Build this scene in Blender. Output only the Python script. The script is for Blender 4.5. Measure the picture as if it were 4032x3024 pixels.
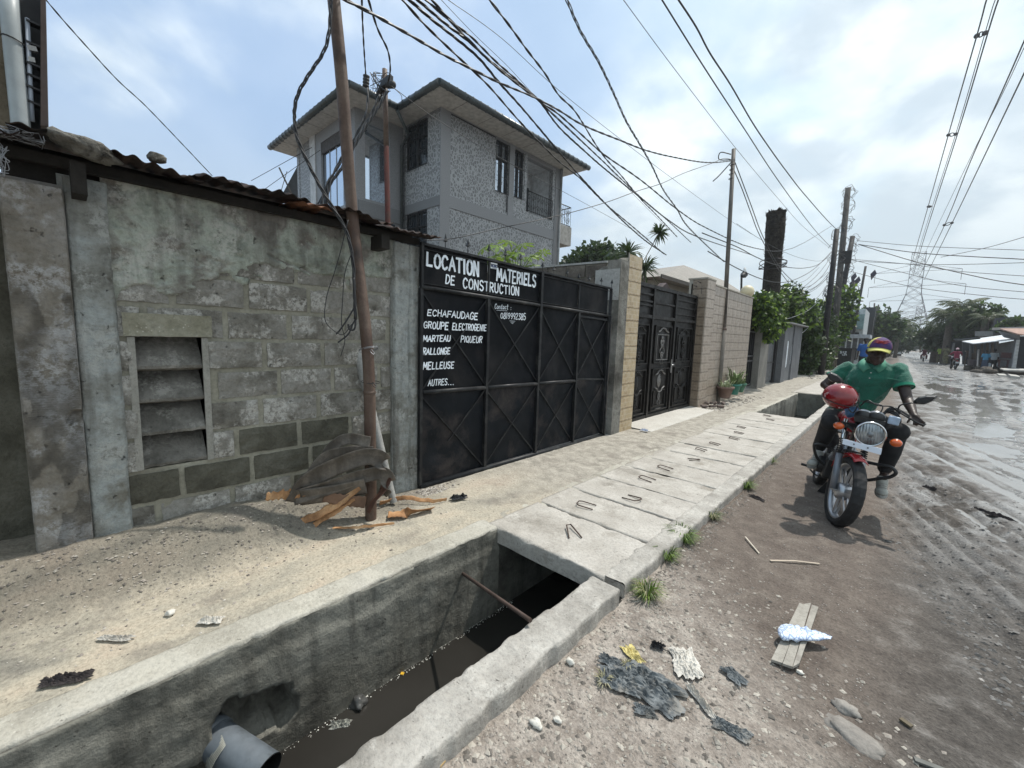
import bpy, math, random
import numpy as np
from mathutils import Vector, Matrix, noise as mnoise
R_ = random.Random(7)
PI = math.pi
for o in list(bpy.data.objects): bpy.data.objects.remove(o, do_unlink=True)
scene = bpy.context.scene
COL = scene.collection
# ------------------------------------------------------------------ camera
CAMH = 1.45
FPX = 1640.0
def _cam_axes():
 d = np.array([3540.0 - 2016, 1370.0 - 1512, FPX]); d /= np.linalg.norm(d)
 s = math.tan(math.radians(1.85))
 k = -(-s * d[0] + d[1]) / d[2]
 w = np.array([-s, 1, k]); w /= np.linalg.norm(w)
 z = -w; x = np.cross(d, z)
 return np.array([x, d, z])
RW = _cam_axes()
cam_d = bpy.data.cameras.new('camera'); cam = bpy.data.objects.new('camera', cam_d); COL.objects.link(cam)
cam_d.sensor_width = 36; cam_d.lens = FPX / 4032 * 36; cam_d.clip_start = 0.05; cam_d.clip_end = 6000
M = Matrix.Identity(4)
for i in range(3):
 M[i][0] = RW[i][0]; M[i][1] = -RW[i][1]; M[i][2] = -RW[i][2]
M[0][3], M[1][3], M[2][3] = 0, 0, CAMH
cam.matrix_world = M
scene.camera = cam
scene.render.resolution_x = 1024; scene.render.resolution_y = 768
# ------------------------------------------------------------------ world and sun
SUN_EL, SUN_AZ = math.radians(62), math.radians(12)
world = bpy.data.worlds.new('World'); scene.world = world; world.use_nodes = True
def build_world():
 nt = world.node_tree; nt.nodes.clear(); N = nt.nodes.new; L = nt.links.new
 out = N('ShaderNodeOutputWorld'); bg = N('ShaderNodeBackground'); L(bg.outputs[0], out.inputs[0])
 bg.inputs[1].default_value = 0.108
 sky = N('ShaderNodeTexSky'); sky.sky_type = 'NISHITA'; sky.sun_disc = False
 sky.sun_elevation = SUN_EL; sky.sun_rotation = SUN_AZ; sky.air_density = 1.3; sky.dust_density = 3.0; sky.ozone_density = 1.0
 tc = N('ShaderNodeTexCoord'); sep = N('ShaderNodeSeparateXYZ'); L(tc.outputs['Generated'], sep.inputs[0])
 def math_(op, a, b=None, clamp=False):
  n = N('ShaderNodeMath'); n.operation = op; n.use_clamp = clamp
  for i, v in enumerate((a, b)):
   if v is None: continue
   if isinstance(v, (int, float)): n.inputs[i].default_value = v
   else: L(v, n.inputs[i])
  return n.outputs[0]
 zc = math_('MAXIMUM', sep.outputs[2], 0.0); zz = math_('ADD', zc, 0.42)
 cx = math_('DIVIDE', sep.outputs[0], zz); cy = math_('DIVIDE', sep.outputs[1], zz)
 cb = N('ShaderNodeCombineXYZ'); L(cx, cb.inputs[0]); L(cy, cb.inputs[1])
 n1 = N('ShaderNodeTexNoise'); n1.inputs['Scale'].default_value = 2.1; n1.inputs['Detail'].default_value = 8; n1.inputs['Roughness'].default_value = .5; n1.inputs['Distortion'].default_value = .1
 L(cb.outputs[0], n1.inputs['Vector'])
 n2 = N('ShaderNodeTexNoise'); n2.inputs['Scale'].default_value = 3.6; n2.inputs['Detail'].default_value = 6; n2.inputs['Distortion'].default_value = .1
 L(cb.outputs[0], n2.inputs['Vector'])
 side = math_('MULTIPLY', math_('ADD', math_('MULTIPLY', sep.outputs[0], .9), math_('MULTIPLY', sep.outputs[1], .55)), .20)
 cov = math_('ADD', math_('ADD', n1.outputs['Fac'], side), .06)
 rmp = N('ShaderNodeValToRGB'); rmp.color_ramp.elements[0].position = .46; rmp.color_ramp.elements[1].position = .68
 rmp.color_ramp.elements[0].color = (.14, .14, .14, 1)
 rmp.color_ramp.interpolation = 'EASE'
 L(cov, rmp.inputs[0])
 cr = N('ShaderNodeValToRGB'); cr.color_ramp.interpolation = 'EASE'
 cr.color_ramp.elements[0].position = .38; cr.color_ramp.elements[0].color = (5.9, 7.0, 7.9, 1)
 cr.color_ramp.elements[1].position = .62; cr.color_ramp.elements[1].color = (9.6, 10.4, 10.7, 1)
 L(n2.outputs['Fac'], cr.inputs[0])
 blue = N('ShaderNodeMix'); blue.data_type = 'RGBA'; blue.inputs[0].default_value = .62
 L(sky.outputs[0], blue.inputs[6])
 azr = N('ShaderNodeMapRange'); azr.inputs[1].default_value = -.75; azr.inputs[2].default_value = .15; azr.interpolation_type = 'SMOOTHSTEP'; L(sep.outputs[0], azr.inputs[0])
 bc = N('ShaderNodeMix'); bc.data_type = 'RGBA'; L(azr.outputs[0], bc.inputs[0]); bc.inputs[6].default_value = (3.6, 5.4, 8.2, 1); bc.inputs[7].default_value = (6.9, 9.3, 10.6, 1); L(bc.outputs[2], blue.inputs[7]); blue.inputs[0].default_value = .75
 mx = N('ShaderNodeMix'); mx.data_type = 'RGBA'
 L(rmp.outputs[0], mx.inputs[0]); L(blue.outputs[2], mx.inputs[6]); L(cr.outputs[0], mx.inputs[7])
 hz = N('ShaderNodeMapRange'); hz.inputs[1].default_value = 0.0; hz.inputs[2].default_value = .42; hz.inputs[3].default_value = .9; hz.inputs[4].default_value = 0
 hz.interpolation_type = 'SMOOTHSTEP'; L(zc, hz.inputs[0])
 mh = N('ShaderNodeMix'); mh.data_type = 'RGBA'; L(hz.outputs[0], mh.inputs[0]); L(mx.outputs[2], mh.inputs[6]); mh.inputs[7].default_value = (5.2, 6.1, 6.6, 1)
 L(mh.outputs[2], bg.inputs[0])
build_world()
sun_d = bpy.data.lights.new('sun', 'SUN'); sun = bpy.data.objects.new('sun', sun_d); COL.objects.link(sun)
sun_d.energy = 4.0; sun_d.angle = math.radians(0.9); sun_d.color = (1.0, .955, .88)
sdir = Vector((math.sin(SUN_AZ) * math.cos(SUN_EL), math.cos(SUN_AZ) * math.cos(SUN_EL), math.sin(SUN_EL)))
sun.rotation_euler = sdir.to_track_quat('Z', 'Y').to_euler()
vs = scene.view_settings
vs.view_transform = 'Standard'; vs.look = 'None'; vs.gamma = 1; vs.use_curve_mapping = False; vs.exposure = 0.12
# ------------------------------------------------------------------ helpers: where a point of the photograph stands
SD = 4032 / 2212
def ray(px, py): return RW @ np.array([px - 2016.0, py - 1512.0, FPX])
def gz(px, py, z=0.0):
 r = ray(px, py); t = (z - CAMH) / r[2]; return (r[0] * t, r[1] * t, z)
def gx(px, py, x):
 r = ray(px, py); t = x / r[0]; return (x, r[1] * t, r[2] * t + CAMH)
def gy(px, py, y):
 r = ray(px, py); t = y / r[1]; return (r[0] * t, y, r[2] * t + CAMH)
def dz(a, b, z=0.0): return gz(a * SD, b * SD, z)
def dx(a, b, x): return gx(a * SD, b * SD, x)
def dy(a, b, y): return gy(a * SD, b * SD, y)
def at(a, b, dist):
 r = ray(a * SD, b * SD); t = dist / math.hypot(r[0], r[1]); return Vector((r[0] * t, r[1] * t, r[2] * t + CAMH))
# ------------------------------------------------------------------ numpy noise
_rng = np.random.RandomState(3); _T = _rng.rand(256, 256)
def vnoise(x, y):
 x = np.asarray(x, float); y = np.asarray(y, float)
 xi = np.floor(x).astype(int); yi = np.floor(y).astype(int); xf = x - xi; yf = y - yi
 u = xf * xf * (3 - 2 * xf); v = yf * yf * (3 - 2 * yf)
 a = _T[xi & 255, yi & 255]; b = _T[(xi + 1) & 255, yi & 255]; c = _T[xi & 255, (yi + 1) & 255]; d = _T[(xi + 1) & 255, (yi + 1) & 255]
 return (a * (1 - u) + b * u) * (1 - v) + (c * (1 - u) + d * u) * v
def fbm(x, y, o=4):
 s = 0; a = .5; x = np.asarray(x, float); y = np.asarray(y, float)
 for i in range(o):
  s = s + a * vnoise(x + 17.3 * i, y + 9.1 * i); x = x * 2.03; y = y * 2.03; a *= .5
 return s / (1 - .5 ** o)
def sstep(a, b, x):
 t = np.clip((np.asarray(x, float) - a) / (b - a), 0, 1); return t * t * (3 - 2 * t)
# ------------------------------------------------------------------ materials
def srgb(r, g, b):
 f = lambda c: ((c / 255 + .055) / 1.055) ** 2.4 if c > 10 else c / 255 / 12.92
 return (f(r), f(g), f(b))
class NT:
 def __init__(s, name):
  s.m = bpy.data.materials.new(name); s.m.use_nodes = True; s.t = s.m.node_tree; s.t.nodes.clear()
  s.out = s.t.nodes.new('ShaderNodeOutputMaterial'); s.p = s.t.nodes.new('ShaderNodeBsdfPrincipled'); s.l(s.p.outputs[0], s.out.inputs[0])
  s._c = None
 def n(s, k, **kw):
  n = s.t.nodes.new('ShaderNode' + k)
  for a, v in kw.items(): setattr(n, a, v)
  return n
 def l(s, a, b): s.t.links.new(a, b)
 def coord(s, rnd=True):
  if s._c is None:
   tc = s.n('TexCoord'); s._c = tc.outputs['Object']
   if rnd:
    oi = s.n('ObjectInfo'); ml = s.n('VectorMath', operation='SCALE'); cb = s.n('CombineXYZ')
    for i in range(3): s.l(oi.outputs['Random'], cb.inputs[i])
    s.l(cb.outputs[0], ml.inputs[0]); ml.inputs['Scale'].default_value = 23.7
    ad = s.n('VectorMath', operation='ADD'); s.l(s._c, ad.inputs[0]); s.l(ml.outputs[0], ad.inputs[1]); s._c = ad.outputs[0]
  return s._c
 def pos(s):
  g = s.n('NewGeometry'); return g.outputs['Position']
 def noise(s, sc, det=6, ro=.55, vec=None, dist=0, stretch=None):
  n = s.n('TexNoise'); n.inputs['Scale'].default_value = sc; n.inputs['Detail'].default_value = det; n.inputs['Roughness'].default_value = ro; n.inputs['Distortion'].default_value = dist
  v = vec if vec is not None else s.coord()
  if stretch:
   mp = s.n('Mapping'); mp.inputs['Scale'].default_value = stretch; s.l(v, mp.inputs[0]); v = mp.outputs[0]
  s.l(v, n.inputs['Vector']); return n.outputs['Fac']
 def ramp(s, fac, stops, interp='LINEAR'):
  r = s.n('ValToRGB'); e = r.color_ramp; e.interpolation = interp
  while len(e.elements) < len(stops): e.elements.new(.5)
  for el, (p, c) in zip(e.elements, stops):
   el.position = p; el.color = (c, c, c, 1) if isinstance(c, (int, float)) else tuple(c) + (1,)
  s.l(fac, r.inputs[0]); return r.outputs[0]
 def mix(s, f, a, b, mode='MIX'):
  m = s.n('Mix', data_type='RGBA', blend_type=mode)
  for i, v in ((0, f), (6, a), (7, b)):
   if isinstance(v, (int, float)): m.inputs[i].default_value = v if i == 0 else (v, v, v, 1)
   elif isinstance(v, tuple): m.inputs[i].default_value = v if len(v) == 4 else v + (1,)
   else: s.l(v, m.inputs[i])
  return m.outputs[2]
 def math(s, op, a, b=0, clamp=False):
  m = s.n('Math', operation=op); m.use_clamp = clamp
  for i, v in enumerate((a, b)):
   if isinstance(v, (int, float)): m.inputs[i].default_value = v
   else: s.l(v, m.inputs[i])
  return m.outputs[0]
 def set(s, k, v):
  i = s.p.inputs[k]
  if isinstance(v, (int, float)): i.default_value = v
  elif isinstance(v, tuple): i.default_value = v if len(v) == 4 else v + (1,)
  else: s.l(v, i)
 def bump(s, h, strength=.5, dist=.01, prev=None):
  b = s.n('Bump'); b.inputs['Strength'].default_value = strength; b.inputs['Distance'].default_value = dist
  s.l(h, b.inputs['Height'])
  if prev is not None: s.l(prev, b.inputs['Normal'])
  s.l(b.outputs[0], s.p.inputs['Normal']); return b.outputs[0]
MATS = {}
def simple(name, col, rough=.6, metal=0, var=.25, scale=6, bump=.2, bscale=60, bdist=.004, dirt=None, dirtamt=.5, spec=.5, coat=0):
 """plain coloured thing with soft variation, grime and fine relief"""
 if name in MATS: return MATS[name]
 t = NT(name); c = t.coord()
 n = t.noise(scale, 5)
 a = tuple(x * (1 - var) for x in col); b = tuple(min(1, x * (1 + var)) for x in col)
 colr = t.ramp(n, [(.3, a), (.7, b)])
 if dirt:
  d = t.ramp(t.noise(scale * .6, 8, .65, dist=.3), [(.5, 0.0), (.72, dirtamt)])
  colr = t.mix(d, colr, dirt)
 t.set('Base Color', colr)
 rr = t.ramp(t.noise(scale * 1.7, 4), [(.3, max(.03, rough - .12)), (.7, min(1, rough + .12))]); t.set('Roughness', rr)
 t.set('Metallic', metal); t.set('Specular IOR Level', spec); t.set('Coat Weight', coat)
 if bump: t.bump(t.noise(bscale, 5), bump, bdist)
 MATS[name] = t.m; return t.m
def rocky(name, cols, scale=3, fine=45, bump=.6, bdist=.012, rough=.92, speck=None, crack=0, streak=None, patch=None, pits=0):
 """mineral surface: several tones in patches, grain, pits, cracks"""
 if name in MATS: return MATS[name]
 t = NT(name)
 n = t.noise(scale, 10, .62, dist=.2)
 k = len(cols); colr = t.ramp(n, [(.3 + .4 * i / (k - 1), c) for i, c in enumerate(cols)])
 fn = t.noise(fine, 6, .7)
 colr = t.mix(.55, colr, t.ramp(fn, [(.3, .55), (.5, 1.0), (.7, 1.25)]), 'MULTIPLY')
 if speck:
  v = t.n('TexVoronoi'); v.inputs['Scale'].default_value = fine * .9; t.l(t.coord(), v.inputs['Vector'])
  sp = t.ramp(v.outputs['Distance'], [(.08, 1.0), (.22, 0.0)])
  sel = t.ramp(t.noise(scale * 2.3, 4), [(.45, 0.0), (.6, 1.0)])
  colr = t.mix(t.math('MULTIPLY', sp, sel), colr, speck)
 if patch:
  pf = t.math('MULTIPLY', t.ramp(t.noise(scale * 1.4, 6, .65), [(.5, 0.0), (.58, 1.0)]), t.ramp(t.noise(fine * .8, 4, .8), [(.42, 0.0), (.55, 1.0)])); colr = t.mix(t.math('MULTIPLY', pf, .8), colr, patch)
 if streak:
  sn = t.noise(7, 6, .6, stretch=(1, 1, .12)); colr = t.mix(t.ramp(sn, [(.5, 0.0), (.68, .75)]), colr, streak)
 h = t.math('ADD', fn, t.math('MULTIPLY', t.noise(scale * 4, 8, .6), 1.6))
 if pits:
  pt = t.ramp(t.noise(fine * .55, 5, .75), [(.28, 1.0), (.36, 0.0)]); h = t.math('SUBTRACT', h, t.math('MULTIPLY', pt, 1.8)); colr = t.mix(t.math('MULTIPLY', pt, pits), colr, (.02, .019, .017))
 if crack:
  v = t.n('TexVoronoi', feature='DISTANCE_TO_EDGE'); v.inputs['Scale'].default_value = crack
  dn = t.n('TexNoise'); dn.inputs['Scale'].default_value = crack * 2; dn.inputs['Detail'].default_value = 6; t.l(t.coord(), dn.inputs['Vector'])
  ad = t.n('VectorMath', operation='ADD'); t.l(t.coord(), ad.inputs[0]); sc_ = t.n('VectorMath', operation='SCALE'); sc_.inputs['Scale'].default_value = .5 / crack; t.l(dn.outputs['Color'], sc_.inputs[0]); t.l(sc_.outputs[0], ad.inputs[1])
  t.l(ad.outputs[0], v.inputs['Vector'])
  ck = t.ramp(v.outputs['Distance'], [(.0, 1.0), (.009, 0.0)])
  gate = t.ramp(t.noise(crack * .7, 3), [(.54, 0.0), (.62, .8)]); ck = t.math('MULTIPLY', ck, gate)
  colr = t.mix(t.math('MULTIPLY', ck, .8), colr, (.03, .028, .025)); h = t.math('SUBTRACT', h, t.math('MULTIPLY', ck, 2.0))
 t.set('Base Color', colr); t.set('Roughness', rough); t.set('Specular IOR Level', .3)
 t.bump(h, bump, bdist)
 MATS[name] = t.m; return t.m
# ------------------------------------------------------------------ mesh builder
class MB:
 def __init__(s): s.v = []; s.f = []; s.mi = []; s.sm = []
 def add(s, vs, fs, mi=0, smooth=False):
  b = len(s.v); s.v += [tuple(v) for v in vs]
  for f in fs: s.f.append(tuple(b + i for i in f)); s.mi.append(mi); s.sm.append(smooth)
  return s
 def box(s, x0, x1, y0, y1, z0, z1, mi=0):
  return s.hexa([(x0, y0, z0), (x1, y0, z0), (x1, y1, z0), (x0, y1, z0), (x0, y0, z1), (x1, y0, z1), (x1, y1, z1), (x0, y1, z1)], mi)
 def hexa(s, p, mi=0):
  return s.add(p, [(0, 3, 2, 1), (4, 5, 6, 7), (0, 1, 5, 4), (1, 2, 6, 5), (2, 3, 7, 6), (3, 0, 4, 7)], mi)
 def obox(s, c, sx, sy, sz, rot=None, mi=0):
  c = Vector(c); rot = rot or Matrix.Identity(3)
  P = [c + rot @ Vector((a * sx / 2, b * sy / 2, d * sz / 2)) for d in (-1, 1) for (a, b) in ((-1, -1), (1, -1), (1, 1), (-1, 1))]
  return s.hexa(P, mi)
 def bar(s, a, b, w, h=None, up=(0, 0, 1), mi=0):
  a = Vector(a); b = Vector(b); h = h or w; d = (b - a)
  if d.length < 1e-6: return s
  d.normalize(); u = Vector(up); x = d.cross(u)
  if x.length < 1e-4: x = d.cross(Vector((1, 0, 0)))
  x.normalize(); u = x.cross(d)
  P = [p + x * (sx * w / 2) + u * (sz * h / 2) for p in (a, b) for (sx, sz) in ((-1, -1), (1, -1), (1, 1), (-1, 1))]
  return s.add(P, [(0, 1, 2, 3), (4, 7, 6, 5), (0, 4, 5, 1), (1, 5, 6, 2), (2, 6, 7, 3), (3, 7, 4, 0)], mi)
 def tube(s, pts, r, n=8, mi=0, cap=True, smooth=True, closed=False):
  pts = [Vector(p) for p in pts]; k = len(pts); rs = r if isinstance(r, (list, tuple)) else [r] * k
  ref = None; V = []; F = []
  for i, p in enumerate(pts):
   if closed: d = pts[(i + 1) % k] - pts[i - 1]
   else: d = pts[min(i + 1, k - 1)] - pts[max(i - 1, 0)]
   if d.length < 1e-9: d = Vector((0, 0, 1))
   d.normalize()
   if ref is None:
    ref = d.orthogonal().normalized()
   ref = (ref - d * ref.dot(d));
   if ref.length < 1e-6: ref = d.orthogonal()
   ref.normalize(); bi = d.cross(ref)
   for j in range(n):
    a = 2 * PI * j / n; V.append(p + (ref * math.cos(a) + bi * math.sin(a)) * rs[i])
  m = k if closed else k - 1
  for i in range(m):
   for j in range(n):
    i2 = (i + 1) % k
    F.append((i * n + j, i * n + (j + 1) % n, i2 * n + (j + 1) % n, i2 * n + j))
  s.add(V, F, mi, smooth)
  if cap and not closed:
   b = len(s.v) - len(V)
   s.f.append(tuple(b + j for j in reversed(range(n)))); s.mi.append(mi); s.sm.append(False)
   s.f.append(tuple(b + (k - 1) * n + j for j in range(n))); s.mi.append(mi); s.sm.append(False)
  return s
 def lathe(s, prof, n=20, mi=0, mat=None, smooth=True, sx=1, sy=1, cap=True):
  mat = mat or Matrix.Identity(4); V = []; F = []; k = len(prof)
  for (r, z) in prof:
   for j in range(n):
    a = 2 * PI * j / n; V.append(mat @ Vector((r * math.cos(a) * sx, r * math.sin(a) * sy, z)))
  for i in range(k - 1):
   for j in range(n): F.append((i * n + j, i * n + (j + 1) % n, (i + 1) * n + (j + 1) % n, (i + 1) * n + j))
  if cap: F.append(tuple(reversed(range(n)))); F.append(tuple((k - 1) * n + j for j in range(n)))
  return s.add(V, F, mi, smooth)
 def sphere(s, c, rx, ry=None, rz=None, n=12, m=8, mi=0, rot=None, jit=0, seed=0):
  ry = ry or rx; rz = rz or rx; V = []; F = []; rot = rot or Matrix.Identity(3); c = Vector(c)
  for i in range(m + 1):
   th = PI * i / m
   for j in range(n):
    a = 2 * PI * j / n; v = Vector((math.sin(th) * math.cos(a), math.sin(th) * math.sin(a), math.cos(th)))
    k = 1 + (jit * mnoise.noise(v * 1.7 + Vector((seed, seed * .3, 0))) if jit else 0)
    V.append(c + rot @ Vector((v.x * rx * k, v.y * ry * k, v.z * rz * k)))
  for i in range(m):
   for j in range(n): F.append((i * n + j, (i + 1) * n + j, (i + 1) * n + (j + 1) % n, i * n + (j + 1) % n))
  return s.add(V, F, mi, True)
 def prism(s, poly, h, mat=None, mi=0):
  """polygon in local xy extruded along local z"""
  mat = mat or Matrix.Identity(4); n = len(poly)
  V = [mat @ Vector((x, y, 0)) for x, y in poly] + [mat @ Vector((x, y, h)) for x, y in poly]
  F = [tuple(reversed(range(n))), tuple(range(n, 2 * n))] + [(i, (i + 1) % n, n + (i + 1) % n, n + i) for i in range(n)]
  return s.add(V, F, mi)
 def sheet(s, P, mi=0, smooth=True):
  """P: rows of points"""
  r = len(P); c = len(P[0]); V = [p for row in P for p in row]
  return s.add(V, [(i * c + j, i * c + j + 1, (i + 1) * c + j + 1, (i + 1) * c + j) for i in range(r - 1) for j in range(c - 1)], mi, smooth)
 def build(s, name, mats, parent=None, **tags):
  me = bpy.data.meshes.new(name); me.from_pydata(s.v, [], s.f)
  if not isinstance(mats, (list, tuple)): mats = [mats]
  for m in mats: me.materials.append(m)
  me.polygons.foreach_set('material_index', s.mi); me.polygons.foreach_set('use_smooth', s.sm); me.update()
  o = bpy.data.objects.new(name, me); COL.objects.link(o)
  if parent is not None:
   o.parent = parent
   o.matrix_parent_inverse = parent.matrix_basis.inverted() if tags.pop('world', True) else Matrix.Identity(4)
  for k, v in tags.items():
   if k != 'world': o[k] = v
  return o
def np_grid(name, X, Y, Z, mat, parent=None, flip=False, smooth=True, **tags):
 r, c = X.shape; co = np.stack([X, Y, Z], -1).reshape(-1, 3)
 idx = np.arange(r * c).reshape(r, c)
 q = np.stack([idx[:-1, :-1], idx[:-1, 1:], idx[1:, 1:], idx[1:, :-1]], -1).reshape(-1, 4)
 if flip: q = q[:, ::-1]
 me = bpy.data.meshes.new(name); me.vertices.add(r * c); me.vertices.foreach_set('co', co.ravel())
 me.loops.add(q.size); me.loops.foreach_set('vertex_index', q.ravel().astype(np.int32))
 me.polygons.add(len(q)); me.polygons.foreach_set('loop_start', np.arange(0, q.size, 4, dtype=np.int32)); me.polygons.foreach_set('loop_total', np.full(len(q), 4, np.int32))
 me.update(calc_edges=True); me.validate(); me.materials.append(mat)
 me.polygons.foreach_set('use_smooth', [smooth] * len(me.polygons))
 o = bpy.data.objects.new(name, me); COL.objects.link(o)
 if parent is not None: o.parent = parent; o.matrix_parent_inverse = parent.matrix_basis.inverted()
 for k, v in tags.items(): o[k] = v
 return o
def thing(name, label, cat, loc=(0, 0, 0), rz=0, group=None):
 o = bpy.data.objects.new(name, None); o.empty_display_size = .2; COL.objects.link(o); o.location = loc; o.rotation_euler = (0, 0, rz)
 bpy.context.view_layer.update() if False else None
 o['label'] = label; o['category'] = cat
 if group: o['group'] = group
 return o
def tag(o, label=None, cat=None, group=None, kind=None):
 for k, v in (('label', label), ('category', cat), ('group', group), ('kind', kind)):
  if v: o[k] = v
 return o
def subsurf(o, lv=1):
 m = o.modifiers.new('sub', 'SUBSURF'); m.levels = lv; m.render_levels = lv
def bevel(o, w=.01, seg=2):
 m = o.modifiers.new('bev', 'BEVEL'); m.width = w; m.segments = seg; m.limit_method = 'ANGLE'
def link_copy(o, parent=None, loc=None, name=None):
 c = o.copy(); COL.objects.link(c)
 if parent is not None: c.parent = parent
 if loc is not None: c.location = loc
 return c
def bez(pts, n=24):
 """Catmull-Rom through points"""
 pts = [Vector(p) for p in pts]
 if len(pts) < 3: return [pts[0].lerp(pts[-1], i / n) for i in range(n + 1)]
 P = [pts[0] * 2 - pts[1]] + pts + [pts[-1] * 2 - pts[-2]]; out = []; segs = len(pts) - 1; k = max(2, n // segs)
 for i in range(segs):
  a, b, c, d = P[i:i + 4]
  for j in range(k):
   t = j / k; out.append(.5 * ((2 * b) + (c - a) * t + (2 * a - 5 * b + 4 * c - d) * t * t + (3 * b - a - 3 * c + d) * t ** 3))
 out.append(pts[-1]); return out
# ================================================================== materials used by the setting
def road_material():
 t = NT('street_dirt'); p = t.pos(); sep = t.n('SeparateXYZ'); t.l(p, sep.inputs[0])
 x = sep.outputs[0]; t._c = p
 big = t.noise(1.3, 6, .6)
 xw = t.math('ADD', x, t.math('MULTIPLY', t.math('SUBTRACT', big, .5), .5))
 wet = t.n('MapRange'); wet.inputs[1].default_value = -.12; wet.inputs[2].default_value = .38; wet.interpolation_type = 'SMOOTHSTEP'; t.l(xw, wet.inputs[0]); wet = wet.outputs[0]
 y = sep.outputs[1]
 yd = t.n('MapRange'); yd.inputs[1].default_value = 1.9; yd.inputs[2].default_value = 2.9; yd.interpolation_type = 'SMOOTHSTEP'
 t.l(t.math('ADD', y, t.math('MULTIPLY', t.math('ADD', x, .6), 1.1)), yd.inputs[0])
 fine = t.noise(70, 6, .7); mid = t.noise(9, 8, .62)
 dry = t.ramp(mid, [(.3, (.19, .16, .135)), (.5, (.32, .28, .245)), (.7, (.46, .415, .365))])
 damp = t.ramp(mid, [(.3, (.115, .092, .078)), (.55, (.155, .128, .108)), (.75, (.21, .178, .15))])
 mud = t.ramp(mid, [(.3, (.062, .054, .048)), (.55, (.12, .107, .096)), (.72, (.23, .215, .20))])
 z = sep.outputs[2]; lowz = t.n('MapRange'); lowz.inputs[1].default_value = -.078; lowz.inputs[2].default_value = -.128; t.l(t.math('ADD', z, t.math('MULTIPLY', t.math('SUBTRACT', fine, .5), .02)), lowz.inputs[0]); lowz = lowz.outputs[0]
 pale = t.ramp(t.noise(2.3, 8, .65, dist=.5), [(.42, 0.0), (.56, 1.0)]); pg = t.n('MapRange'); pg.inputs[1].default_value = 3.6; pg.inputs[2].default_value = 6.5; t.l(t.math('ADD', y, t.math('MULTIPLY', x, 1.3)), pg.inputs[0]); pale = t.math('MULTIPLY', pale, pg.outputs[0]); mud = t.mix(t.math('MULTIPLY', pale, .75), mud, (.36, .36, .355)); mud = t.mix(t.math('MULTIPLY', lowz, .6), mud, (.038, .033, .029))
 c = t.mix(yd.outputs[0], dry, damp); c = t.mix(wet, c, mud)
 c = t.mix(.75, c, t.ramp(fine, [(.3, .45), (.5, 1), (.72, 1.45)]), 'MULTIPLY')
 v = t.n('TexVoronoi'); v.inputs['Scale'].default_value = 42; t.l(p, v.inputs['Vector'])
 peb = t.ramp(v.outputs['Distance'], [(.12, 1.0), (.25, 0.0)]); pebsel = t.ramp(t.noise(17, 3), [(.52, 0.0), (.6, .8)])
 pm = t.math('MULTIPLY', peb, pebsel); pm = t.math('MULTIPLY', pm, t.math('SUBTRACT', 1.0, t.math('MULTIPLY', wet, .8)))
 c = t.mix(pm, c, (.5, .47, .43))
 t.set('Base Color', c)
 wn = t.ramp(t.noise(3.2, 7, .6, dist=.4), [(.42, 1.0), (.6, 0.0)])
 far = t.n('MapRange'); far.inputs[1].default_value = .55; far.inputs[2].default_value = 1.2; t.l(xw, far.inputs[0])
 shine = t.math('MULTIPLY', far.outputs[0], t.math('ADD', .25, t.math('MULTIPLY', t.math('MAXIMUM', wn, lowz), .75)))
 r = t.mix(shine, .93, .07); t.set('Roughness', r); t.set('Specular IOR Level', t.math('ADD', .3, t.math('MULTIPLY', far.outputs[0], .35)))
 h = t.math('ADD', fine, t.math('MULTIPLY', mid, 2.2)); h = t.math('ADD', h, t.math('MULTIPLY', t.math('MULTIPLY', wet, t.noise(26, 6, .7)), 1.3)); h = t.math('ADD', h, t.math('MULTIPLY', pm, 1.2))
 t.bump(h, .9, .014)
 MATS['road'] = t.m; return t.m
def sand_material():
 t = NT('footpath_sand'); p = t.pos(); t._c = p; sep = t.n('SeparateXYZ'); t.l(p, sep.inputs[0])
 n = t.noise(1.9, 9, .6, dist=.3, stretch=(1.6, .8, 1)); fine = t.noise(60, 7, .72); mid = t.noise(8, 8, .6)
 c = t.ramp(n, [(.3, (.22, .208, .178)), (.45, (.37, .338, .275)), (.55, (.44, .39, .31)), (.72, (.42, .34, .265))])
 c2 = t.ramp(mid, [(.35, (.25, .232, .20)), (.65, (.41, .38, .33))])
 far = t.n('MapRange'); far.inputs[1].default_value = 2.2; far.inputs[2].default_value = 3.6; t.l(sep.outputs[1], far.inputs[0])
 c = t.mix(far.outputs[0], c, c2)
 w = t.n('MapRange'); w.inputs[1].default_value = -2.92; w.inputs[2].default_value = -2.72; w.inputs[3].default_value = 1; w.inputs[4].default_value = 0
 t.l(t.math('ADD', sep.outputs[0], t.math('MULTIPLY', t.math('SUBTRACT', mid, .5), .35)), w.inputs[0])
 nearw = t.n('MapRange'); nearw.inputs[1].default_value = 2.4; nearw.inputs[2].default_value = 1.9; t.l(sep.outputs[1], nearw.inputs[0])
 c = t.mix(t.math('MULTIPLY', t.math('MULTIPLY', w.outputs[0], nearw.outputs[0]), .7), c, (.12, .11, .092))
 c = t.mix(.65, c, t.ramp(fine, [(.3, .4), (.5, 1), (.7, 1.4)]), 'MULTIPLY')
 st = t.ramp(t.noise(2.7, 6, .6), [(.55, 0.0), (.68, .6)]); c = t.mix(st, c, (.17, .15, .13))
 t.set('Base Color', c); t.set('Roughness', .95); t.set('Specular IOR Level', .25)
 t.bump(t.math('ADD', fine, t.math('MULTIPLY', mid, 2)), .7, .01)
 MATS['sand'] = t.m; return t.m
M_ROAD = road_material(); M_SAND = sand_material()
M_CONC = rocky('cast_concrete', [(.24, .225, .19), (.38, .36, .31), (.46, .44, .39)], 2.4, 60, .7, .008, speck=(.5, .48, .43), patch=(.48, .46, .4), pits=.4)
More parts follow.
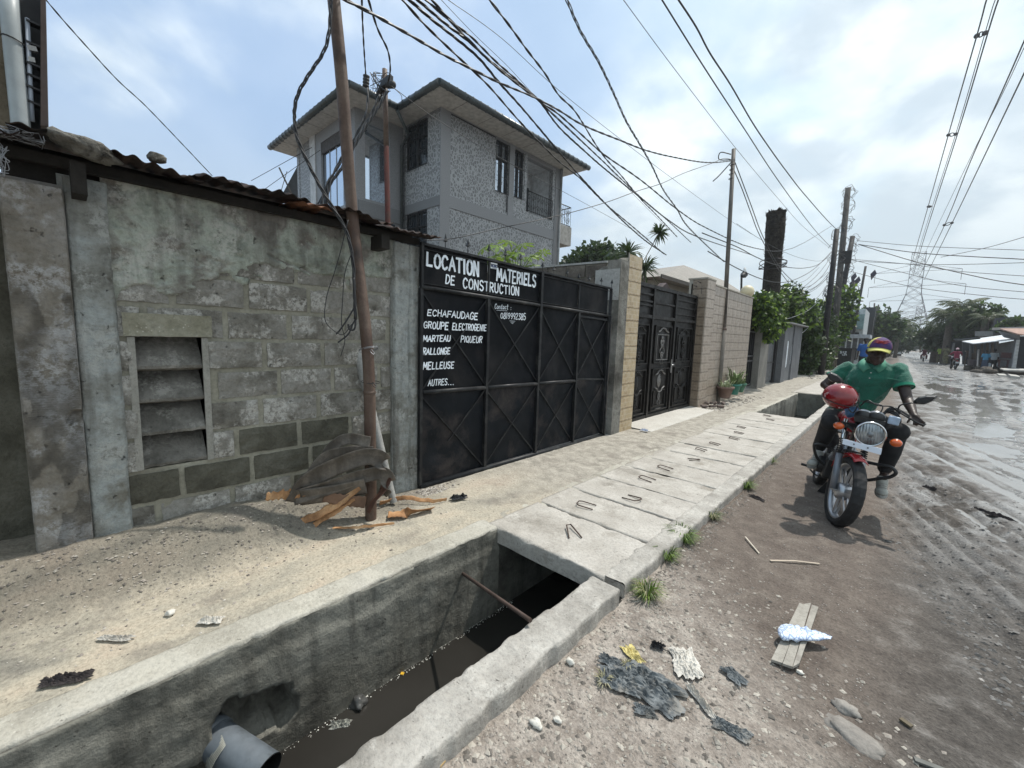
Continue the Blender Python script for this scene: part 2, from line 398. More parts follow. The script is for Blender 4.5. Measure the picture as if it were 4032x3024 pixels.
M_CONC_OLD = rocky('drain_concrete', [(.06, .058, .05), (.16, .155, .132), (.23, .225, .195), (.11, .108, .096)], 1.7, 38, .8, .012, streak=(.05, .048, .042), pits=.5)
M_SLAB = rocky('slab_concrete', [(.26, .24, .21), (.37, .345, .31), (.42, .395, .36), (.29, .265, .23)], 2.6, 60, .7, .009, speck=(.2, .185, .165), patch=(.5, .475, .435), pits=.4)
M_KERB = rocky('kerb_concrete', [(.25, .235, .21), (.36, .34, .31), (.45, .43, .395)], 3.5, 50, .8, .010, speck=(.2, .19, .17), patch=(.52, .5, .46), pits=.45)
M_DARKSOIL = rocky('dark_soil', [(.02, .019, .017), (.05, .046, .04)], 6, 40)
# ================================================================== far ground
def ground():
 m = MB(); z = -.22
 for x0, x1, y0, y1 in ((-400, -2.32, -60, 900), (-1.04, 400, -60, 900), (-2.32, -1.04, -60, -2.3), (-2.32, -1.04, 40, 900)):
  m.add([(x0, y0, z), (x1, y0, z), (x1, y1, z), (x0, y1, z)], [(0, 1, 2, 3)])
 m.build('ground', rocky('far_earth', [(.15, .13, .11), (.22, .19, .16)], .5, 6, .3), kind='structure')
ground()
# ================================================================== street: verge + wheel-rutted mud
def road_h(X, Y):
 h = -.085 + .016 * (fbm(X * 1.1, Y * .9, 3) - .5)
 h += .02 * (fbm(X * 9, Y * 9, 4) - .5) * (1 - sstep(.0, .4, X) * .3) + .006 * (fbm(X * 34, Y * 34, 3) - .5)
 h += .012 * np.clip(fbm(X * 30, Y * 30, 2) - .52, 0, 1)
 u = X + .30 * (Y - 4.8) + .05 * (fbm(X * .8, Y * .8, 2) - .5)
 for c, w, d in ((.16, .04, .022), (.34, .035, .03), (.50, .04, .034), (.66, .035, .028), (.93, .06, .042), (1.10, .04, .034), (1.32, .05, .036), (1.7, .08, .04), (2.0, .05, .03), (2.4, .09, .036)):
  g = np.exp(-((u - c) / w) ** 2); e = np.exp(-((u - c - w * 1.7) / (w * .6)) ** 2) + np.exp(-((u - c + w * 1.7) / (w * .6)) ** 2)
  tread = .5 * fbm(X * 20, Y * 38, 2)
  h += sstep(-.1, .25, X) * (-d * g * (.6 + tread * .9) + .5 * d * e * (.2 + 1.3 * fbm(X * 22, Y * 26, 3)))
 mud = sstep(.3, .9, X)
 h += mud * .06 * (fbm(X * 1.9 + 4, Y * 1.1, 4) - .52)
 h += mud * .02 * (fbm(X * 10 + 4, Y * 9, 4) - .5)
 h -= .035 * sstep(.5, 1.3, X) * sstep(4.5, 8, Y)
 far = sstep(9, 14, Y)
 u2 = X - .08 * Y
 for c in (.2, .9, 1.6, 2.5, 3.4, 4.1): h += far * .028 * np.exp(-((u2 - c) / .12) ** 2) * sstep(.4, .9, X) * (.4 + fbm(X, Y * .5, 2))
 h += .02 * sstep(24, 44, Y)
 return h
def street():
 xs = [-1.06]
 while xs[-1] < 26:
  x = xs[-1]; xs.append(x + (.014 if x < 1.0 else .014 + .035 * (x - 1.0)))
 ys = [-1.0]
 while ys[-1] < 240:
  y = ys[-1]; ys.append(y + (.04 if y < .5 else .013 + .0042 * max(0, y - 1.5) ** 1.55))
 X, Y = np.meshgrid(np.array(xs), np.array(ys)); Z = road_h(X, Y)
 np_grid('road', X, Y, Z, M_ROAD, kind='structure')
 t = NT('muddy_water'); t.set('Base Color', t.ramp(t.noise(1.5), [(.3, (.16, .15, .14)), (.7, (.24, .23, .215))])); t.set('Roughness', .08); t.set('IOR', 1.33); t.set('Specular IOR Level', .9)
 t.bump(t.noise(7, 4, .5, stretch=(1, .5, 1)), .12, .02)
 m = MB(); m.add([(.45, 5.2, -.117), (26, 5.2, -.117), (26, 42, -.117), (.45, 42, -.117)], [(0, 1, 2, 3)])
 m.build('puddle_water', t.m, kind='structure')
 return
street()
# ================================================================== footpath between wall and drain
def path_h(X, Y):
 base = .0 + .245 * sstep(-2.72, -3.2, X) * (1 - sstep(.75, 1.95, Y)) * sstep(-2.7, -3.3, X) ** .2
 h = base + .012 * (fbm(X * 3, Y * 3, 4) - .5) + .012 * np.clip(fbm(X * 24, Y * 24, 3) - .5, 0, 1)
 h += .03 * (fbm(X * 9, Y * 9, 4) - .45) * sstep(-2.8, -3.1, X) * (1 - sstep(1.7, 2.3, Y))
 h += .05 * np.clip(fbm(X * 2 + 8, Y * 1.3, 4) - .45, 0, 1) * sstep(9.5, 10.5, Y) * sstep(-2.5, -2.9, X)
 return h - .004
def footpath():
 xs = np.concatenate([np.arange(-4.6, -3.4, .08), np.arange(-3.4, -2.0, .016)])
 xs = xs[xs < -2.16]
 ys = [-2.2]
 while ys[-1] < 48: ys.append(ys[-1] + (.016 if ys[-1] < 3.5 else .016 + .008 * (ys[-1] - 3.5)))
 X, Y = np.meshgrid(xs, np.array(ys))
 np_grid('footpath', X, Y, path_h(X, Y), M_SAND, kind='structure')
footpath()
# ================================================================== drain
DL, DR = -2.09, -1.235
WATER = -.675
def rough_strip(name, x0, x1, y0, y1, z1, zb, mat, step=.02, amp=.006, chip=.02, face='both', seed=0, parent=None, **tags):
 """a cast strip: rough top plus two rough long sides, with chipped arrises"""
 ys = np.arange(y0, y1 + step / 2, step); nx = max(3, int((x1 - x0) / step)); xt = np.linspace(x0, x1, nx + 1)
 prof = [(x0, zb, 0), (x0, z1 - .03, 0)] + [(x, z1, 1) for x in xt] + [(x1, z1 - .03, 0), (x1, zb, 0)]
 px = np.array([p[0] for p in prof]); pz = np.array([p[1] for p in prof])
 Y, X = np.meshgrid(ys, px, indexing='ij'); Z = np.tile(pz, (len(ys), 1)).astype(float)
 n = fbm(X * 14 + seed, Y * 14, 4) - .5
 Z = Z + np.where(Z > z1 - .02, amp * 2 * n, 0)
 edge = np.minimum(np.abs(X - x0), np.abs(X - x1)) < step * .6
 top = Z > z1 - .025
 c = np.clip(fbm(X * 6 + seed * 3, Y * 11, 3) - .42, 0, 1) * chip * 4 + .003
 Z = Z - np.where(edge & top, c, 0)
 sgn = np.where(X < (x0 + x1) / 2, 1, -1)
 X = X + np.where(edge, sgn * c * .8, 0) + np.where(edge & ~top, sgn * .008 * (fbm(Y * 5, Z * 9, 4) - .5), 0)
 Y[0] = Y[0] + .004 * n[0] * 5; o = np_grid(name, X, Y, Z, mat, parent, flip=True, **tags)
 return o
def close_ends(name, x0, x1, y, z0, z1, mat, sgn, seed=0):
 n = 14; m = MB(); P = []
 for j in range(7):
  P.append([(x0 + (x1 - x0) * i / n, y + .008 * mnoise.noise(Vector((i * .7, j * .8, seed))), z0 + (z1 - z0) * j / 6) for i in range(n + 1)])
 m.sheet(P); return m.build(name, mat, kind='structure')
def drain():
 hole_c = dx(545, 1545, DL)
 hy, hz = hole_c[1], hole_c[2]
 def left_wall(y0, y1, nm, hole):
  ys = np.arange(y0, y1 + .001, .0125 if hole else .04); zs = np.concatenate([np.arange(-1.0, -.02, .0125 if hole else .05), [-.012, 0.0]])
  Y, Z = np.meshgrid(ys, zs, indexing='ij')
  X = DL + .02 * (fbm(Y * 1.6, Z * 2.5, 4) - .5) + .008 * (fbm(Y * 14, Z * 14, 3) - .5)
  X += -.012 * np.clip(-.09 - Z + .06 * (fbm(Y * 3, Z * 0, 3) - .5) > 0, 0, 1) * 0
  led = sstep(-.10, -.16, Z + .16 * (fbm(Y * 2.2 + 5, Z * .5, 3) - .5)); X += .012 * led
  X -= np.where(Z > -.02, .02 * np.clip(fbm(Y * 9, Y * 3, 3) - .35, 0, 1) * 2, 0)
  Zt = Z - np.where(Z > -.005, .022 * fbm(Y * 8, Z * 2, 3), 0)
  if hole:
   d = np.hypot((Y - hy) / .17, (Z - hz + .25 * (Y - hy)) / .125) + .9 * (fbm(Y * 9, Z * 9, 3) - .5)
   dep = sstep(1.0, .93, d); X -= dep * (.13 + .09 * (fbm(Y * 12, Z * 12, 3)))
   d2 = np.hypot((Y - hy + .34) / .3, (Z - hz + .17) / .1) + .5 * (fbm(Y * 7, Z * 7, 3) - .5)
   X -= sstep(1.02, .85, d2) * (.05 + .05 * fbm(Y * 12, Z * 12, 3))
  np_grid(nm, X, Y, Zt, M_CONC_OLD, kind='structure')
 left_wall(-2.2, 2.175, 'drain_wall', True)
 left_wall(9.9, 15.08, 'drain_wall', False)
 rough_strip('drain_coping', -2.275, DL - .004, -2.2, 2.17, .004, -.05, M_CONC, .015, .006, .012, seed=3, kind='structure')
 rough_strip('drain_coping', -2.30, DL - .004, 2.17, 16, -.004, -.05, M_CONC, .03, .004, .01, seed=5, kind='structure')
 rough_strip('kerb', DR, -1.035, -2.2, 2.115, .012, -.95, M_KERB, .014, .008, .012, seed=9, kind='structure')
 close_ends('kerb_end', DR + .004, -1.045, 2.112, -.95, 0, M_KERB, 1)
 rough_strip('kerb', DR + .03, -1.045, 2.19, 18, .002, -.95, M_KERB, .02, .006, .010, seed=13, kind='structure')
 close_ends('kerb_end', DR + .035, -1.055, 2.194, -.95, -.006, M_KERB, 1, 3)
 m = MB(); m.box(DR, -1.05, 2.1, 2.2, -.9, -.09); m.build('kerb_joint_soil', M_DARKSOIL, kind='structure')
 m = MB(); m.box(-2.3, -1.0, -2.3, 40, -1.05, -.98); m.build('drain_bed', M_DARKSOIL, kind='structure')
 t = NT('sewage'); t.set('Base Color', t.ramp(t.noise(1.2), [(.3, (.016, .015, .013)), (.7, (.03, .028, .025))])); t.set('Roughness', .12); t.set('IOR', 1.33); t.set('Specular IOR Level', .45)
 t.bump(t.noise(5, 3), .06, .01)
 m = MB(); m.sheet([[(DL - .15, y, WATER), (DR + .05, y, WATER)] for y in np.linspace(-2.3, 40, 30)]); m.build('drain_water', t.m, kind='structure')
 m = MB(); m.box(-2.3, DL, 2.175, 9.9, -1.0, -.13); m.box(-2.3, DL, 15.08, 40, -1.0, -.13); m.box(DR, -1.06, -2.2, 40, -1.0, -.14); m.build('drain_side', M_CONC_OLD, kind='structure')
 m = MB(); m.box(DL - .2, DR + .2, 15.08, 15.3, -1.05, -.002); m.build('drain_end_wall', M_CONC_OLD, kind='structure')
 m = MB()
 for i in range(420):
  y = .45 + 1.9 * R_.random() ** .8 ; m.sphere((DL + .008 + .03 * R_.random() ** 3, y, WATER + .002), .0016 + .003 * R_.random() ** 2, rz=.0015, n=5, m=3)
 m.build('scum_flecks', simple('foam', (.75, .74, .68), .6, bump=0), kind='stuff')
drain()
M_REBAR = simple('rebar', (.075, .05, .04), .75, .3, bump=.6, bscale=90)
def slabs():
 joints = [2.165, 2.78, 3.29, 3.79, 4.35, 4.88, 5.41, 5.96, 6.51, 7.01, 7.62, 8.15, 8.78, 9.37, 9.93]
 hand = {0: (-1.64, 2.5, -.5), 1: (-1.85, 3.01, .15), 2: (-1.64, 3.45, -.1), 3: (-1.79, 4.07, .1), 4: (-1.81, 4.58, .1), 5: (-1.71, 5.2, .5), 6: (-1.81, 5.76, .1), 7: (-1.78, 6.23, 0), 8: (-1.69, 6.84, 0), 9: (-1.75, 7.33, 0), 10: (-1.85, 7.88, .1), 12: (-1.66, 9.11, 0), 13: (-1.81, 9.6, 0)}
 for i in range(len(joints) - 1):
  rr = random.Random(i * 5 + 1)
  gap = .006 if i in (0, 2, 4) else .016
  y0, y1 = joints[i] + (gap if i else 0), joints[i + 1] - gap * .3
  x0, x1 = -2.19 - rr.random() * .03, -1.19 + (rr.random() - .5) * .02
  xs = np.linspace(x0, x1, 52); n = 34
  ty = np.concatenate([[y0, y0, y0], np.linspace(y0 + .006, y1 - .006, n), [y1, y1, y1]])
  tz = np.concatenate([[-.12, -.06, -.01], np.zeros(n), [-.01, -.06, -.12]])
  X, Y = np.meshgrid(xs, ty, indexing='ij'); Z = np.tile(tz, (len(xs), 1)).astype(float)
  ends = np.zeros_like(Z); X = X.copy()
  Z += np.where(Z > -.02, .008 * (fbm(X * 7 + i, Y * 7, 4) - .5) + .004 * (fbm(X * 25, Y * 25, 2) - .5), 0)
  lowered = (rr.random() - .5) * .008; Z += lowered * (Z > -.03) + (rr.random() - .5) * .008 * (X - x0)
  e = (Z > -.035) & ((Y - y0 < .01) | (y1 - Y < .01))
  Z -= e * .02 * np.clip(fbm(X * 10 + i * 7, Y * 0 + i, 3) - .42, 0, 1) * 2
  Y = Y + np.where(Y - y0 < .004, .035 * np.clip(fbm(X * 5 + i * 3, Y * 0, 4) - .5, 0, 1), 0)
  if i in (4, 3): Y = Y + np.where(Y - y0 < .004, .05 * np.exp(-((X + 1.75) / .12) ** 2), 0)
  X = np.concatenate([X[:1], X, X[-1:]]); Y = np.concatenate([Y[:1], Y, Y[-1:]]); Zc = np.concatenate([np.full_like(Z[:1], -.12), Z, np.full_like(Z[-1:], -.12)])
  t = thing('drain_cover_slab', 'x', 'slab', ((x0 + x1) / 2, (y0 + y1) / 2, 0), 0, 'concrete slabs covering the drain')
  ordn = ['nearest concrete drain cover slab, its dark front edge over the open drain', 'second drain cover slab from the open drain, broad and pale with a bent bar handle', 'third drain cover slab from the near open drain, bar handle opening towards the wall',
    'fourth drain cover slab, with a gap like a dark slit along its far side', 'fifth drain cover slab, split open in a wide black notch at its near edge', 'sixth drain cover slab, its slim handle bent to a point'][i] if i < 6 else \
    {6: 'seventh drain cover slab counted from the near opening', 7: 'eighth drain cover slab counted from the near opening', 8: 'ninth drain cover slab, level with the parked plant pots side, one small handle', 9: 'tenth drain cover slab counted from the near opening, tiny handle', 10: 'fifth drain cover slab from the far opening', 11: 'drain cover slab without any handle near the far opening', 12: 'next to last drain cover slab before the far opening', 13: 'last narrow drain cover slab at the edge of the far opening'}.get(i)
  if i == 8: ordn = 'ninth drain cover slab counted from the near opening'
  t['label'] = ordn
  if i == 10: t['label'] = 'fourth drain cover slab back from the far opening'
  np_grid('slab_top', X, Y, Zc, M_SLAB, t)
  if i in hand:
   hx, hy, a = hand[i]; w, ln = (.052, .15) if i < 5 else (.045, .13)
   dirn = {0: PI / 2 + .55, 1: PI + .25, 2: -.1, 3: PI, 4: PI, 5: .3}.get(i, PI)
   r3_ = Matrix.Rotation(dirn, 3, 'Z')
   pts = [Vector((-ln / 2, w, .004)), Vector((ln * .35, w, .014)), Vector((ln * .5, w * .6, .018)), Vector((ln * .5, -w * .6, .018)), Vector((ln * .35, -w, .014)), Vector((-ln / 2, -w, .004))]
   if i == 5: pts = [Vector((-.07, .03, .004)), Vector((.06, .02, .015)), Vector((.075, -.01, .016)), Vector((-.05, -.05, .004))]
   if i == 0: pts = [Vector((-.09, .02, .004)), Vector((.08, .05, .02)), Vector((.1, .02, .02)), Vector((-.06, -.07, .004))]
   m = MB(); m.tube([r3_ @ p + Vector((hx, hy, lowered + .003)) for p in pts], .0055, 6); m.build('lifting_handle', M_REBAR, t)
 rough_strip('footpath_cover', -2.3, -1.22, 15.2, 34, .004, -.1, M_SLAB, .06, .006, .01, seed=4, kind='structure')
slabs()
# ================================================================== block wall on the left
M_MORTAR = rocky('grey_mortar', [(.19, .18, .145), (.27, .26, .21), (.32, .31, .26)], 4, 50, .6, .008)
M_BLOCK = rocky('hollow_block', [(.10, .093, .08), (.21, .20, .175), (.30, .29, .265), (.15, .142, .12)], 3.5, 42, 1, .018, patch=(.56, .545, .51), pits=.7)
M_BLOCKD = rocky('damp_block', [(.055, .052, .04), (.10, .096, .075), (.15, .145, .12)], 5, 60, .9, .01)
M_PLASTER = rocky('peeling_render', [(.12, .122, .10), (.27, .295, .25), (.40, .43, .375), (.20, .185, .165), (.33, .315, .29)], 3.2, 34, 1, .018, streak=(.12, .113, .10), patch=(.50, .50, .46), pits=.75)
M_PILLAR = rocky('stained_pillar', [(.11, .105, .088), (.25, .255, .235), (.34, .365, .36), (.18, .172, .145)], 3.4, 30, 1, .016, streak=(.10, .092, .078), patch=(.42, .43, .41), pits=.8)
M_DRAG = rocky('combed_render', [(.11, .10, .082), (.21, .19, .16), (.32, .31, .295)], 2.6, 36, 1, .014, patch=(.42, .42, .42), pits=.5)
WX = -3.25
OY0, OY1, OZ0, OZ1 = .296, .612, .575, 1.375
def block_wall():
 w = thing('block_wall', 'weathered grey block wall with a four-slot concrete vent, render peeling off its upper half', 'wall', (WX, 1.1, 0))
 m = MB(); xb, xf = WX - .2, WX - .014
 for y0, y1, z0, z1 in ((.2, OY0, -.2, 2.22), (OY1, 2.0, -.2, 2.22), (OY0, OY1, -.2, OZ0), (OY0, OY1, OZ1, 2.22)):
  m.box(xb, xf, y0, y1, z0, z1)
 m.build('mortar_core', M_MORTAR, w)
 z = -.035; row = 0
 while z < 2.02:
  z1 = z + .2; y = .205 - (.19 if row % 2 else .0) - (.05 * (row % 3)); k = 0
  while y < 1.97:
   ln = .352 + .02 * R_.random(); a, b = max(y, .2), min(y + ln, 1.965); y += ln + .028 + R_.random() * .012; k += 1
   if b - a < .05: continue
   zz0, zz1 = z + .006 + R_.random() * .006, z1 - .016 - R_.random() * .006
   segs = [(a, b)]
   if zz1 > OZ0 - .01 and zz0 < OZ1 - .02:
    segs = []
    if a < OY0 - .03: segs.append((a, min(b, OY0 - .012)))
    if b > OY1 + .03: segs.append((max(a, OY1 + .035), b))
   for sa, sb in segs:
    if sb - sa < .04: continue
    px = WX - .004 + .007 * R_.random(); j = lambda: (R_.random() - .5) * .01
    mb = MB(); n = 6
    P = []
    for i in range(5):
     rowp = []
     for q in range(9):
      rim = (i in (0, 4)) or (q in (0, 8))
      yy = sa + (sb - sa) * q / 8; zz = zz0 + (zz1 - zz0) * i / 4
      d = .012 * mnoise.noise(Vector((yy * 14, zz * 14, row))) - (.006 if rim else 0)
      rowp.append((px + d, yy + (j() * .6 if rim else 0), zz + (j() * .6 if rim else 0)))
     P.append(rowp)
    mb.sheet(P, smooth=False)
    rimp = P[0] + [r[-1] for r in P[1:]] + list(reversed(P[-1][:-1])) + [r[0] for r in reversed(P[1:-1])]
    nb = len(rimp); mb.add(rimp + [(xf - .01, p[1], p[2]) for p in rimp], [(nb + t, nb + (t + 1) % nb, (t + 1) % nb, t) for t in range(nb)])
    low = z < .55 or (sb > 1.1 and z < .75)
    mt = M_BLOCKD if (low and mnoise.noise(Vector((sa * 3, z * 5, 1))) > -.12) else M_BLOCK
    mb.build('block', mt, w)
  z = z1; row += 1
 m = MB(); P = [[(WX + .012 + .005 * mnoise.noise(Vector((y * 9, zz * 9, 0))), y + .004 * (i % 2), zz) for y in np.linspace(.245, .665, 12)] for i, zz in enumerate(np.linspace(OZ1 + .002, OZ1 + .135, 5))]
 m.sheet(P, smooth=False); m.box(WX - .1, WX + .006, .25, .66, OZ1 + .003, OZ1 + .133)
 m.build('lintel', rocky('lintel_block', [(.19, .18, .13), (.28, .27, .21), (.36, .35, .30)], 4, 45, .9, .01, speck=(.5, .49, .42)), w)
 for k in range(4):
  zt, zb = OZ1 - k * .2, OZ1 - (k + 1) * .2
  m = MB(); n = 16
  P = []
  for i in range(6):
   f = i / 5; P.append([(WX - .165 + .155 * f + .003 * mnoise.noise(Vector((y * 20, f * 4, k))), y, zt + .01 - (.185) * f - (.006 * mnoise.noise(Vector((y * 25, k, 3))) if i == 5 else 0)) for y in np.linspace(OY0 - .004, OY1 + .004, n)])
  P.append([(p[0] - .004, p[1], p[2] - .018) for p in P[-1]]); P.append([(WX - .1, p[1], p[2] - .02) for p in P[-1]])
  m.sheet(P, smooth=False); m.build('vent_blade', rocky('vent_concrete', [(.09, .086, .075), (.17, .162, .145), (.22, .21, .19)], 5, 40, .9, .012, patch=(.32, .31, .28), pits=.6), w)
 m = MB(); m.box(WX - .17, WX + .001, OY1, OY1 + .034, OZ0, OZ1 - .003); m.box(WX - .17, WX - .002, OY0 - .034, OY0, OZ0, OZ1 - .003); m.box(WX - .23, WX - .175, OY0 - .01, OY1 + .01, OZ0 - .02, OZ1 + .02)
 m.build('vent_cheek', rocky('cheek', [(.24, .235, .21), (.33, .32, .29)], 4, 50, .8, .008), w)
 ys = np.arange(.2, 2.0, .0085); zs = np.arange(1.28, 2.23, .0085); Y, Z = np.meshgrid(ys, zs, indexing='ij')
 n = fbm(Y * 2.3 + 3, Z * 3.5, 5); n2 = fbm(Y * 9, Z * 9, 4)
 keep = (Z - 1.80 + .30 * (n - .5) * 2 + .10 * (n2 - .5) + .10 * sstep(.75, .45, Y) - .10 * (Y - 1) )
 th = sstep(-.004, .03, keep); X = WX - .022 + .032 * th + .022 * (fbm(Y * 6, Z * 6, 4) - .5) + .013 * (fbm(Y * 26, Z * 30, 3) - .5) - .012 * np.clip(fbm(Y * 13, Z * 17, 3) - .58, 0, 1) * 6 * th
 second = sstep(.0, .015, Z - 1.83 + .25 * (fbm(Y * 3 + 9, Z * 2, 4) - .5)); X += .007 * second
 for zl in (1.58, 1.785, 1.98): X -= .008 * np.exp(-((Z - zl - .01 * (fbm(Y * 4, Z * 0 + zl, 3) - .5)) / .006) ** 2) * (fbm(Y * 2, Z * 0 + zl * 9, 3) > .47)
 ck = np.abs(Z - (1.93 - .30 * (Y - 1.05) + .05 * (fbm(Y * 6, Y * 0, 4) - .5))); X -= .022 * np.exp(-(ck / .010) ** 2) * ((Y > 1.0) & (Y < 1.55))
 X -= .018 * sstep(.05, .0, ck) * ((Y > 1.12) & (Y < 1.34)) * (fbm(Y * 12, Z * 12, 3))
 X = np.where((Y > .24) & (Y < .67) & (Z < 1.515), X - .3, X); np_grid('render_coat', X, Y, Z, M_PLASTER, w)
 return w
block_wall()
def wall_pillars():
 p = thing('wall_pillar', 'pale bluish stained concrete pillar left of the vent, thin crack down it', 'pillar', (WX, .16, 0))
 ys = np.arange(.06, .232, .008); zs = np.arange(-.1, 2.2, .012); Y, Z = np.meshgrid(ys, zs, indexing='ij')
 rim = np.minimum(Y - .055, .228 - Y); X = WX + .028 + .009 * (fbm(Y * 8, Z * 3, 4) - .5) - .03 * sstep(.012, 0, rim) + .005 * (fbm(Y * 30, Z * 20, 3) - .5)
 Y2 = Y + .016 * (fbm(Z * 4, Y * 0 + 1, 4) - .5) * (Y > .2)
 np_grid('pillar_face', X, Y2, Z, M_PILLAR, p)
 m = MB(); m.box(WX - .2, WX + .0, .04, .225, -.2, 2.2); m.build('pillar_core', M_PILLAR, p)
 q = thing('rendered_wall', 'rough wall with horizontally combed cement render at the far left edge', 'wall', (WX, -.5, 0))
 ys = np.arange(-.155, .066, .006); zs = np.arange(-.1, 2.12, .006); Y, Z = np.meshgrid(ys, zs, indexing='ij')
 X = WX + .045 + .006 * np.sin(Z * 520 + 9 * fbm(Y * 6, Z * 3, 3)) * sstep(1.7, 1.55, Z) * (fbm(Y * 9, Z * 4, 3) > .4) + .022 * (fbm(Y * 7, Z * 4, 4) - .5) + .008 * (fbm(Y * 40, Z * 40, 3) - .5)
 hole = np.hypot((Y - .03) / .045, (Z - .93) / .05) + .9 * (fbm(Y * 30, Z * 30, 3) - .5); X -= .03 * sstep(1, .7, hole)
 up = sstep(1.66, 1.68, Z + .05 * (fbm(Y * 9, Z * 2, 3) - .5)); X += .01 * up + .02 * up * (fbm(Y * 10 + Z * 9, Z * 10 - Y * 6, 3) - .5)
 X -= .04 * sstep(.008, 0, np.minimum(Y + .155, .064 - Y))
 np_grid('combed_face', X, Y, Z, M_DRAG, q)
 m = MB(); m.box(WX - .2, WX + .01, -.15, .06, -.2, 2.14); m.build('wall_core', M_DRAG, q)
 m = MB(); m.box(WX - .5, WX - .25, -3.0, -.15, -.2, 2.2); m.build('return_wall', M_BLOCKD, q)
 g = thing('gate_pillar', 'cracked grey concrete pillar between the block wall and the black gate', 'pillar', (WX, 2.1, 0))
 ys = np.arange(1.955, 2.235, .008); zs = np.arange(-.12, 2.2, .01); Y, Z = np.meshgrid(ys, zs, indexing='ij')
 rim = np.minimum(Y - 1.955, 2.23 - Y); X = WX + .05 + .016 * (fbm(Y * 5, Z * 3, 4) - .5) + .008 * (fbm(Y * 30, Z * 30, 3) - .5) - .05 * sstep(.014, .002, rim)
 cl = np.abs(Y - (2.115 + .03 * (fbm(Z * 3, Z * 0, 4) - .5) * 2)); X -= .02 * np.exp(-(cl / .0055) ** 2); X += .012 * (Y > 2.115) * sstep(2.3, .4, Z)
 np_grid('pillar_face', X, Y, Z, M_PILLAR, g)
 m = MB(); m.box(WX - .2, WX + .02, 1.96, 2.225, -.2, 2.18); m.build('pillar_core', M_PILLAR, g)
wall_pillars()
# ================================================================== sheet roof over the wall
M_RUST = rocky('shaded_rusty_sheet', [(.012, .010, .010), (.035, .024, .02), (.075, .042, .03)], 5, 50, .5, .006, rough=.8)  # rust, with the shade of the underside darkened into the colour
M_RUST2 = rocky('orange_rust_sheet', [(.10, .05, .03), (.24, .11, .06), (.16, .09, .06)], 5, 50, .5, .006, rough=.8)
M_SHADEWOOD = rocky('shade_black_timber', [(.012, .011, .01), (.032, .028, .024)], 4, 50, .6, .006, streak=(.02, .018, .015))  # timber coloured near-black to paint the shade in the gap under the sheets
def roof():
 r = thing('sheet_roof', 'rusty corrugated sheet roof sagging over the block wall', 'roof', (-3.3, 1, 2.3))
 for k, (y0, y1, mt) in enumerate(((-2.0, -.05, M_RUST), (-.10, .62, M_RUST), (.58, 1.20, M_RUST), (1.13, 1.36, M_RUST2), (1.31, 1.84, M_RUST), (1.80, 2.30, M_RUST))):
  ys = np.arange(y0, y1, .009); xs = np.concatenate([[-3.01], np.linspace(-3.0, -3.75, 12)]); Y, X = np.meshgrid(ys, xs, indexing='ij')
  e = (-3.0 - X)
  Z = 2.285 + .009 * np.sin(Y * 2 * PI / .076) * (.5 + fbm(Y * 5 + k, Y * 0, 2)) + .016 * np.sin(Y * 4.1 + k * 2) + .05 * (fbm(Y * 7 + k * 5, X * 6, 3) - .5) + .14 * e + .004 * k % .01 + .03 * (fbm(Y * 3 + k, X * 2, 3) - .5) + .02 * (k % 2) * .3
  Z -= .03 * sstep(1.55, 2.2, Y) * (e < .3)
  X = X + .035 * (fbm(Y * 4 + 3 * k, Y * 0, 4) - .5) * (e < .02) + .012 * (k % 3)
  o = np_grid('roof_sheet', X, Y, Z, mt, r)
  so = o.modifiers.new('sol', 'SOLIDIFY'); so.thickness = .004
  if mt is M_RUST2: o['label'] = 'orange-rusted roof sheet patch'
 m = MB(); m.bar((-3.2, -2, 2.245), (-3.2, 2.2, 2.24), .04, .05); m.bar((-3.4, -2, 2.30), (-3.4, 2.25, 2.30), .05, .08); m.build('eave_shade_bar', M_SHADEWOOD, r)  # near-black bars filling the shaded gap below the sheet edge
 m = MB(); m.box(-3.42, -3.262, -.14, 1.96, 2.12, 2.27); m.build('wall_plate', M_SHADEWOOD, r)
 for y, x1, zc, hh, ww in ((.115, -3.06, 2.21, .13, .055), (1.80, -3.06, 2.185, .085, .07)):
  m = MB(); m.box(-3.6, x1, y - ww / 2, y + ww / 2, zc - hh, zc + .02); m.build('rafter_end', M_SHADEWOOD, r)
 st = rocky('roof_stone', [(.04, .038, .032), (.13, .122, .105), (.22, .21, .185), (.07, .066, .057)], 9, 40, 1.0, .02, speck=(.3, .29, .25))
 c = gx(330, 575, -3.15)
 for nm, lab, cc, rx, ry, rz, sd, an in (('stone', 'long lichened boulder lying on the rusty roof edge at the left', dx(180, 318, -3.03), .08, .122, .042, 2, -.2), ('stone', 'small angular broken stone on the roof edge, right of the long boulder', dx(338, 341, -3.03), .045, .045, .027, 9, .15)):
  m = MB(); m.sphere((0, 0, 0), rx, ry, rz, 22, 14, jit=.42, seed=sd)
  for i, v in enumerate(m.v):
   v = Vector(v); q = 1 + .2 * mnoise.noise(v * 28) + .1 * mnoise.noise(v * 60); m.v[i] = tuple(v * q)
  if sd == 9: m.v = [(max(-.036, min(.036, v[0])), max(-.036, min(.043, v[1])), max(-.022, min(.021 - v[1] * .25, v[2]))) for v in m.v]
  o = m.build(nm, st); o.location = cc; o.rotation_euler = (an, 0, 0); tag(o, lab, 'stone', 'stones weighing down the roof')
roof()
def tangle(name, c, r, n, seed, mat, th=.0018, sq=(1, 1, 1), label=None, cat='wire', pts=5):
 rr = random.Random(seed); m = MB()
 for i in range(n):
  P = [Vector((rr.uniform(-1, 1) * sq[0], rr.uniform(-1, 1) * sq[1], rr.uniform(-1, 1) * sq[2])) * r + Vector(c) for _ in range(pts)]
  m.tube(bez(P, 20), th, 5)
 return tag(m.build(name, mat), label, cat)
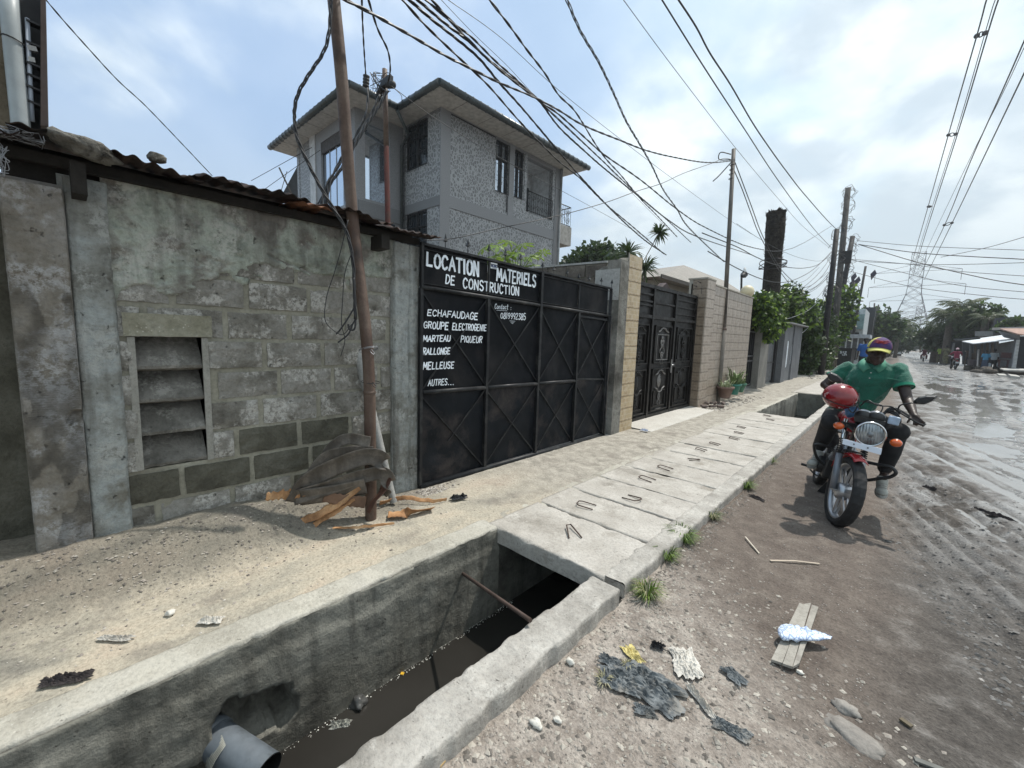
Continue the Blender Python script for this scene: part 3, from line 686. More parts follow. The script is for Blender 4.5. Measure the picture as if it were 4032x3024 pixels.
M_WIRE = simple('black_cable', (.018, .018, .02), .55, bump=0, var=.2)
M_WIREG = simple('grey_wire', (.30, .31, .33), .45, .6, bump=0)
tangle('wire_bundle', dx(30, 290, -3.05), .075, 12, 4, M_WIREG, .0016, (.8, 1.3, .3), 'tangle of pale stripped wire on the roof beside the grey downpipe', 'wire')
tangle('wire_bundle', dx(4, 345, -3.02), .05, 8, 7, M_WIREG, .0016, (.6, .5, 1.4), 'small knot of pale wire hanging at the left edge below the roof', 'wire')
# ================================================================== neighbour building seen at the top left
def neighbour():
 b = thing('neighbour_building', 'dark neighbouring building with a grey downpipe and brown eaves at the top left corner', 'building', (-4.6, .2, 0))
 X = -4.4
 def P(px, py): return Vector(dx(px, py, X))
 def slab(name, pts, mat, th=.08, off=0):
  m = MB(); f = [P(*p) + Vector((off, 0, 0)) for p in pts]; n = len(f)
  m.add(f + [q - Vector((th, 0, 0)) for q in f], [tuple(range(n)), tuple(reversed(range(n, 2 * n)))] + [(i, n + i, n + (i + 1) % n, (i + 1) % n) for i in range(n)]); return m.build(name, mat, b)
 dk = simple('dark_panel', (.02, .022, .026), .7, bump=.2); br = simple('brown_board', (.05, .032, .027), .7, bump=.3, bscale=30)
 slab('wall', [(-40, -60), (12, -60), (46, 262), (40, 330), (-40, 330)], rocky('brown_render', [(.11, .09, .06), (.20, .165, .12)], 4, 40), .3, -.05)
 slab('eaves_board', [(88, -60), (97, -60), (104, 275), (88, 275)], br, .5, .04)
 slab('soffit', [(20, -60), (92, -60), (96, 290), (40, 290)], dk, .3, -.1)
 for k, (y0) in enumerate((50, 96, 140, 165, 190, 222)):
  slab('soffit_batten', [(56, y0 - 8), (92, y0 + 8), (93, y0 + 12), (57, y0 - 3)], simple('batten', (.012, .012, .015), .6, bump=0), .06, .02)
 for (a, c_) in (((104, 120), (98, 108)),): pass
 m = MB(); m.tube([P(16, -60), P(24, 60), P(44, 262), P(46, 300)], .045, 18); pp = m.build('downpipe', simple('grey_pvc', (.30, .33, .34), .45, var=.15, bump=.1), b)
 m = MB(); a = P(28, 88); m.tube([a + Vector((.05 * math.cos(t), .05 * math.sin(t), -.012 * math.sin(t))) for t in np.linspace(0, 2 * PI, 16)], .004, 5); m.build('pipe_clip', M_WIRE, pp)
 m = MB(); m.tube([P(59, 40), P(66, 200), P(70, 262)], .012, 8); m.build('conduit', simple('pale_conduit', (.32, .36, .42), .4, bump=0), b)
 for q in ((60, 104, 80, 108), (62, 128, 76, 132)): m = MB(); m.bar(P(*q[:2]), P(*q[2:]), .03); m.build('metal_strip', simple('tin', (.35, .35, .34), .4, bump=0), b)
neighbour()
# ================================================================== leaning steel pole and what is tied to it
M_STEEL = rocky('rusty_steel_pole', [(.035, .026, .022), (.085, .055, .042), (.13, .095, .075), (.16, .13, .11)], 3.2, 60, .35, .004, rough=.6, streak=(.07, .04, .028))
def pole():
 p = thing('leaning_pole', 'thick rust-brown steel pole leaning left in front of the block wall', 'pole', (-2.9, 1.55, 0))
 pts = [(-2.90, 1.55, -.05), (-2.862, 1.55, .58), (-2.905, 1.55, 1.31), (-3.02, 1.505, 2.27), (-3.08, 1.46, 3.2), (-3.10, 1.42, 3.75), (-3.12, 1.38, 4.6)]
 pts = [Vector(q) for q in pts]
 a = gy(800 * SD, 965 * SD, 1.55); pts[1] = Vector(a)
 pts[2] = Vector(gy(1447, 1378, 1.55)); pts[3] = Vector(gy(761.5 * SD, 470 * SD, 1.53)); pts[4] = Vector(gy(738 * SD, 170 * SD, 1.47)); pts[5] = Vector(gy(721 * SD, 0, 1.43)); pts[6] = pts[5] + (pts[5] - pts[4]) * 1.3
 pts[0] = Vector((pts[1].x + .0, 1.55, -.05))
 pl = bez(pts, 60); m = MB(); m.tube(pl, [.042 - .0 * i for i in range(len(pl))], 28); m.build('shaft', M_STEEL, p)
 m = MB()
 for z in (.98,):
  q = min(pl, key=lambda v: abs(v.z - z)); m.lathe([(.042, -.012), (.047, -.006), (.047, .006), (.042, .012)], 24, mat=Matrix.Translation(q) @ Matrix.Rotation(.05, 4, 'Y'), cap=False)
 m.build('weld_ring', M_STEEL, p)
 return pl
POLE = pole()
def pole_at(z):
 return min(POLE, key=lambda v: abs(v.z - z)).copy()
def pole_things():
 a = Vector(gy(757 * SD, 700 * SD, 1.64)); b = Vector(gy(800 * SD, 900 * SD, 1.66)); c = Vector(gy(850 * SD, 1080 * SD, 1.66)); c.z = .05
 c = Vector((gz(850 * SD, 1080 * SD, .05)[0], gz(850 * SD, 1080 * SD, .05)[1], .03))
 m = MB(); dirv = (c - a).normalized(); m.tube([a, a.lerp(c, .5), c], [.034, .036, .03], 22, cap=False); m.tube([a + dirv * .002, c], [.030, .026], 18, mi=1, cap=False)
 tag(m.build('plastic_pipe', [rocky('weathered_pvc', [(.17, .17, .16), (.27, .27, .26), (.34, .34, .32)], 5, 40, .2, .003, rough=.55), simple('pipe_inside', (.015, .015, .015), .8, bump=0)]), 'hollow grey plastic pipe strapped behind the leaning pole', 'pipe')
 for z, nm in ((1.33, 'upper'), (1.04, 'lower')):
  q = pole_at(z) + Vector((-.03, .02, 0)); m = MB()
  for w in range(2 if nm == 'upper' else 1):
   m.tube([q + Vector((math.cos(t) * (.085 + .006 * w) + .01, math.sin(t) * .062, .022 * math.cos(t) * (1 if nm == 'upper' else -.2) + .008 * w)) for t in np.linspace(0, 2 * PI, 26)], .0028, 6)
  e = q + Vector((.085, -.03, 0)); m.tube([e, e + Vector((.03, -.01, -.012)), e + Vector((.05, 0, -.03)), e + Vector((.045, .01, -.015))], .0028, 5)
  m.tube([e, e + Vector((.02, 0, .01)), e + Vector((.045, .01, -.02))], .0025, 5)
  tag(m.build('tie_wire', M_WIREG if nm == 'upper' else M_WIRE), 'pale twisted tie wire round pole and pipe at the pipe mouth' if nm == 'upper' else 'single dark tie wire holding the grey pipe lower down the pole', 'wire')
 vd = rocky('dark_veneer', [(.045, .04, .035), (.10, .088, .076), (.18, .155, .13)], 6, 60, .35, .003, rough=.6, streak=(.05, .04, .03))
 vo = rocky('orange_veneer', [(.22, .11, .05), (.42, .23, .11), (.52, .33, .18)], 7, 70, .5, .003, rough=.75, streak=(.12, .055, .025))
 def strap(pts, w, mat, label, up=(0, 0, 1), taper=1, ragged=0, curl=0.0):
  P = bez(pts, 40); n = len(P); rows = []
  for i, q in enumerate(P):
   d = (P[min(i + 1, n - 1)] - P[max(i - 1, 0)]).normalized(); u = Vector(up); u = (u - d * u.dot(d)).normalized(); side = d.cross(u)
   ww = w * (1 + (taper - 1) * i / n) ; k = 9; e0 = ragged * mnoise.noise(Vector((i * .35, 1, w * 9))); e1 = ragged * mnoise.noise(Vector((i * .35, 7, w * 9)))
   rows.append([q + u * (ww * (j / (k - 1) - .5) + (e0 if j == 0 else e1 if j == k - 1 else 0)) + side * (curl * ((j / (k - 1) - .5) ** 2) * 4 * ww + .002 * mnoise.noise(Vector((i * .3, j * .8, 2)))) for j in range(k)])
  m = MB(); m.sheet(rows); o = m.build('veneer_strip', mat); so = o.modifiers.new('s', 'SOLIDIFY'); so.thickness = .004; so.offset = 0
  tag(o, label, 'veneer', 'veneer strips at the foot of the pole'); return o
 q = lambda px, py, y: Vector(dx(px, py, -3.03 + .29 * min(1.05, max(0, (px - 625) / 175)) - (.07 if y > 1.56 else 0)))
 strap([q(634, 1085, 1.40), q(665, 1040, 1.42), q(735, 1003, 1.47), q(800, 984, 1.46), q(826, 1000, 1.52), q(800, 1015, 1.62)], .13, vd, 'dark bent veneer band curling round the pole, the uppermost wide one', up=(.25, .15, 1), curl=.12)
 strap([q(632, 1075, 1.37), q(700, 1055, 1.36), q(780, 1028, 1.40), q(826, 1022, 1.43), q(838, 1045, 1.50), q(825, 1062, 1.60)], .11, vd, 'dark veneer band looping round the pole just below the wide one', up=(.2, .1, 1), curl=.15)
 strap([q(690, 1010, 1.60), q(720, 965, 1.62), q(750, 948, 1.60), q(800, 955, 1.50)], .08, vd, 'narrow arched veneer strip standing up left behind the pole', up=(.1, .3, 1), curl=.1)
 strap([q(664, 1040, 1.5), q(700, 990, 1.52), q(755, 975, 1.5), q(806, 975, 1.47)], .075, vd, 'thin grey veneer arch between the upright strip and the wide band', up=(.1, .1, 1))
 strap([q(650, 1075, 1.43), q(720, 1065, 1.44), q(790, 1050, 1.5)], .14, vd, 'dark flat veneer sheet filling the hollow of the bands', up=(.3, -.2, 1))
 strap([q(838, 1030, 1.48), q(826, 1060, 1.46), q(806, 1085, 1.40), q(795, 1108, 1.36)], .10, rocky('red_veneer', [(.04, .02, .015), (.10, .05, .035)], 6, 60, .3, .003, rough=.5), 'dark reddish veneer end drooping right of the pole foot', up=(1, .3, .5), taper=.35)
 strap([q(775, 1050, 1.34), q(735, 1083, 1.26), q(690, 1110, 1.18), q(640, 1132, 1.12), q(610, 1140, 1.08)], .075, vo, 'long orange veneer strip sloping down to the left onto the ground', up=(-.25, .5, .9), taper=.5, ragged=.012)
 strap([q(765, 1075, 1.33), q(715, 1110, 1.2), q(660, 1143, 1.08), q(640, 1150, 1.03)], .06, vo, 'second orange veneer strip fanning out beside the long one', up=(-.2, .6, .8), taper=.4, ragged=.015)
 strap([q(660, 1062, 1.5), q(620, 1068, 1.45), q(575, 1072, 1.38)], .07, vo, 'short orange veneer offcut sticking out left of the dark bands', up=(0, .3, 1), taper=.7, ragged=.02)
 strap([q(700, 1072, 1.42), q(740, 1080, 1.40), q(790, 1085, 1.40)], .085, simple('brown_veneer', (.14, .08, .05), .7, var=.4), 'brown veneer piece tucked under the bands at the pole', up=(.1, .1, 1), ragged=.01)
 g = lambda px, py, z: Vector(dz(px, py, z))
 strap([g(838, 1112, .03), g(880, 1108, .035), g(935, 1098, .02)], .10, vo, 'flat orange veneer board lying alone in front of the gate pillar', up=(.3, .9, .05), taper=.8, ragged=.012)
 strap([g(712, 1140, .02), g(770, 1139, .03), g(852, 1130, .015)], .028, vo, 'thin orange veneer sliver on the sand below the pole', up=(.3, .9, .1), taper=.5, ragged=.006)
 strap([g(820, 1088, .05), g(870, 1075, .06), g(930, 1082, .03), g(965, 1078, .02)], .045, vo, 'curved orange veneer shaving beside the black rag', up=(.3, .8, .4), taper=.5, ragged=.01)
pole_things()
# ================================================================== brush lettering
GL = {
'A': [[(0, 0), (.28, .5), (.5, 1), (.72, .5), (1, 0)], [(.2, .36), (.8, .36)]],
'B': [[(.1, 0), (.1, 1)], [(.1, 1), (.7, .95), (.8, .76), (.65, .56), (.1, .52)], [(.1, .52), (.8, .46), (.9, .25), (.75, .05), (.1, 0)]],
'C': [[(.92, .8), (.7, .98), (.4, 1), (.12, .75), (.08, .4), (.25, .08), (.55, 0), (.9, .18)]],
'D': [[(.1, 0), (.1, 1)], [(.1, 1), (.6, .95), (.92, .65), (.92, .35), (.6, .05), (.1, 0)]],
'E': [[(.9, 1), (.12, .98)], [(.12, 1), (.1, 0)], [(.1, 0), (.92, .02)], [(.1, .52), (.75, .52)]],
'F': [[(.12, 1), (.1, 0)], [(.1, 1), (.92, 1)], [(.1, .53), (.75, .53)]],
'G': [[(.9, .82), (.68, .98), (.4, 1), (.12, .75), (.08, .4), (.25, .08), (.55, 0), (.9, .15), (.92, .45)], [(.55, .45), (.98, .45)]],
'H': [[(.1, 0), (.1, 1)], [(.9, 0), (.9, 1)], [(.1, .52), (.9, .52)]],
'I': [[(.5, 0), (.5, 1)]],
'K': [[(.1, 0), (.1, 1)], [(.85, 1), (.15, .45)], [(.35, .6), (.92, 0)]],
'L': [[(.15, 1), (.12, 0)], [(.12, .02), (.9, .02)]],
'M': [[(.02, 0), (.14, 1)], [(.14, 1), (.5, .3)], [(.5, .3), (.86, 1)], [(.86, 1), (.98, 0)]],
'N': [[(.1, 0), (.1, 1)], [(.1, 1), (.9, 0)], [(.9, 0), (.9, 1)]],
'O': [[(.5, 1), (.18, .85), (.06, .5), (.18, .12), (.5, 0), (.82, .12), (.94, .5), (.82, .85), (.5, 1)]],
'P': [[(.1, 0), (.1, 1)], [(.1, 1), (.75, .96), (.9, .75), (.75, .52), (.1, .48)]],
'Q': [[(.5, 1), (.18, .85), (.06, .5), (.18, .12), (.5, 0), (.82, .12), (.94, .5), (.82, .85), (.5, 1)], [(.6, .25), (.98, -.1)]],
'R': [[(.1, 0), (.1, 1)], [(.1, 1), (.75, .96), (.88, .75), (.7, .54), (.1, .5)], [(.4, .52), (.92, 0)]],
'S': [[(.88, .85), (.6, 1), (.3, .97), (.12, .78), (.25, .57), (.7, .45), (.9, .24), (.72, .03), (.4, 0), (.1, .14)]],
'T': [[(0, 1), (1, 1)], [(.5, 1), (.5, 0)]],
'U': [[(.1, 1), (.1, .25), (.3, .02), (.65, .02), (.88, .25), (.9, 1)]],
'X': [[(.1, 0), (.9, 1)], [(.1, 1), (.9, 0)]],
'0': [[(.5, 1), (.2, .85), (.08, .5), (.2, .12), (.5, 0), (.8, .12), (.92, .5), (.8, .85), (.5, 1)]],
'1': [[(.3, .8), (.55, 1), (.55, 0)]],
'2': [[(.12, .8), (.4, 1), (.75, .95), (.85, .7), (.1, .02), (.95, .02)]],
'3': [[(.12, .95), (.85, .98), (.45, .6), (.85, .42), (.85, .15), (.5, -.02), (.1, .12)]],
'5': [[(.88, 1), (.25, 1), (.15, .55), (.6, .6), (.9, .38), (.75, .05), (.4, 0), (.1, .1)]],
'8': [[(.5, .53), (.18, .72), (.3, .95), (.6, 1), (.82, .82), (.7, .6), (.25, .42), (.1, .2), (.3, .01), (.65, 0), (.9, .2), (.8, .42), (.5, .53)]],
'9': [[(.85, .8), (.55, 1), (.2, .88), (.15, .6), (.45, .45), (.85, .62), (.85, .8), (.75, .3), (.5, 0)]],
'o': [[(.5, .6), (.15, .45), (.15, .12), (.5, 0), (.85, .15), (.85, .48), (.5, .6)]],
'n': [[(.15, 0), (.15, .6)], [(.15, .4), (.5, .62), (.8, .5), (.85, 0)]],
't': [[(.45, .95), (.4, .15), (.6, 0), (.85, .08)], [(.1, .62), (.85, .66)]],
'a': [[(.8, .55), (.45, .62), (.15, .35), (.3, .02), (.65, .1), (.8, .55), (.85, 0)]],
'c': [[(.85, .5), (.5, .62), (.18, .35), (.35, .02), (.85, .1)]],
'.': [[(.4, .0), (.5, .04)]], ':': [[(.4, .1), (.5, .13)], [(.4, .55), (.5, .58)]],
}
def lettering(word, bl, br, th, mat, parent, to3, seed=0, wd=.14, slant=.0, gap=.22, name='painted_word'):
 """strokes of a flat brush. bl/br: baseline ends in local (u, v); th: cap height (start, end) ; to3(u, v, k)->point"""
 rr = random.Random(seed); m = MB(); n = len(word); bl = Vector(bl); br = Vector(br); L = (br - bl).length
 adv = {'I': .42, '1': .5, '.': .4, ':': .4, ' ': .7, 'M': 1.2}; ws = [adv.get(c, 1.0) for c in word]; tot = sum(ws) + gap * (n - 1); unit = L / tot
 u = 0; d = (br - bl).normalized(); k = 0
 for c, w in zip(word, ws):
  f = u / tot; h = th[0] + (th[1] - th[0]) * f; org = bl + d * (u * unit) + Vector((0, (rr.random() - .5) * .05 * h)); hh = h * (.95 + .1 * rr.random()); rot = (rr.random() - .5) * .07
  for st in GL.get(c, []):
   q = [Vector(((x - .5) * w * unit * (1 if c not in 'I.:' else 1), y * hh)) for x, y in st]
   if len(q) > 2: q = [Vector((p.x, p.y)) for p in bez([Vector((p.x, p.y, 0)) for p in q], 5 * (len(q) - 1))] if c not in 'ALEFMNT' else q
   q = [Vector((p.x * math.cos(rot) - p.y * math.sin(rot) + slant * p.y, p.y)) + org + Vector((w * unit * .5 * d.x, 0)) for p in q]
   if (q[-1] - q[0]).length < h * .02 and len(q) > 3: pass
   W = wd * h; pts = []
   L1, R1 = [], []
   for i, p in enumerate(q):
    t = (q[min(i + 1, len(q) - 1)] - q[max(i - 1, 0)]).normalized(); nn = Vector((-t.y, t.x)); ww = W * (.5 + .07 * math.sin(i * 1.7 + u))
    ext = t * (W * .25) * (-1 if i == 0 else 1 if i == len(q) - 1 else 0)
    L1.append(p + ext + nn * ww); R1.append(p + ext - nn * ww)
   k += 1; eps = .0002 * (k % 7)
   V = [to3(a.x, a.y, eps) for a in L1] + [to3(a.x, a.y, eps) for a in R1]; z = len(L1)
   m.add(V, [(i, i + 1, z + i + 1, z + i) for i in range(z - 1)])
  u += w + gap
 o = m.build(name, mat, parent); so = o.modifiers.new('s', 'SOLIDIFY'); so.thickness = .0012; return o
M_WHITEP = simple('white_brush_paint', (.74, .80, .86), .55, var=.12, scale=14, bump=.2, bscale=30, dirt=(.25, .28, .3), dirtamt=.35)
M_GATE = simple('black_gate_paint', (.0050, .0062, .0085), .62, spec=.14, var=.35, scale=3, bump=.35, bscale=26, bdist=.004, dirt=(.03, .028, .028), dirtamt=.8)
M_GATE_LOW = simple('dusty_black_paint', (.006, .008, .011), .6, spec=.16, var=.4, scale=4, bump=.7, bscale=60, bdist=.004, dirt=(.06, .05, .047), dirtamt=.85)
M_GATEBAR = simple('black_gate_bar', (.009, .010, .012), .5, spec=.3, var=.3, scale=9, bump=.25, bscale=70, dirt=(.10, .10, .095), dirtamt=.4)
GX = -3.17
def gate_one():
 g = thing('metal_gate', 'tall black metal gate with white hand-painted French lettering and X braces', 'gate', (GX, 3.85, 0))
 ys = [2.205, 3.03, 3.885, 4.69, 5.455]
 topz = lambda y: 2.225 - .015 * (y - 2.2)
 railz = lambda y: 1.84 - .022 * (y - 2.2)
 midz = lambda y: .905 - .014 * (y - 2.2)
 for i in range(4):
  a, b = ys[i] + .005, ys[i + 1] - .005
  if i == 0: a -= .0
  m = MB(); n = 22
  for (z0, z1, mt) in ((.03, midz(a), 1), (midz(a) + .002, railz(a) + .01, 0)):
   P = [[(GX - .012 + .008 * mnoise.noise(Vector((y * 3, z * 3, i))) + .0015 * mnoise.noise(Vector((y * 13, z * 13, i))), y, z) for y in np.linspace(a, b, 40)] for z in np.linspace(z0, z1, 40)]
   o = MB(); o.sheet(P); o.build('sheet_panel', M_GATE_LOW if mt else M_GATE, g)
  z0, z1 = railz(a), topz(a); P = [[(GX - .008 + .003 * mnoise.noise(Vector((y * 4, q * 2, i + 9))), y, z0 + (topz(y) - z0) * q) for y in np.linspace(a, b, 20)] for q in np.linspace(0, 1, 10)]
  o = MB(); o.sheet(P); o.build('fascia_panel', M_GATE, g)
  for (za, zb) in ((.05, midz((a + b) / 2) - .03), (midz((a + b) / 2) + .03, railz((a + b) / 2) - .02)):
   for s_ in (0, 1):
    p, q = ((a + .01, za), (b - .01, zb)) if s_ else ((a + .01, zb), (b - .01, za))
    if i == 0 and s_ and za < .1: p = (a + .01 + (b - a) * .38, za + (zb - za) * .42)
    o = MB(); o.bar((GX + .004 + .004 * s_, p[0], p[1]), (GX + .004 + .004 * s_, q[0], q[1]), .012, .012, up=(1, 0, 0)); o.build('brace', M_GATEBAR, g)
 for i, y in enumerate(ys):
  o = MB(); w = .034 if i in (1, 2, 3) else .03
  o.box(GX - .01, GX + .028 + .002 * i, y - w / 2, y + w / 2, .03, railz(y) + .0); o.build('post', M_GATEBAR, g)
 for bb in ((GX - .012, GX + .034, 3.865, 3.905, 1.0, topz(3.9)), (GX - .012, GX + .024, 2.2, 2.225, 1.86, 2.235), (GX - .012, GX + .022, 5.5, 5.53, 1.75, 2.175)): o = MB(); o.box(*bb); o.build('upper_stile', M_GATEBAR, g)
 for y0, y1 in ((2.2, 3.87), (3.91, 5.5)):
  for nm, zf, r in (('rail', railz, .019), ('rail', midz, .019)):
   if zf is midz:
    for c0, c1 in ([(2.225, 3.01), (3.05, 3.865)] if y0 < 3 else [(3.905, 4.67)]):
     o = MB(); o.tube([(GX + .014, c0, zf(c0)), (GX + .014, c1, zf(c1))], .021, 14); o.build('rail', M_GATEBAR, g)
    continue
   o = MB(); o.tube([(GX + .014, y0, zf(y0) + .01), (GX + .014, y1, zf(y1) + .01)], r, 14); o.build('rail', M_GATEBAR, g)
  o = MB(); o.bar((GX, y0, topz(y0)), (GX, y1, topz(y1)), .045, .022); o.build('top_bar', M_GATEBAR, g)
  for dz_ in (.045, -.045):
   pass
  o = MB(); zz = lambda y: railz(y) + .05; o.bar((GX + .004, y0, zz(y0)), (GX + .004, y1, zz(y1)), .012, .006); o.bar((GX + .004, y0, topz(y0) - .04), (GX + .004, y1, topz(y1) - .04), .012, .006); o.build('panel_seam', M_GATEBAR, g, kind='stuff')
 o = MB(); o.box(GX - .002, GX + .014, 3.025, 3.045, 1.88, 2.19); o.build('fascia_seam', M_GATEBAR, g)
 o = MB(); o.box(GX - .002, GX + .014, 4.68, 4.70, 1.82, 2.15); o.build('fascia_seam', M_GATEBAR, g)
 o = MB(); o.tube([(GX + .012, 2.2, .012), (GX + .012, 4.0, .004), (GX + .012, 5.46, -.004)], .03, 14); o.build('bottom_rail', M_GATEBAR, g)
 o = MB(); o.bar((GX + .01, 4.72, .45 + .44), (GX + .01, 5.44, .85), .022, .022); o.bar((GX + .01, 4.72, 1.735), (GX + .01, 5.44, 1.715), .022, .022); o.build('door_leaf_bar', M_GATEBAR, g, kind='stuff')
 o = MB(); o.box(GX - .03, GX + .05, 5.47, 5.50, 0, 1.78); o.build('door_jamb', M_GATEBAR, g)
 o = MB(); o.box(GX - .03, GX + .045, 5.503, 5.512, .3, 1.66); o.build('rust_edge', simple('bare_rust', (.25, .19, .14), .8), g)
 for k, (px, py, top) in enumerate(((1754, 919, .13), (1843, 940, .13), (1926, 958, .12), (1990, 978, .11), (2051, 995, .11), (2137, 1030, .1), (2182, 1045, .1), (2235, 1060, .1), (2280, 1076, .1), (2322, 1084, .1), (2369, 1092, .1), (2410, 1100, .1))):
  y = gx(px, py, GX)[1]; zt = gx(px, py, GX)[2]; h = .075 if k < 5 else .06; o = MB()
  o.lathe([(.001, h), (.014, h * .35), (.025, .006), (.006, 0)], 4, mat=Matrix.Translation((GX, y, zt - h)) @ Matrix.Rotation(.4 + .2 * (k % 3), 4, 'Z') @ Matrix.Rotation((.12 if k == 5 else .0) + .05 * ((k * 7) % 3 - 1), 4, 'X'), smooth=False)
  o.tube([(GX, y, topz(y)), (GX, y, zt - h)], .004, 5); o.build('spear', M_GATEBAR, g)
 def r5(a, b):
  q = gx(1600 + a / 1.58, 900 + b / 1.58, GX); return (q[1], q[2])
 words = [
  ('LOCATION', (122, 230), (447, 300), (150, 213), .19, 0, .22), ('MATERIELS', (560, 322), (802, 362), (248, 288), .17, .0, .2),
  ('DE', (240, 342), (298, 352), (290, 298), .17, .08, .25), ('CONSTRUCTION', (350, 368), (698, 418), (308, 366), .17, 0, .22),
  ('ECHAFAUDAGE', (122, 540), (436, 568), (502, 526), .17, .12, .18), ('GROUPE', (100, 618), (252, 630), (580, 582), .17, .12, .2), ('ELECTROGENIE', (278, 630), (490, 636), (590, 598), .17, .1, .22),
  ('MARTEAU', (96, 702), (266, 700), (664, 664), .19, .12, .18), ('PIQUEUR', (330, 706), (462, 710), (668, 672), .15, .15, .2),
  ('RALLONGE', (94, 784), (264, 780), (742, 742), .18, .12, .18), ('MELLEUSE', (96, 876), (288, 868), (832, 828), .17, .12, .22),
  ('AUTRES', (128, 978), (246, 970), (940, 934), .15, .15, .2), ('...', (252, 970), (288, 970), (935, 935), .2, 0, .6),
  ('Contact', (542, 498), (626, 502), (468, 472), .12, .15, .15), (':', (638, 506), (650, 506), (480, 480), .16, 0, .2), ('0819992385', (578, 558), (734, 568), (524, 528), .13, .08, .12)]
 for k, (w, bl, br, tops, wd, sl, gp) in enumerate(words):
  A = r5(*bl); B = r5(*br); TA = r5(bl[0], tops[0])[1]; TB = r5(br[0], tops[1])[1]
  lettering(w, A, B, (TA - A[1], TB - B[1]), M_WHITEP, g, lambda u, v, e: (GX + (.012 if v < 1.8 else .0) + .004 + e, u, v), seed=k, wd=wd, slant=sl, gap=gp)
 o = MB()
 for q0, q1 in (((556, 508), (622, 512)), ((638, 574), (672, 576)), ((644, 582), (666, 583)), ((650, 590), (660, 591))):
  A = r5(*q0); B = r5(*q1); o.bar((GX + .012, A[0], A[1]), (GX + .012, B[0], B[1]), .0035, .003)
 o.build('painted_underline', M_WHITEP, g, kind='stuff')
 A = r5(522, 210); B = r5(562, 255); o = MB(); o.box(GX + .006, GX + .008, A[0], B[0], B[1], A[1]); st = o.build('sticker', simple('sticker_white', (.72, .76, .78), .5, bump=0), g)
 wd_ = r5(530, 232); w2 = r5(556, 232); lettering('KING', (A[0] + .022, A[1] - .045), (B[0] - .004, A[1] - .043), (.026, .026), simple('sticker_blue', (.03, .05, .12), .5, bump=0), g, lambda u, v, e: (GX + .0085 + e, u, v), seed=3, wd=.22, name='sticker_word')
 o = MB(); o.sphere((GX + .0085, A[0] + .013, A[1] - .032), .002, .009, .014, 8, 6); o.box(GX + .008, GX + .009, A[0] + .02, B[0] - .01, A[1] - .055, A[1] - .052); o.build('sticker_mark', MATS['sticker_blue'], g, kind='stuff')
gate_one()
# ================================================================== tiles
def tile_material(name, base, dark, light):
 t = NT(name); tc = t.n('TexCoord'); oi = t.n('ObjectInfo'); t._c = None
 sep = t.n('SeparateXYZ'); t.l(tc.outputs['Object'], sep.inputs[0])
 cb = t.n('CombineXYZ'); t.l(t.math('ADD', sep.outputs[0], sep.outputs[1]), cb.inputs[0]); t.l(sep.outputs[2], cb.inputs[1])
 b = t.n('TexBrick'); b.inputs['Scale'].default_value = 1; b.offset = .5; b.inputs['Brick Width'].default_value = .105; b.inputs['Row Height'].default_value = .068; b.inputs['Mortar Size'].default_value = .0035
 b.inputs['Color1'].default_value = base + (1,); b.inputs['Color2'].default_value = dark + (1,); b.inputs['Mortar'].default_value = light + (1,); b.inputs['Bias'].default_value = -.1
 t.l(cb.outputs[0], b.inputs['Vector'])
 n = t.noise(14, 6, .6); c = t.mix(.5, b.outputs['Color'], t.ramp(n, [(.3, .72), (.7, 1.25)]), 'MULTIPLY')
 pale = t.ramp(t.noise(11, 2, .5), [(.5, 0.0), (.58, .5)]); c = t.mix(pale, c, light)
 t.set('Base Color', c); t.set('Roughness', .38); t.set('Specular IOR Level', .45); t.bump(t.noise(30, 4), .08, .003)
 MATS[name] = t.m; return t.m
M_TILE_B = tile_material('beige_stone_tile', (.42, .32, .19), (.29, .20, .11), (.50, .42, .30))
M_TILE_G = tile_material('grey_brown_tile', (.30, .24, .19), (.20, .16, .125), (.40, .34, .28))
M_GROUT = rocky('grout', [(.30, .28, .24), (.38, .355, .31)], 6, 60, .4, .004)
_tilecache = {}
def tile_wall(parent, axis, plane, a0, a1, z0, z1, tw, thh, mat, sgn=1):
 """tiles on a plane: axis 'x' = facing +x (runs along y), axis 'y' = facing -y (runs along x)"""
 nz = max(1, round((z1 - z0) / thh)); na = max(1, round((a1 - a0) / tw)); w = (a1 - a0) / na; h = (z1 - z0) / nz; key = (axis, round(w, 3), round(h, 3), mat.name)
 g = .004
 if key not in _tilecache:
  m = MB(); W, H = w / 2 - g / 2, h / 2 - g / 2; b = .003; t = .008
  if axis == 'x': f = lambda u, v, d: (d, u, v)
  else: f = lambda u, v, d: (u, -d, v)
  V = [f(u, v, 0) for u, v in ((-W, -H), (W, -H), (W, H), (-W, H))] + [f(u, v, t) for u, v in ((-W + b, -H + b), (W - b, -H + b), (W - b, H - b), (-W + b, H - b))]
  m.add(V, [(4, 5, 6, 7), (0, 1, 5, 4), (1, 2, 6, 5), (2, 3, 7, 6), (3, 0, 4, 7)])
  me = bpy.data.meshes.new('tile'); me.from_pydata(m.v, [], m.f); me.materials.append(mat); _tilecache[key] = me
 inv = parent.matrix_basis.inverted()
 for i in range(na):
  for j in range(nz):
   o = bpy.data.objects.new('tile', _tilecache[key]); COL.objects.link(o); o.parent = parent; o.matrix_parent_inverse = inv
   u = a0 + w * (i + .5); v = z0 + h * (j + .5); o.location = (plane, u, v) if axis == 'x' else (u, plane, v); o.rotation_euler = ((R_.random() - .5) * .006,) * 3
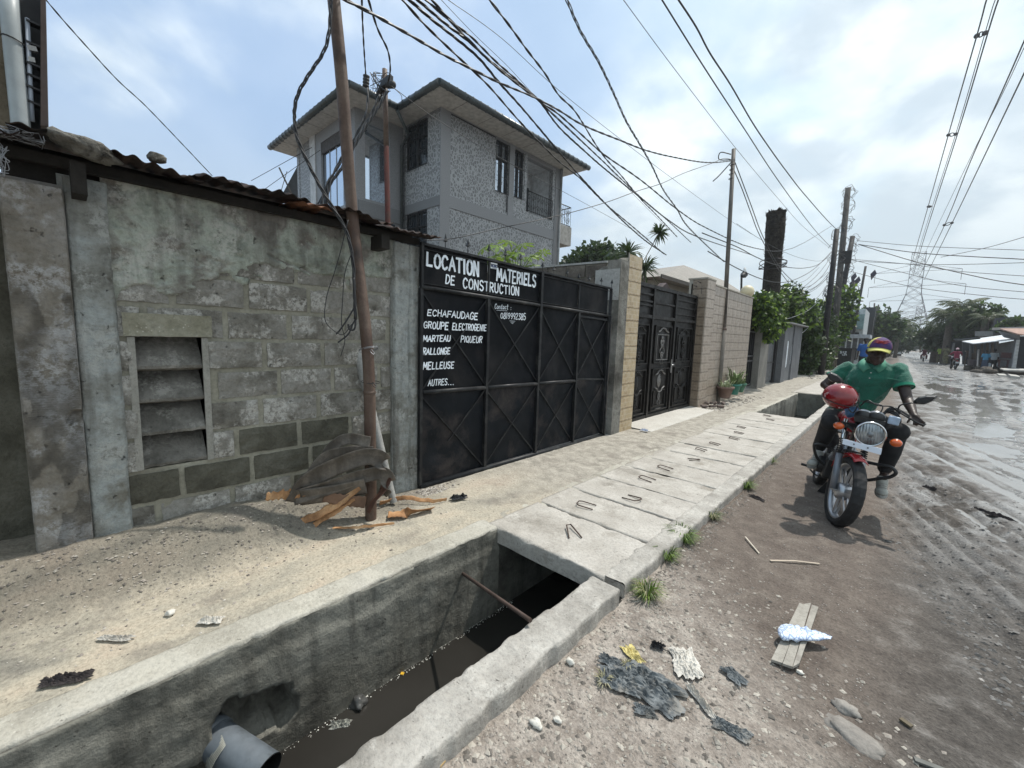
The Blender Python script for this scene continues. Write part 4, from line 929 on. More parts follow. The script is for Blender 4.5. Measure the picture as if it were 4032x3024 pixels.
def pillars_and_walls():
 p = thing('tiled_pillar', 'pillar right of the lettered gate, dark bare concrete side and beige tiled street face', 'pillar', (-3.25, 5.95, 0))
 ys = np.arange(2.2, 2.2, 1)
 m = MB(); m.hexa([(-3.5, 5.62, -.1), (-3.1, 5.62, -.1), (-3.1, 6.3, -.1), (-3.5, 6.3, -.1), (-3.5, 5.62, 2.45), (-3.1, 5.62, 2.62), (-3.1, 6.3, 2.735), (-3.5, 6.3, 2.6)]); m.build('pillar_core', M_GROUT, p)
 zs = np.arange(-.05, 2.52, .012); xs = np.arange(-3.5, -3.085, .012); X, Z = np.meshgrid(xs, zs, indexing='ij')
 Y = 5.612 + .02 * (fbm(X * 7, Z * 5, 4) - .5); Zt = np.minimum(Z, 2.46 + (X + 3.5) * .5)
 low = rocky('dark_pillar_render', [(.045, .042, .037), (.13, .125, .11), (.22, .215, .195), (.08, .076, .068)], 2.2, 26, .9, .014, crack=1.6)
 np_grid('bare_face', X, Y, Zt, low, p)
 m = MB(); m.box(-3.5, -3.09, 5.598, 5.618, 2.02, 2.47); m.build('cement_cap_patch', rocky('pale_cement', [(.27, .27, .26), (.4, .4, .385)], 4, 40, .5, .008, crack=2), p)
 tile_wall(p, 'x', -3.096, 5.86, 6.29, -.04, 2.72, .43, .197, M_TILE_B)
 m = MB(); m.box(-3.1, -3.082, 5.85, 5.858, -.04, 2.73); m.build('tile_edge', M_GROUT, p)
 m = MB(); m.box(-3.3, -3.08, 5.605, 5.86, -.06, 2.6) ; m.build('pillar_nib', low, p)
 w = thing('yard_wall', 'unplastered dark block wall running back behind the lettered gate', 'wall', (-6, 6.2, 0))
 tops = [gy(2404, 1030, 5.95), gy(2131, 1052, 5.95)]
 xa, xb = -3.5, tops[1][0] - 3; ztop = lambda x: tops[0][2] + (x - tops[0][0]) * (tops[1][2] - tops[0][2]) / (tops[1][0] - tops[0][0])
 m = MB(); m.hexa([(xb, 5.95, 0), (xa, 5.95, 0), (xa, 6.1, 0), (xb, 6.1, 0), (xb, 5.95, ztop(xb) - .02), (xa, 5.95, ztop(xa) - .02), (xa, 6.1, ztop(xa) - .02), (xb, 6.1, ztop(xb) - .02)]); m.build('mortar_core', M_MORTAR, w)
 bl = rocky('brown_block', [(.06, .05, .043), (.12, .105, .09), (.2, .18, .15)], 4, 36, .9, .012)
 r = 0; zt = ztop((xa + xb) / 2)
 for r in range(4):
  x = xa - .02 - (.2 if r % 2 else 0)
  while x > xb:
   x1 = x - .37; zc = ztop((x + x1) / 2) - .03 - r * .21; o = MB(); jj = lambda: (R_.random() - .5) * .02
   o.hexa([(x1, 5.93 + jj(), zc - .19 + jj()), (x, 5.93 + jj(), zc - .19 + jj()), (x, 6.0, zc - .19), (x1, 6.0, zc - .19), (x1, 5.93 + jj(), zc + jj()), (x, 5.93 + jj(), zc + jj()), (x, 6.0, zc), (x1, 6.0, zc)]); o.build('block', bl, w); x = x1 - .02
 m = MB(); m.bar((xa, 6.02, ztop(xa)), (xb, 6.02, ztop(xb)), .2, .03); m.build('cement_capping', rocky('pale_cement', [], 1), w)
pillars_and_walls()
def gate_two():
 g = thing('ornate_gate', 'dark steel gate with embossed ornamental panels between two tiled pillars', 'gate', (-3.3, 8, 0)); X = -3.3
 dk = simple('ornate_dark_paint', (.008, .007, .0065), .5, spec=.25, var=.3, bump=.25, bscale=50, dirt=(.05, .045, .04), dirtamt=.4); lt = simple('ornate_worn_paint', (.12, .115, .11), .35, var=.4, bump=.2, bscale=60)
 y0, y1 = 6.32, 9.37
 m = MB(); m.box(X - .03, X - .015, y0, y1, .03, 2.36); m.build('back_sheet', dk, g)
 for y in (y0 + .03, 7.235, 8.245, y1 - .03):
  m = MB(); m.box(X - .03, X + .03, y - .03, y + .03, .0, 2.40); m.build('stile', dk, g)
 for z, y_ in ((.05, None), (1.86, None), (2.385, None)):
  for a, b in ((y0 + .06, 7.2), (7.27, 8.21), (8.28, y1 - .06)):
   m = MB(); m.box(X - .028, X + .026, a, b, z - .03, z + .03); m.build('rail', dk, g)
 for a, b, zs_ in ((y0 + .06, 7.2, (2.05, 2.12, 2.24)), (7.27, 8.21, (2.12,)), (8.28, y1 - .06, (1.98, 2.12, 2.26))):
  for z in zs_:
   m = MB(); m.box(X - .02, X + .018, a, b, z - .014, z + .014); m.build('fanlight_bar', dk, g)
 def frame(a, b, z0, z1, mt, w=.018, pr=.03, nm='moulding'):
  m = MB(); m.box(X - .016, X + pr, a, b, z0, z0 + w); m.box(X - .016, X + pr, a, b, z1 - w, z1); m.box(X - .016, X + pr - .003, a, a + w, z0 + w, z1 - w); m.box(X - .016, X + pr - .003, b - w, b, z0 + w, z1 - w); m.build(nm, mt, g)
 def arch(c, z, w, h, up, mt):
  pts = [Vector((X + .012, c + w * t, z + up * h * (1 - abs(t) ** 1.6) * (1 if abs(t) < .55 else .55))) for t in np.linspace(-1, 1, 15)]
  m = MB(); m.tube(pts, .014, 6); m.build('scroll_moulding', mt, g)
 def rose(c, z, r, mt):
  m = MB()
  for k in range(6):
   a = k * PI / 3; m.sphere((X + .004, c + r * .6 * math.cos(a), z + r * .9 * math.sin(a)), .012, r * .35, r * .5, 8, 5)
  m.sphere((X + .008, c, z), .018, r * .3, r * .35, 8, 5)
  for s_ in (-1, 1):
   m.tube([Vector((X + .008, c + s_ * r * (.4 + .7 * math.sin(t)), z - r * 1.2 - r * 1.4 * t / 3)) for t in np.linspace(0, 3, 9)], .008, 5)
  m.build('embossed_ornament', mt, g)
 for (a, b) in ((6.42, 7.16), (7.33, 8.17), (8.34, 9.26)):
  c = (a + b) / 2; w = (b - a) / 2
  frame(a + .05, b - .05, 1.02, 1.72, dk); frame(a + .05, b - .05, .12, .92, dk)
  frame(a + .16, b - .16, 1.08, 1.56, lt if a > 7 and b < 8.3 else dk, .012, .02); frame(a + .16, b - .16, .2, .5, dk, .012, .02)
  mt = lt if 7.3 < a < 8 else dk
  arch(c, 1.6, w * .55, .08, 1, mt); rose(c, 1.42, .09, mt); arch(c, .80, w * .5, .09, 1, lt if mt is lt else dk); arch(c, .56, w * .5, .09, -1, lt if mt is lt else dk)
  m = MB(); m.lathe([(.001, .02), (.05, .018), (.075, .004), (.09, 0)], 20, mat=Matrix.Translation((X - .01, c, .68)) @ Matrix.Rotation(PI / 2, 4, 'Y'), sx=1.5); m.build('boss', mt, g)
  rose(c, 1.16, .06, mt); rose(c, .38, .06, mt); frame(c - .12, c + .12, .125, .15, mt, .01, .02, 'kick_moulding')
 m = MB(); m.box(X + .03, X + .038, 8.16, 8.21, .82, 1.08); m.build('lock_plate', lt, g); m = MB(); m.tube([(X + .035, 8.19, .98), (X + .08, 8.19, .98), (X + .08, 8.08, .975)], .009, 8); m.build('handle', simple('handle_steel', (.6, .6, .6), .3, .8, bump=0), g)
 s = thing('threshold_ramp', 'smooth pale concrete ramp in front of the ornate gate', 'ramp', (-3.1, 8, 0)); m = MB(); P = []
 for i in range(8): P.append([(-3.28 + .075 * i, y, .022 - .003 * i + .004 * mnoise.noise(Vector((i, y * 3, 0)))) for y in np.linspace(6.3, 9.4, 40)])
 P.append([(p[0] + .004, p[1], -.05) for p in P[-1]]); m.sheet(P)
 m.build('ramp_slab', rocky('ramp_concrete', [(.42, .395, .355), (.52, .50, .46)], 3, 50, .3, .004), s)
gate_two()
def tile_wall_block():
 w = thing('tiled_wall', 'long grey-brown tiled street wall with a tiled pillar at its near end, one side shaded', 'wall', (-3.3, 11.3, 0))
 m = MB(); m.box(-3.45, -3.13, 9.42, 13.2, -.1, 2.69); m.box(-3.5, -3.125, 9.42, 9.95, -.1, 2.78); m.build('wall_core', M_GROUT, w)
 tile_wall(w, 'x', -3.128, 9.95, 13.19, .0, 2.69, .36, .207, M_TILE_G)
 tile_wall(w, 'x', -3.122, 9.43, 9.94, -.02, 2.77, .51, .2, M_TILE_G)
 tile_wall(w, 'y', 9.418, -3.42, -3.125, -.02, 2.77, .30, .2, tile_material('shaded_tile', (.20, .155, .115), (.13, .10, .075), (.27, .22, .17)))  # darker copy of the wall tile: weaker light on this face, painted in
 m = MB(); m.box(-3.52, -3.11, 9.40, 9.97, 2.78, 2.81); m.build('pillar_cap', M_GROUT, w); m = MB(); m.box(-3.47, -3.1, 9.97, 13.22, 2.69, 2.72); m.build('wall_coping', M_GROUT, w)
 l = thing('globe_lamp', 'cream globe lamp on a thin post rising beside the end of the tiled wall', 'lamp', (-3.05, 12.6, 0))
 c = gx(2400 + 1125 / 2.0733, 900 + 515 / 2.0733, -3.2); m = MB(); m.sphere(c, .17, n=20, m=14); m.build('globe', simple('cream_globe', (.62, .54, .36), .5, bump=0, var=.05), l)
 m = MB(); m.tube([gz(2916, 1527, .1), (c[0] + .02, c[1] - .02, c[2] - .12)], .06, 10); m.lathe([(.07, -.2), (.09, -.14)], 12, mat=Matrix.Translation(c)); m.build('post', simple('grey_post', (.17, .16, .145), .7), l)
 r = thing('rod', 'x', 'rod', (0, 0, 0)); bpy.data.objects.remove(r)
 q = gx(2400 + 1075 / 2.0733, 900 + 525 / 2.0733, -3.4); q2 = gx(2400 + 1078 / 2.0733, 900 + 395 / 2.0733, -3.4); q3 = gx(2400 + 1100 / 2.0733, 900 + 375 / 2.0733, -3.4); q4 = gx(2400 + 1105 / 2.0733, 900 + 320 / 2.0733, -3.4)
 r = thing('roof_finial', 'dark bent iron bracket with a white tip standing up behind the tiled wall', 'bracket', q); m = MB(); m.tube([q, q2], .03, 6); m.tube([q2, q3], [.03, .1], 6); m.build('iron_bracket', M_WIRE, r); m = MB(); m.tube([q3, q4], [.07, .03], 6); m.build('white_tip', simple('white_tip', (.7, .7, .68), .5, bump=0), r)
tile_wall_block()
def pots():
 terr = simple('faded_terracotta', (.16, .105, .085), .7); grn = simple('teal_plastic', (.03, .17, .13), .45, bump=.1); grn2 = simple('green_plastic', (.03, .13, .08), .45, bump=.1)
 leaf = simple('pot_leaf', (.13, .19, .07), .55, var=.4, bump=0); leaf2 = simple('pale_leaf', (.30, .34, .20), .55, var=.3, bump=0)
 for k, (px, py, R0, H, mt, lab, lf) in enumerate(((2853, 1566, .18, .27, terr, 'wide terracotta-brown pot of tangled pale plants, nearest to the slender pole', leaf2), (2888, 1553, .155, .27, grn, 'teal plastic pot with a tall shrub, middle one of the three by the tiled wall', leaf), (2910, 1543, .15, .23, grn2, 'dark green pot, farthest of the three by the tiled wall', leaf))):
  b = gx(px, py, -2.93); t = thing('plant_pot', lab, 'pot', b, 0, 'plant pots by the tiled wall')
  m = MB(); m.lathe([(R0 * .62, 0), (R0 * .66, .03), (R0 * .93, H - .05), (R0 * 1.06, H - .05), (R0 * 1.08, H), (R0 * .96, H), (R0 * .9, H - .04)], 24, mat=Matrix.Translation(b), cap=False); m.build('pot', mt, t)
  m = MB(); m.lathe([(.001, H - .04), (R0 * .94, H - .045)], 16, mat=Matrix.Translation(b), cap=False); m.build('soil', M_DARKSOIL, t)
  m = MB(); rr = random.Random(k); hh = (.22, .5, .2)[k]
  for i in range((60, 70, 40)[k]):
   a = rr.uniform(0, 6.28); r1 = R0 * rr.uniform(.1, .8); L = hh * rr.uniform(.4, 1.1); p0 = Vector(b) + Vector((r1 * math.cos(a), r1 * math.sin(a), H - .03)); tip = p0 + Vector((math.cos(a) * L * .5 * rr.uniform(.2, 1.3), math.sin(a) * L * .5, L * rr.uniform(.4, 1))); side = Vector((-math.sin(a), math.cos(a), 0)) * .02; mid = p0.lerp(tip, .55) + Vector((0, 0, L * .2))
   m.add([p0 - side * .3, p0 + side * .3, mid + side, mid - side, tip], [(0, 1, 2, 3), (3, 2, 4)])
  m.build('foliage', lf, t)
pots()
M_SLENDER = rocky('slender_pole_steel', [(.05, .042, .036), (.10, .09, .08), (.17, .15, .13)], 3, 60, .3, .003, rough=.6)
def slender_pole():
 b = gz(2824, 1583, 0); top = gy(1585 * SD, 322 * SD, 10.75); t = thing('slender_pole', 'tall slender steel pole between the potted plants and the ornate gate', 'pole', b)
 md = gy(2850, 1297, 10.78)
 m = MB(); m.tube([b, md], .062, 12); m.build('lower_tube', rocky('pole_sleeve', [(.12, .105, .09), (.20, .185, .165)], 3, 50, .3, .003), t)
 m = MB(); m.tube([md, top], [.05, .042], 12); m.build('upper_tube', M_SLENDER, t)
 m = MB(); m.lathe([(.052, -.05), (.07, 0), (.052, .05)], 12, mat=Matrix.Translation(md)); m.build('joint_sleeve', M_STEEL, t)
 m = MB(); T = Vector(top)
 for k in range(5):
  m.tube([T + Vector((.05 * math.cos(a), .05 * math.sin(a), -.25 - .1 * k)) for a in np.linspace(0, 2 * PI, 10)], .008, 5)
 m.tube(bez([T + Vector((-.05, 0, -.1)), T + Vector((-.28, 0, .0)), T + Vector((-.3, 0, -.15)), T + Vector((-.05, 0, -.22))], 18), .012, 5); m.tube(bez([T + Vector((0, 0, -.25)), T + Vector((-.25, 0, -.5)), T + Vector((-.4, 0, -.62))], 8), .012, 5)
 m.build('binding_wire', M_WIRE, t, kind='stuff'); return T
SLP = slender_pole()
# ================================================================== two-tone patterned house
def pattern_material():
 t = NT('patterned_facade_tile'); p = t.coord(False)
 mp = t.n('Mapping'); mp.inputs['Scale'].default_value = (11.5, 11.5, 7.5); t.l(p, mp.inputs[0])
 v = t.n('TexVoronoi', feature='DISTANCE_TO_EDGE'); v.inputs['Scale'].default_value = 1; v.inputs['Randomness'].default_value = .85; t.l(mp.outputs[0], v.inputs['Vector'])
 v2 = t.n('TexVoronoi'); v2.inputs['Scale'].default_value = 1; v2.inputs['Randomness'].default_value = .85; t.l(mp.outputs[0], v2.inputs['Vector'])
 line = t.ramp(v.outputs['Distance'], [(.08, 1.0), (.15, 0.0)])
 inner = t.ramp(v2.outputs['Distance'], [(.12, .9), (.3, .5)])
 cell = t.mix(inner, (.085, .088, .094), (.17, .175, .183)); c = t.mix(line, cell, (.30, .31, .32))
 c = t.mix(.3, c, t.ramp(t.noise(1.3, 5), [(.3, .7), (.7, 1.2)]), 'MULTIPLY')
 t.set('Base Color', c); t.set('Roughness', .45); t.bump(t.math('MULTIPLY', line, -1), .3, .004); MATS['pattern'] = t.m; return t.m
def flat_material(nm, a, b):
 t = NT(nm); n = t.noise(55, 3, .6); t.set('Base Color', t.ramp(n, [(.35, a), (.65, b)])); t.set('Roughness', .5); return t.m
def house():
 PT = pattern_material(); PL = flat_material('speckled_grey_facade', (.155, .16, .17), (.25, .255, .265)); PLD = flat_material('dark_speckle', (.12, .125, .13), (.17, .175, .185))
 SOF = simple('soffit_board', (.40, .395, .38), .7, bump=.05); GUT = simple('dark_gutter', (.035, .045, .048), .35, bump=.05); FR = simple('black_iron', (.012, .013, .015), .45, bump=0)
 WH = simple('balcony_white', (.62, .64, .66), .6, bump=0)
 gl = NT('mirror_glass'); gl.set('Base Color', (.62, .70, .80)); gl.set('Metallic', .92); gl.set('Roughness', .04); GLS = gl.m
 gd = NT('dark_glass'); gd.set('Base Color', (.02, .03, .04)); gd.set('Roughness', .06); gd.set('Specular IOR Level', .8); GLD = gd.m
 h = thing('patterned_house', 'grey two-storey house clad in pebble-pattern tiles with dark gutters and barred windows', 'house', (-12, 9.12, 0))
 X0, Y0, Y1, XI, YW, XW = -12.0, 9.12, 15.8, -14.25, 7.23, -19.3; ZT = 9.0
 def box(nm, a, mt, par=h, lab=None):
  m = MB(); m.box(*a); o = m.build(nm, mt, par)
  if lab: o['label'] = lab
  return o
 th = .22
 ops = [(11.73, 12.43, 6.95, 8.83), (12.78, 13.32, 7.0, 8.82), (13.57, 15.30, 6.62, 8.75)]
 cur = Y0
 for (a, b, z0, z1) in ops:
  box('wall', (X0 - th, X0, cur, a, 0, ZT), PT); box('wall', (X0 - th, X0, a, b, 0, z0), PT); box('wall', (X0 - th, X0, a, b, z1, ZT), PL); cur = b
 box('wall', (X0 - th, X0, cur, Y1, 0, ZT), PT)
 for (a, b, z0, z1) in ((Y0 - .02, Y0 + .40, 0, ZT), (Y0 + .4, Y1 - .3, 5.80, 6.20), (Y0 + .4, Y1 - .3, 8.86, ZT), (12.44, 12.76, 6.2, 8.86), (Y1 - .32, Y1, 0, ZT), (Y0 + .4, Y1 - .3, 2.9, 3.2)): box('plain_band', (X0, X0 + .03, a, b, z0, z1), PL)
 box('edge_trim', (X0 + .02, X0 + .04, 9.53, 11.66, 8.84, 8.87), FR); box('edge_trim', (X0 + .02, X0 + .04, 12.36, 12.39, 6.3, 6.9), FR)
 wx0, wx1 = -14.04, -12.74
 box('wall', (wx1, X0 - th, Y0, Y0 + th, 0, ZT), PT); box('wall', (XI, wx0, Y0, Y0 + th, 0, ZT), PT); box('wall', (wx0, wx1, Y0, Y0 + th, 5.8, 7.32), PT); box('wall', (wx0, wx1, Y0, Y0 + th, 8.85, ZT), PL); box('wall', (wx0, wx1, Y0, Y0 + th, 0, 4.2), PT)
 box('plain_band', (XI, X0 + .02, Y0 - .03, Y0 - .002, 5.80, 6.12), PLD); box('plain_band', (XI + .2, X0, Y0 - .03, Y0 - .002, 8.86, ZT), PLD)
 box('dark_room', (-18, X0 - .6, Y0 + .7, Y1 - 3.9, 3.5, 8.9), FR)
 gy0, gy1 = 7.60, 8.56
 box('wall', (XI - th, XI, YW, gy0, 0, ZT), PL); box('wall', (XI - th, XI, gy1, Y0, 0, ZT), PL); box('wall', (XI - th, XI, gy0, gy1, 0, 6.05), PL); box('wall', (XI - th, XI, gy0, gy1, 8.6, ZT), PL)
 box('plain_band', (XI, XI + .05, YW + .1, Y0 - .1, 5.45, 5.95), PLD)
 fx0, fx1 = -16.95, -14.75
 box('wall', (fx1, XI - th, YW, YW + th, 0, ZT), PL); box('wall', (-17.85, fx0, YW, YW + th, 0, ZT), PL); box('wall', (fx0, fx1, YW, YW + th, 0, 5.9), PL); box('wall', (fx0, fx1, YW, YW + th, 8.5, ZT), PL)
 box('wall', (XW, -17.85, YW + .02, YW + th, 0, ZT), PT, h); box('wall', (XW, XW + th, YW, Y1, 0, ZT), PT)
 box('plain_band', (-17.9, -17.4, YW - .04, YW - .002, 5, ZT), simple('white_pilaster', (.42, .43, .44), .6, bump=0)); box('rear_wall', (XW, X0, Y1 - .2, Y1 - .02, 0, ZT), PT)
 def window(a0, a1, z0, z1, axis, pane, nb=4, curls=True, pale=False):
  """a barred window; axis 'x': in the plane X0 running along y; axis 'y': in the plane Y0 running along x"""
  P = (lambda u, v, d: (X0 - .1 + d, u, v)) if axis == 'x' else (lambda u, v, d: (u, Y0 + .1 - d, v))
  fr = MB()
  for (u0, u1, v0, v1) in ((a0, a1, z0, z0 + .06), (a0, a1, z1 - .06, z1), (a0, a0 + .05, z0 + .06, z1 - .06), (a1 - .05, a1, z0 + .06, z1 - .06), ((a0 + a1) / 2 - .025, (a0 + a1) / 2 + .025, z0 + .06, z1 - .06), (a0 + .05, a1 - .05, z0 + (z1 - z0) * .66, z0 + (z1 - z0) * .66 + .05)):
   p, q = P(u0, v0, 0), P(u1, v1, .06); fr.box(min(p[0], q[0]), max(p[0], q[0]), min(p[1], q[1]), max(p[1], q[1]), v0, v1)
  w = fr.build('window', FR, h)
  pn = MB(); p, q = P(a0, z0, -.03), P(a1, z1, -.02); pn.box(min(p[0], q[0]), max(p[0], q[0]), min(p[1], q[1]), max(p[1], q[1]), z0, z1); pn.build('pane', pane, w)
  g = MB(); k = max(2, int((a1 - a0) / .13))
  for i in range(k + 1):
   u = a0 + (a1 - a0) * i / k; g.tube([P(u, z0 - .02, .16), P(u, z1 - .04, .16)], .009, 4)
  for v in (z0, z0 + (z1 - z0) * .3, z0 + (z1 - z0) * .63, z1 - .06): g.tube([P(a0, v, .165), P(a1, v, .165)], .010, 4)
  for vc in (z0 + (z1 - z0) * .16, z0 + (z1 - z0) * .47, z0 + (z1 - z0) * .8):
   for s_ in (-1, 1):
    c = (a0 + a1) / 2 + s_ * (a1 - a0) * .2; r = (a1 - a0) * .16
    g.tube([P(c + r * (1 - t / 9) * math.cos(t) * s_, vc + r * 1.7 * (1 - t / 9) * math.sin(t), .17) for t in np.linspace(0, 7, 16)], .010, 4)
  g.build('grille', FR, w)
 window(11.73, 12.43, 6.95, 8.83, 'x', gl.m); window(12.78, 13.32, 7.0, 8.82, 'x', gl.m)
 window(wx0, wx1, 7.32, 8.85, 'y', GLD); window(wx0, wx1, 4.2, 5.8, 'y', GLD)
 for (a, mt, nm) in (((XI - .12, XI - .1, gy0, gy1, 6.05, 8.6), gl.m, 'side_glazing'), ((fx0, fx1, YW + .1, YW + .12, 5.9, 8.5), gl.m, 'front_glazing')):
  box(nm, a, mt)
 for x in np.linspace(fx0, fx1, 5): box('glazing_mullion', (x - .012, x + .012, YW + .08, YW + .1, 5.9, 8.5), FR if x in (fx0, fx1) else simple('thin_mullion', (.3, .34, .4), .4, bump=0))
 box('lintel_panel', (fx0, fx1, YW + .03, YW + .08, 8.1, 8.5), simple('brown_dark_panel', (.04, .033, .03), .6, bump=0))
 box('side_lower_window', (XI - .1, XI + .01, gy0, gy1 + .2, 4.2, 5.4), GLD)
 bx = X0 - 1.5
 box('balcony_floor', (bx, X0 - th, 13.4, 15.6, 6.4, 6.6), WH); box('balcony_back', (bx - .1, bx, 13.4, 15.6, 6.6, 8.9), WH); box('balcony_side', (bx, X0 - th, 13.35, 13.45, 6.6, 8.9), WH); box('balcony_side', (bx, X0 - th, 15.5, 15.6, 6.6, 8.9), WH); box('balcony_ceiling', (bx, X0 - th, 13.4, 15.6, 8.9, 8.95), WH)
 for (y0, y1, z0, z1) in ((13.75, 14.4, 6.6, 8.2), (15.0, 15.35, 6.75, 8.3)):
  w = MB(); w.box(bx, bx + .05, y0, y1, z0, z1); w = w.build('balcony_window', FR, h); w2 = MB(); w2.box(bx + .05, bx + .06, y0 + .07, y1 - .07, z0 + .1, z1 - .1); w2.build('pane', GLD, w)
 def railing(a, b, z0, z1):
  m = MB(); a = Vector(a); b = Vector(b); m.tube([a + Vector((0, 0, z1)), b + Vector((0, 0, z1))], .022, 6); m.tube([a + Vector((0, 0, z0 + .05)), b + Vector((0, 0, z0 + .05))], .016, 5)
  L = (b - a).length; n = max(2, int(L / .14))
  for i in range(n + 1):
   p = a.lerp(b, i / n); m.tube([p + Vector((0, 0, z0)), p + Vector((0, 0, z1))], .009, 4)
   if i % 2 == 0 and i < n:
    d = (b - a).normalized(); c = a.lerp(b, (i + 1) / n)
    for s_ in (-1, 1):
     m.tube([c + d * (s_ * .11 * (1 - t / 9) * math.cos(t)) + Vector((0, 0, (z0 + z1) / 2 + s_ * .17 + .14 * (1 - t / 9) * math.sin(t))) for t in np.linspace(0, 7, 14)], .009, 4)
  return m.build('balcony_railing', FR, h)
 railing((X0 + .03, 13.57, 0), (X0 + .03, 15.30, 0), 6.62, 7.45)
 box('side_balcony_slab', (X0 - .7, X0 + .05, Y1 + .02, Y1 + 1.0, 5.75, 6.6), simple('balcony_pebbledash', (.30, .29, .27), .8)); railing((X0, Y1 + .02, 0), (X0, Y1 + .95, 0), 6.6, 7.5); railing((X0 - .7, Y1 + .95, 0), (X0, Y1 + .95, 0), 6.6, 7.5)
 m = MB(); m.tube([(X0 + .12, Y1 - .05, 8.9), (X0 + .12, Y1 - .05, .1)], .06, 10); m.build('downpipe', simple('grey_downpipe', (.19, .2, .205), .5, bump=0), h)
 m = MB(); m.tube([(-13.2, 8.2, 8.85), (-13.6, 8.9, 8.45), (-14.12, 8.98, 8.2), (-14.12, 8.98, .1)], .06, 10); m.build('downpipe', GUT, h)
 gx_, gy_, ge = X0 + 1.02, Y0 - .85, 16.55; wx_, wy_, wl = XI + 1.02, YW - .7, -20.3; z = 8.92
 def poly(nm, pts, z0, z1, mt):
  m = MB(); m.prism(pts, z1 - z0, Matrix.Translation((0, 0, z0))); return m.build(nm, mt, h)
 poly('soffit', [(wl, wy_), (wx_, wy_), (wx_, gy_), (gx_, gy_), (gx_, ge), (wl, ge)], z, z + .06, SOF)
 zr = z + .12
 m = MB(); m.add([(wl, wy_, zr), (wx_, wy_, zr), (wx_, gy_, zr), (gx_, gy_, zr), (gx_, ge, zr), (wl, ge, zr), (-15.5, 12.4, zr + .95), (-16.7, 11, zr + .95)], [(0, 1, 7), (1, 2, 6, 7), (2, 3, 6), (3, 4, 6), (4, 5, 7, 6), (5, 0, 7)]); m.build('roof_slope', simple('brown_tile_roof', (.08, .06, .05), .8), h)
 runs = [((wl, wy_), (wx_, wy_)), ((wx_, wy_), (wx_, gy_)), ((wx_, gy_), (gx_, gy_)), ((gx_, gy_), (gx_, ge))]
 for (a, b) in runs:
  a3 = Vector((a[0], a[1], z + .06)); b3 = Vector((b[0], b[1], z + .06)); m = MB(); m.tube([a3, b3], .105, 14); g = m.build('gutter', GUT, h); L = (b3 - a3).length; d = (b3 - a3).normalized(); n = int(L / .33)
  m = MB(); side = Vector((-d.y, d.x, 0))
  for i in range(1, n):
   p = a3.lerp(b3, i / n); m.tube([p + (side * math.cos(t) + Vector((0, 0, 1)) * math.sin(t)) * .112 for t in np.linspace(0, 2 * PI, 12, endpoint=False)], .009, 4, closed=True)
  m.build('gutter_bracket', GUT, g, kind='stuff')
  for i in range(1, int(L / 1.2)):
   p = a3.lerp(b3, i * 1.2 / L); inn = Vector((-d.y, d.x, 0)) * 0.5; q = p + inn; q.z = z - .003; m = MB(); m.bar(q - inn * .8, q + inn * .8, .012, .006); m.build('soffit_joint', simple('joint_grey', (.16, .155, .15), .8, bump=0), h)
house()
# ================================================================== vegetation helpers
def leafmat(name, a, b, rough=.5):
 if name in MATS: return MATS[name]
 t = NT(name); t.set('Base Color', t.ramp(t.noise(1.6, 3), [(.3, a), (.7, b)])); t.set('Roughness', rough); t.set('Specular IOR Level', .35)
 tr = t.n('BsdfTranslucent'); ms = t.n('MixShader'); ms.inputs[0].default_value = .25; tr.inputs[0].default_value = tuple(x * 1.6 for x in b) + (1,)
 t.l(t.p.outputs[0], ms.inputs[1]); t.l(tr.outputs[0], ms.inputs[2]); t.l(ms.outputs[0], t.out.inputs[0])
 MATS[name] = t.m; return t.m
L_DARK = leafmat('dark_leaf', (.016, .030, .010), (.038, .062, .020)); L_MID = leafmat('mid_leaf', (.030, .06, .014), (.065, .11, .028)); L_BRIGHT = leafmat('bright_leaf', (.10, .17, .025), (.19, .28, .05)); L_FAR = leafmat('far_leaf', (.022, .04, .022), (.045, .07, .035)); L_PALM = leafmat('palm_leaf', (.02, .035, .012), (.06, .08, .03)); L_PALM2 = leafmat('highlight_palm_leaf', (.09, .11, .06), (.16, .18, .11))
def crown(name, blobs, n, size, mats, parent=None, seed=0, droop=.3, **tags):
 """n leaf faces spread through ellipsoid clumps (centre, radii)"""
 rr = np.random.RandomState(seed); vols = np.array([b[1][0] * b[1][1] * b[1][2] for b in blobs]) ** .66; pick = rr.choice(len(blobs), n, p=vols / vols.sum())
 V = []; F = []; MI = []
 d = rr.normal(size=(n, 3)); d /= np.linalg.norm(d, axis=1)[:, None]; rad = rr.uniform(.25, 1, n) ** .5
 for i in range(n):
  c, r = blobs[pick[i]]; q = Vector((c[0] + d[i][0] * rad[i] * r[0], c[1] + d[i][1] * rad[i] * r[1], c[2] + d[i][2] * rad[i] * r[2]))
  q += Vector((mnoise.noise(q * 1.3), mnoise.noise(q * 1.3 + Vector((9, 0, 0))), mnoise.noise(q * 1.3 + Vector((0, 9, 0))))) * min(r) * .35
  if mnoise.noise(q * (1.6 / max(.3, min(r)))) < -.22: continue
  a = Vector(rr.normal(size=3)); a.z -= droop; a.normalize(); b = a.orthogonal().normalized(); b = Matrix.Rotation(rr.uniform(0, 6.28), 3, a) @ b; s = size * rr.uniform(.6, 1.3); k = len(V)
  V += [q, q + a * s * .5 + b * s * .28, q + a * s, q + a * s * .5 - b * s * .28]; F.append((k, k + 1, k + 2, k + 3)); MI.append(rr.randint(len(mats)) if len(mats) > 1 else 0)
 m = MB(); m.add(V, F); m.mi = MI; return m.build(name, mats, parent, **tags)
M_BARK = rocky('bark', [(.06, .05, .042), (.13, .11, .09)], 6, 40, .9, .01)
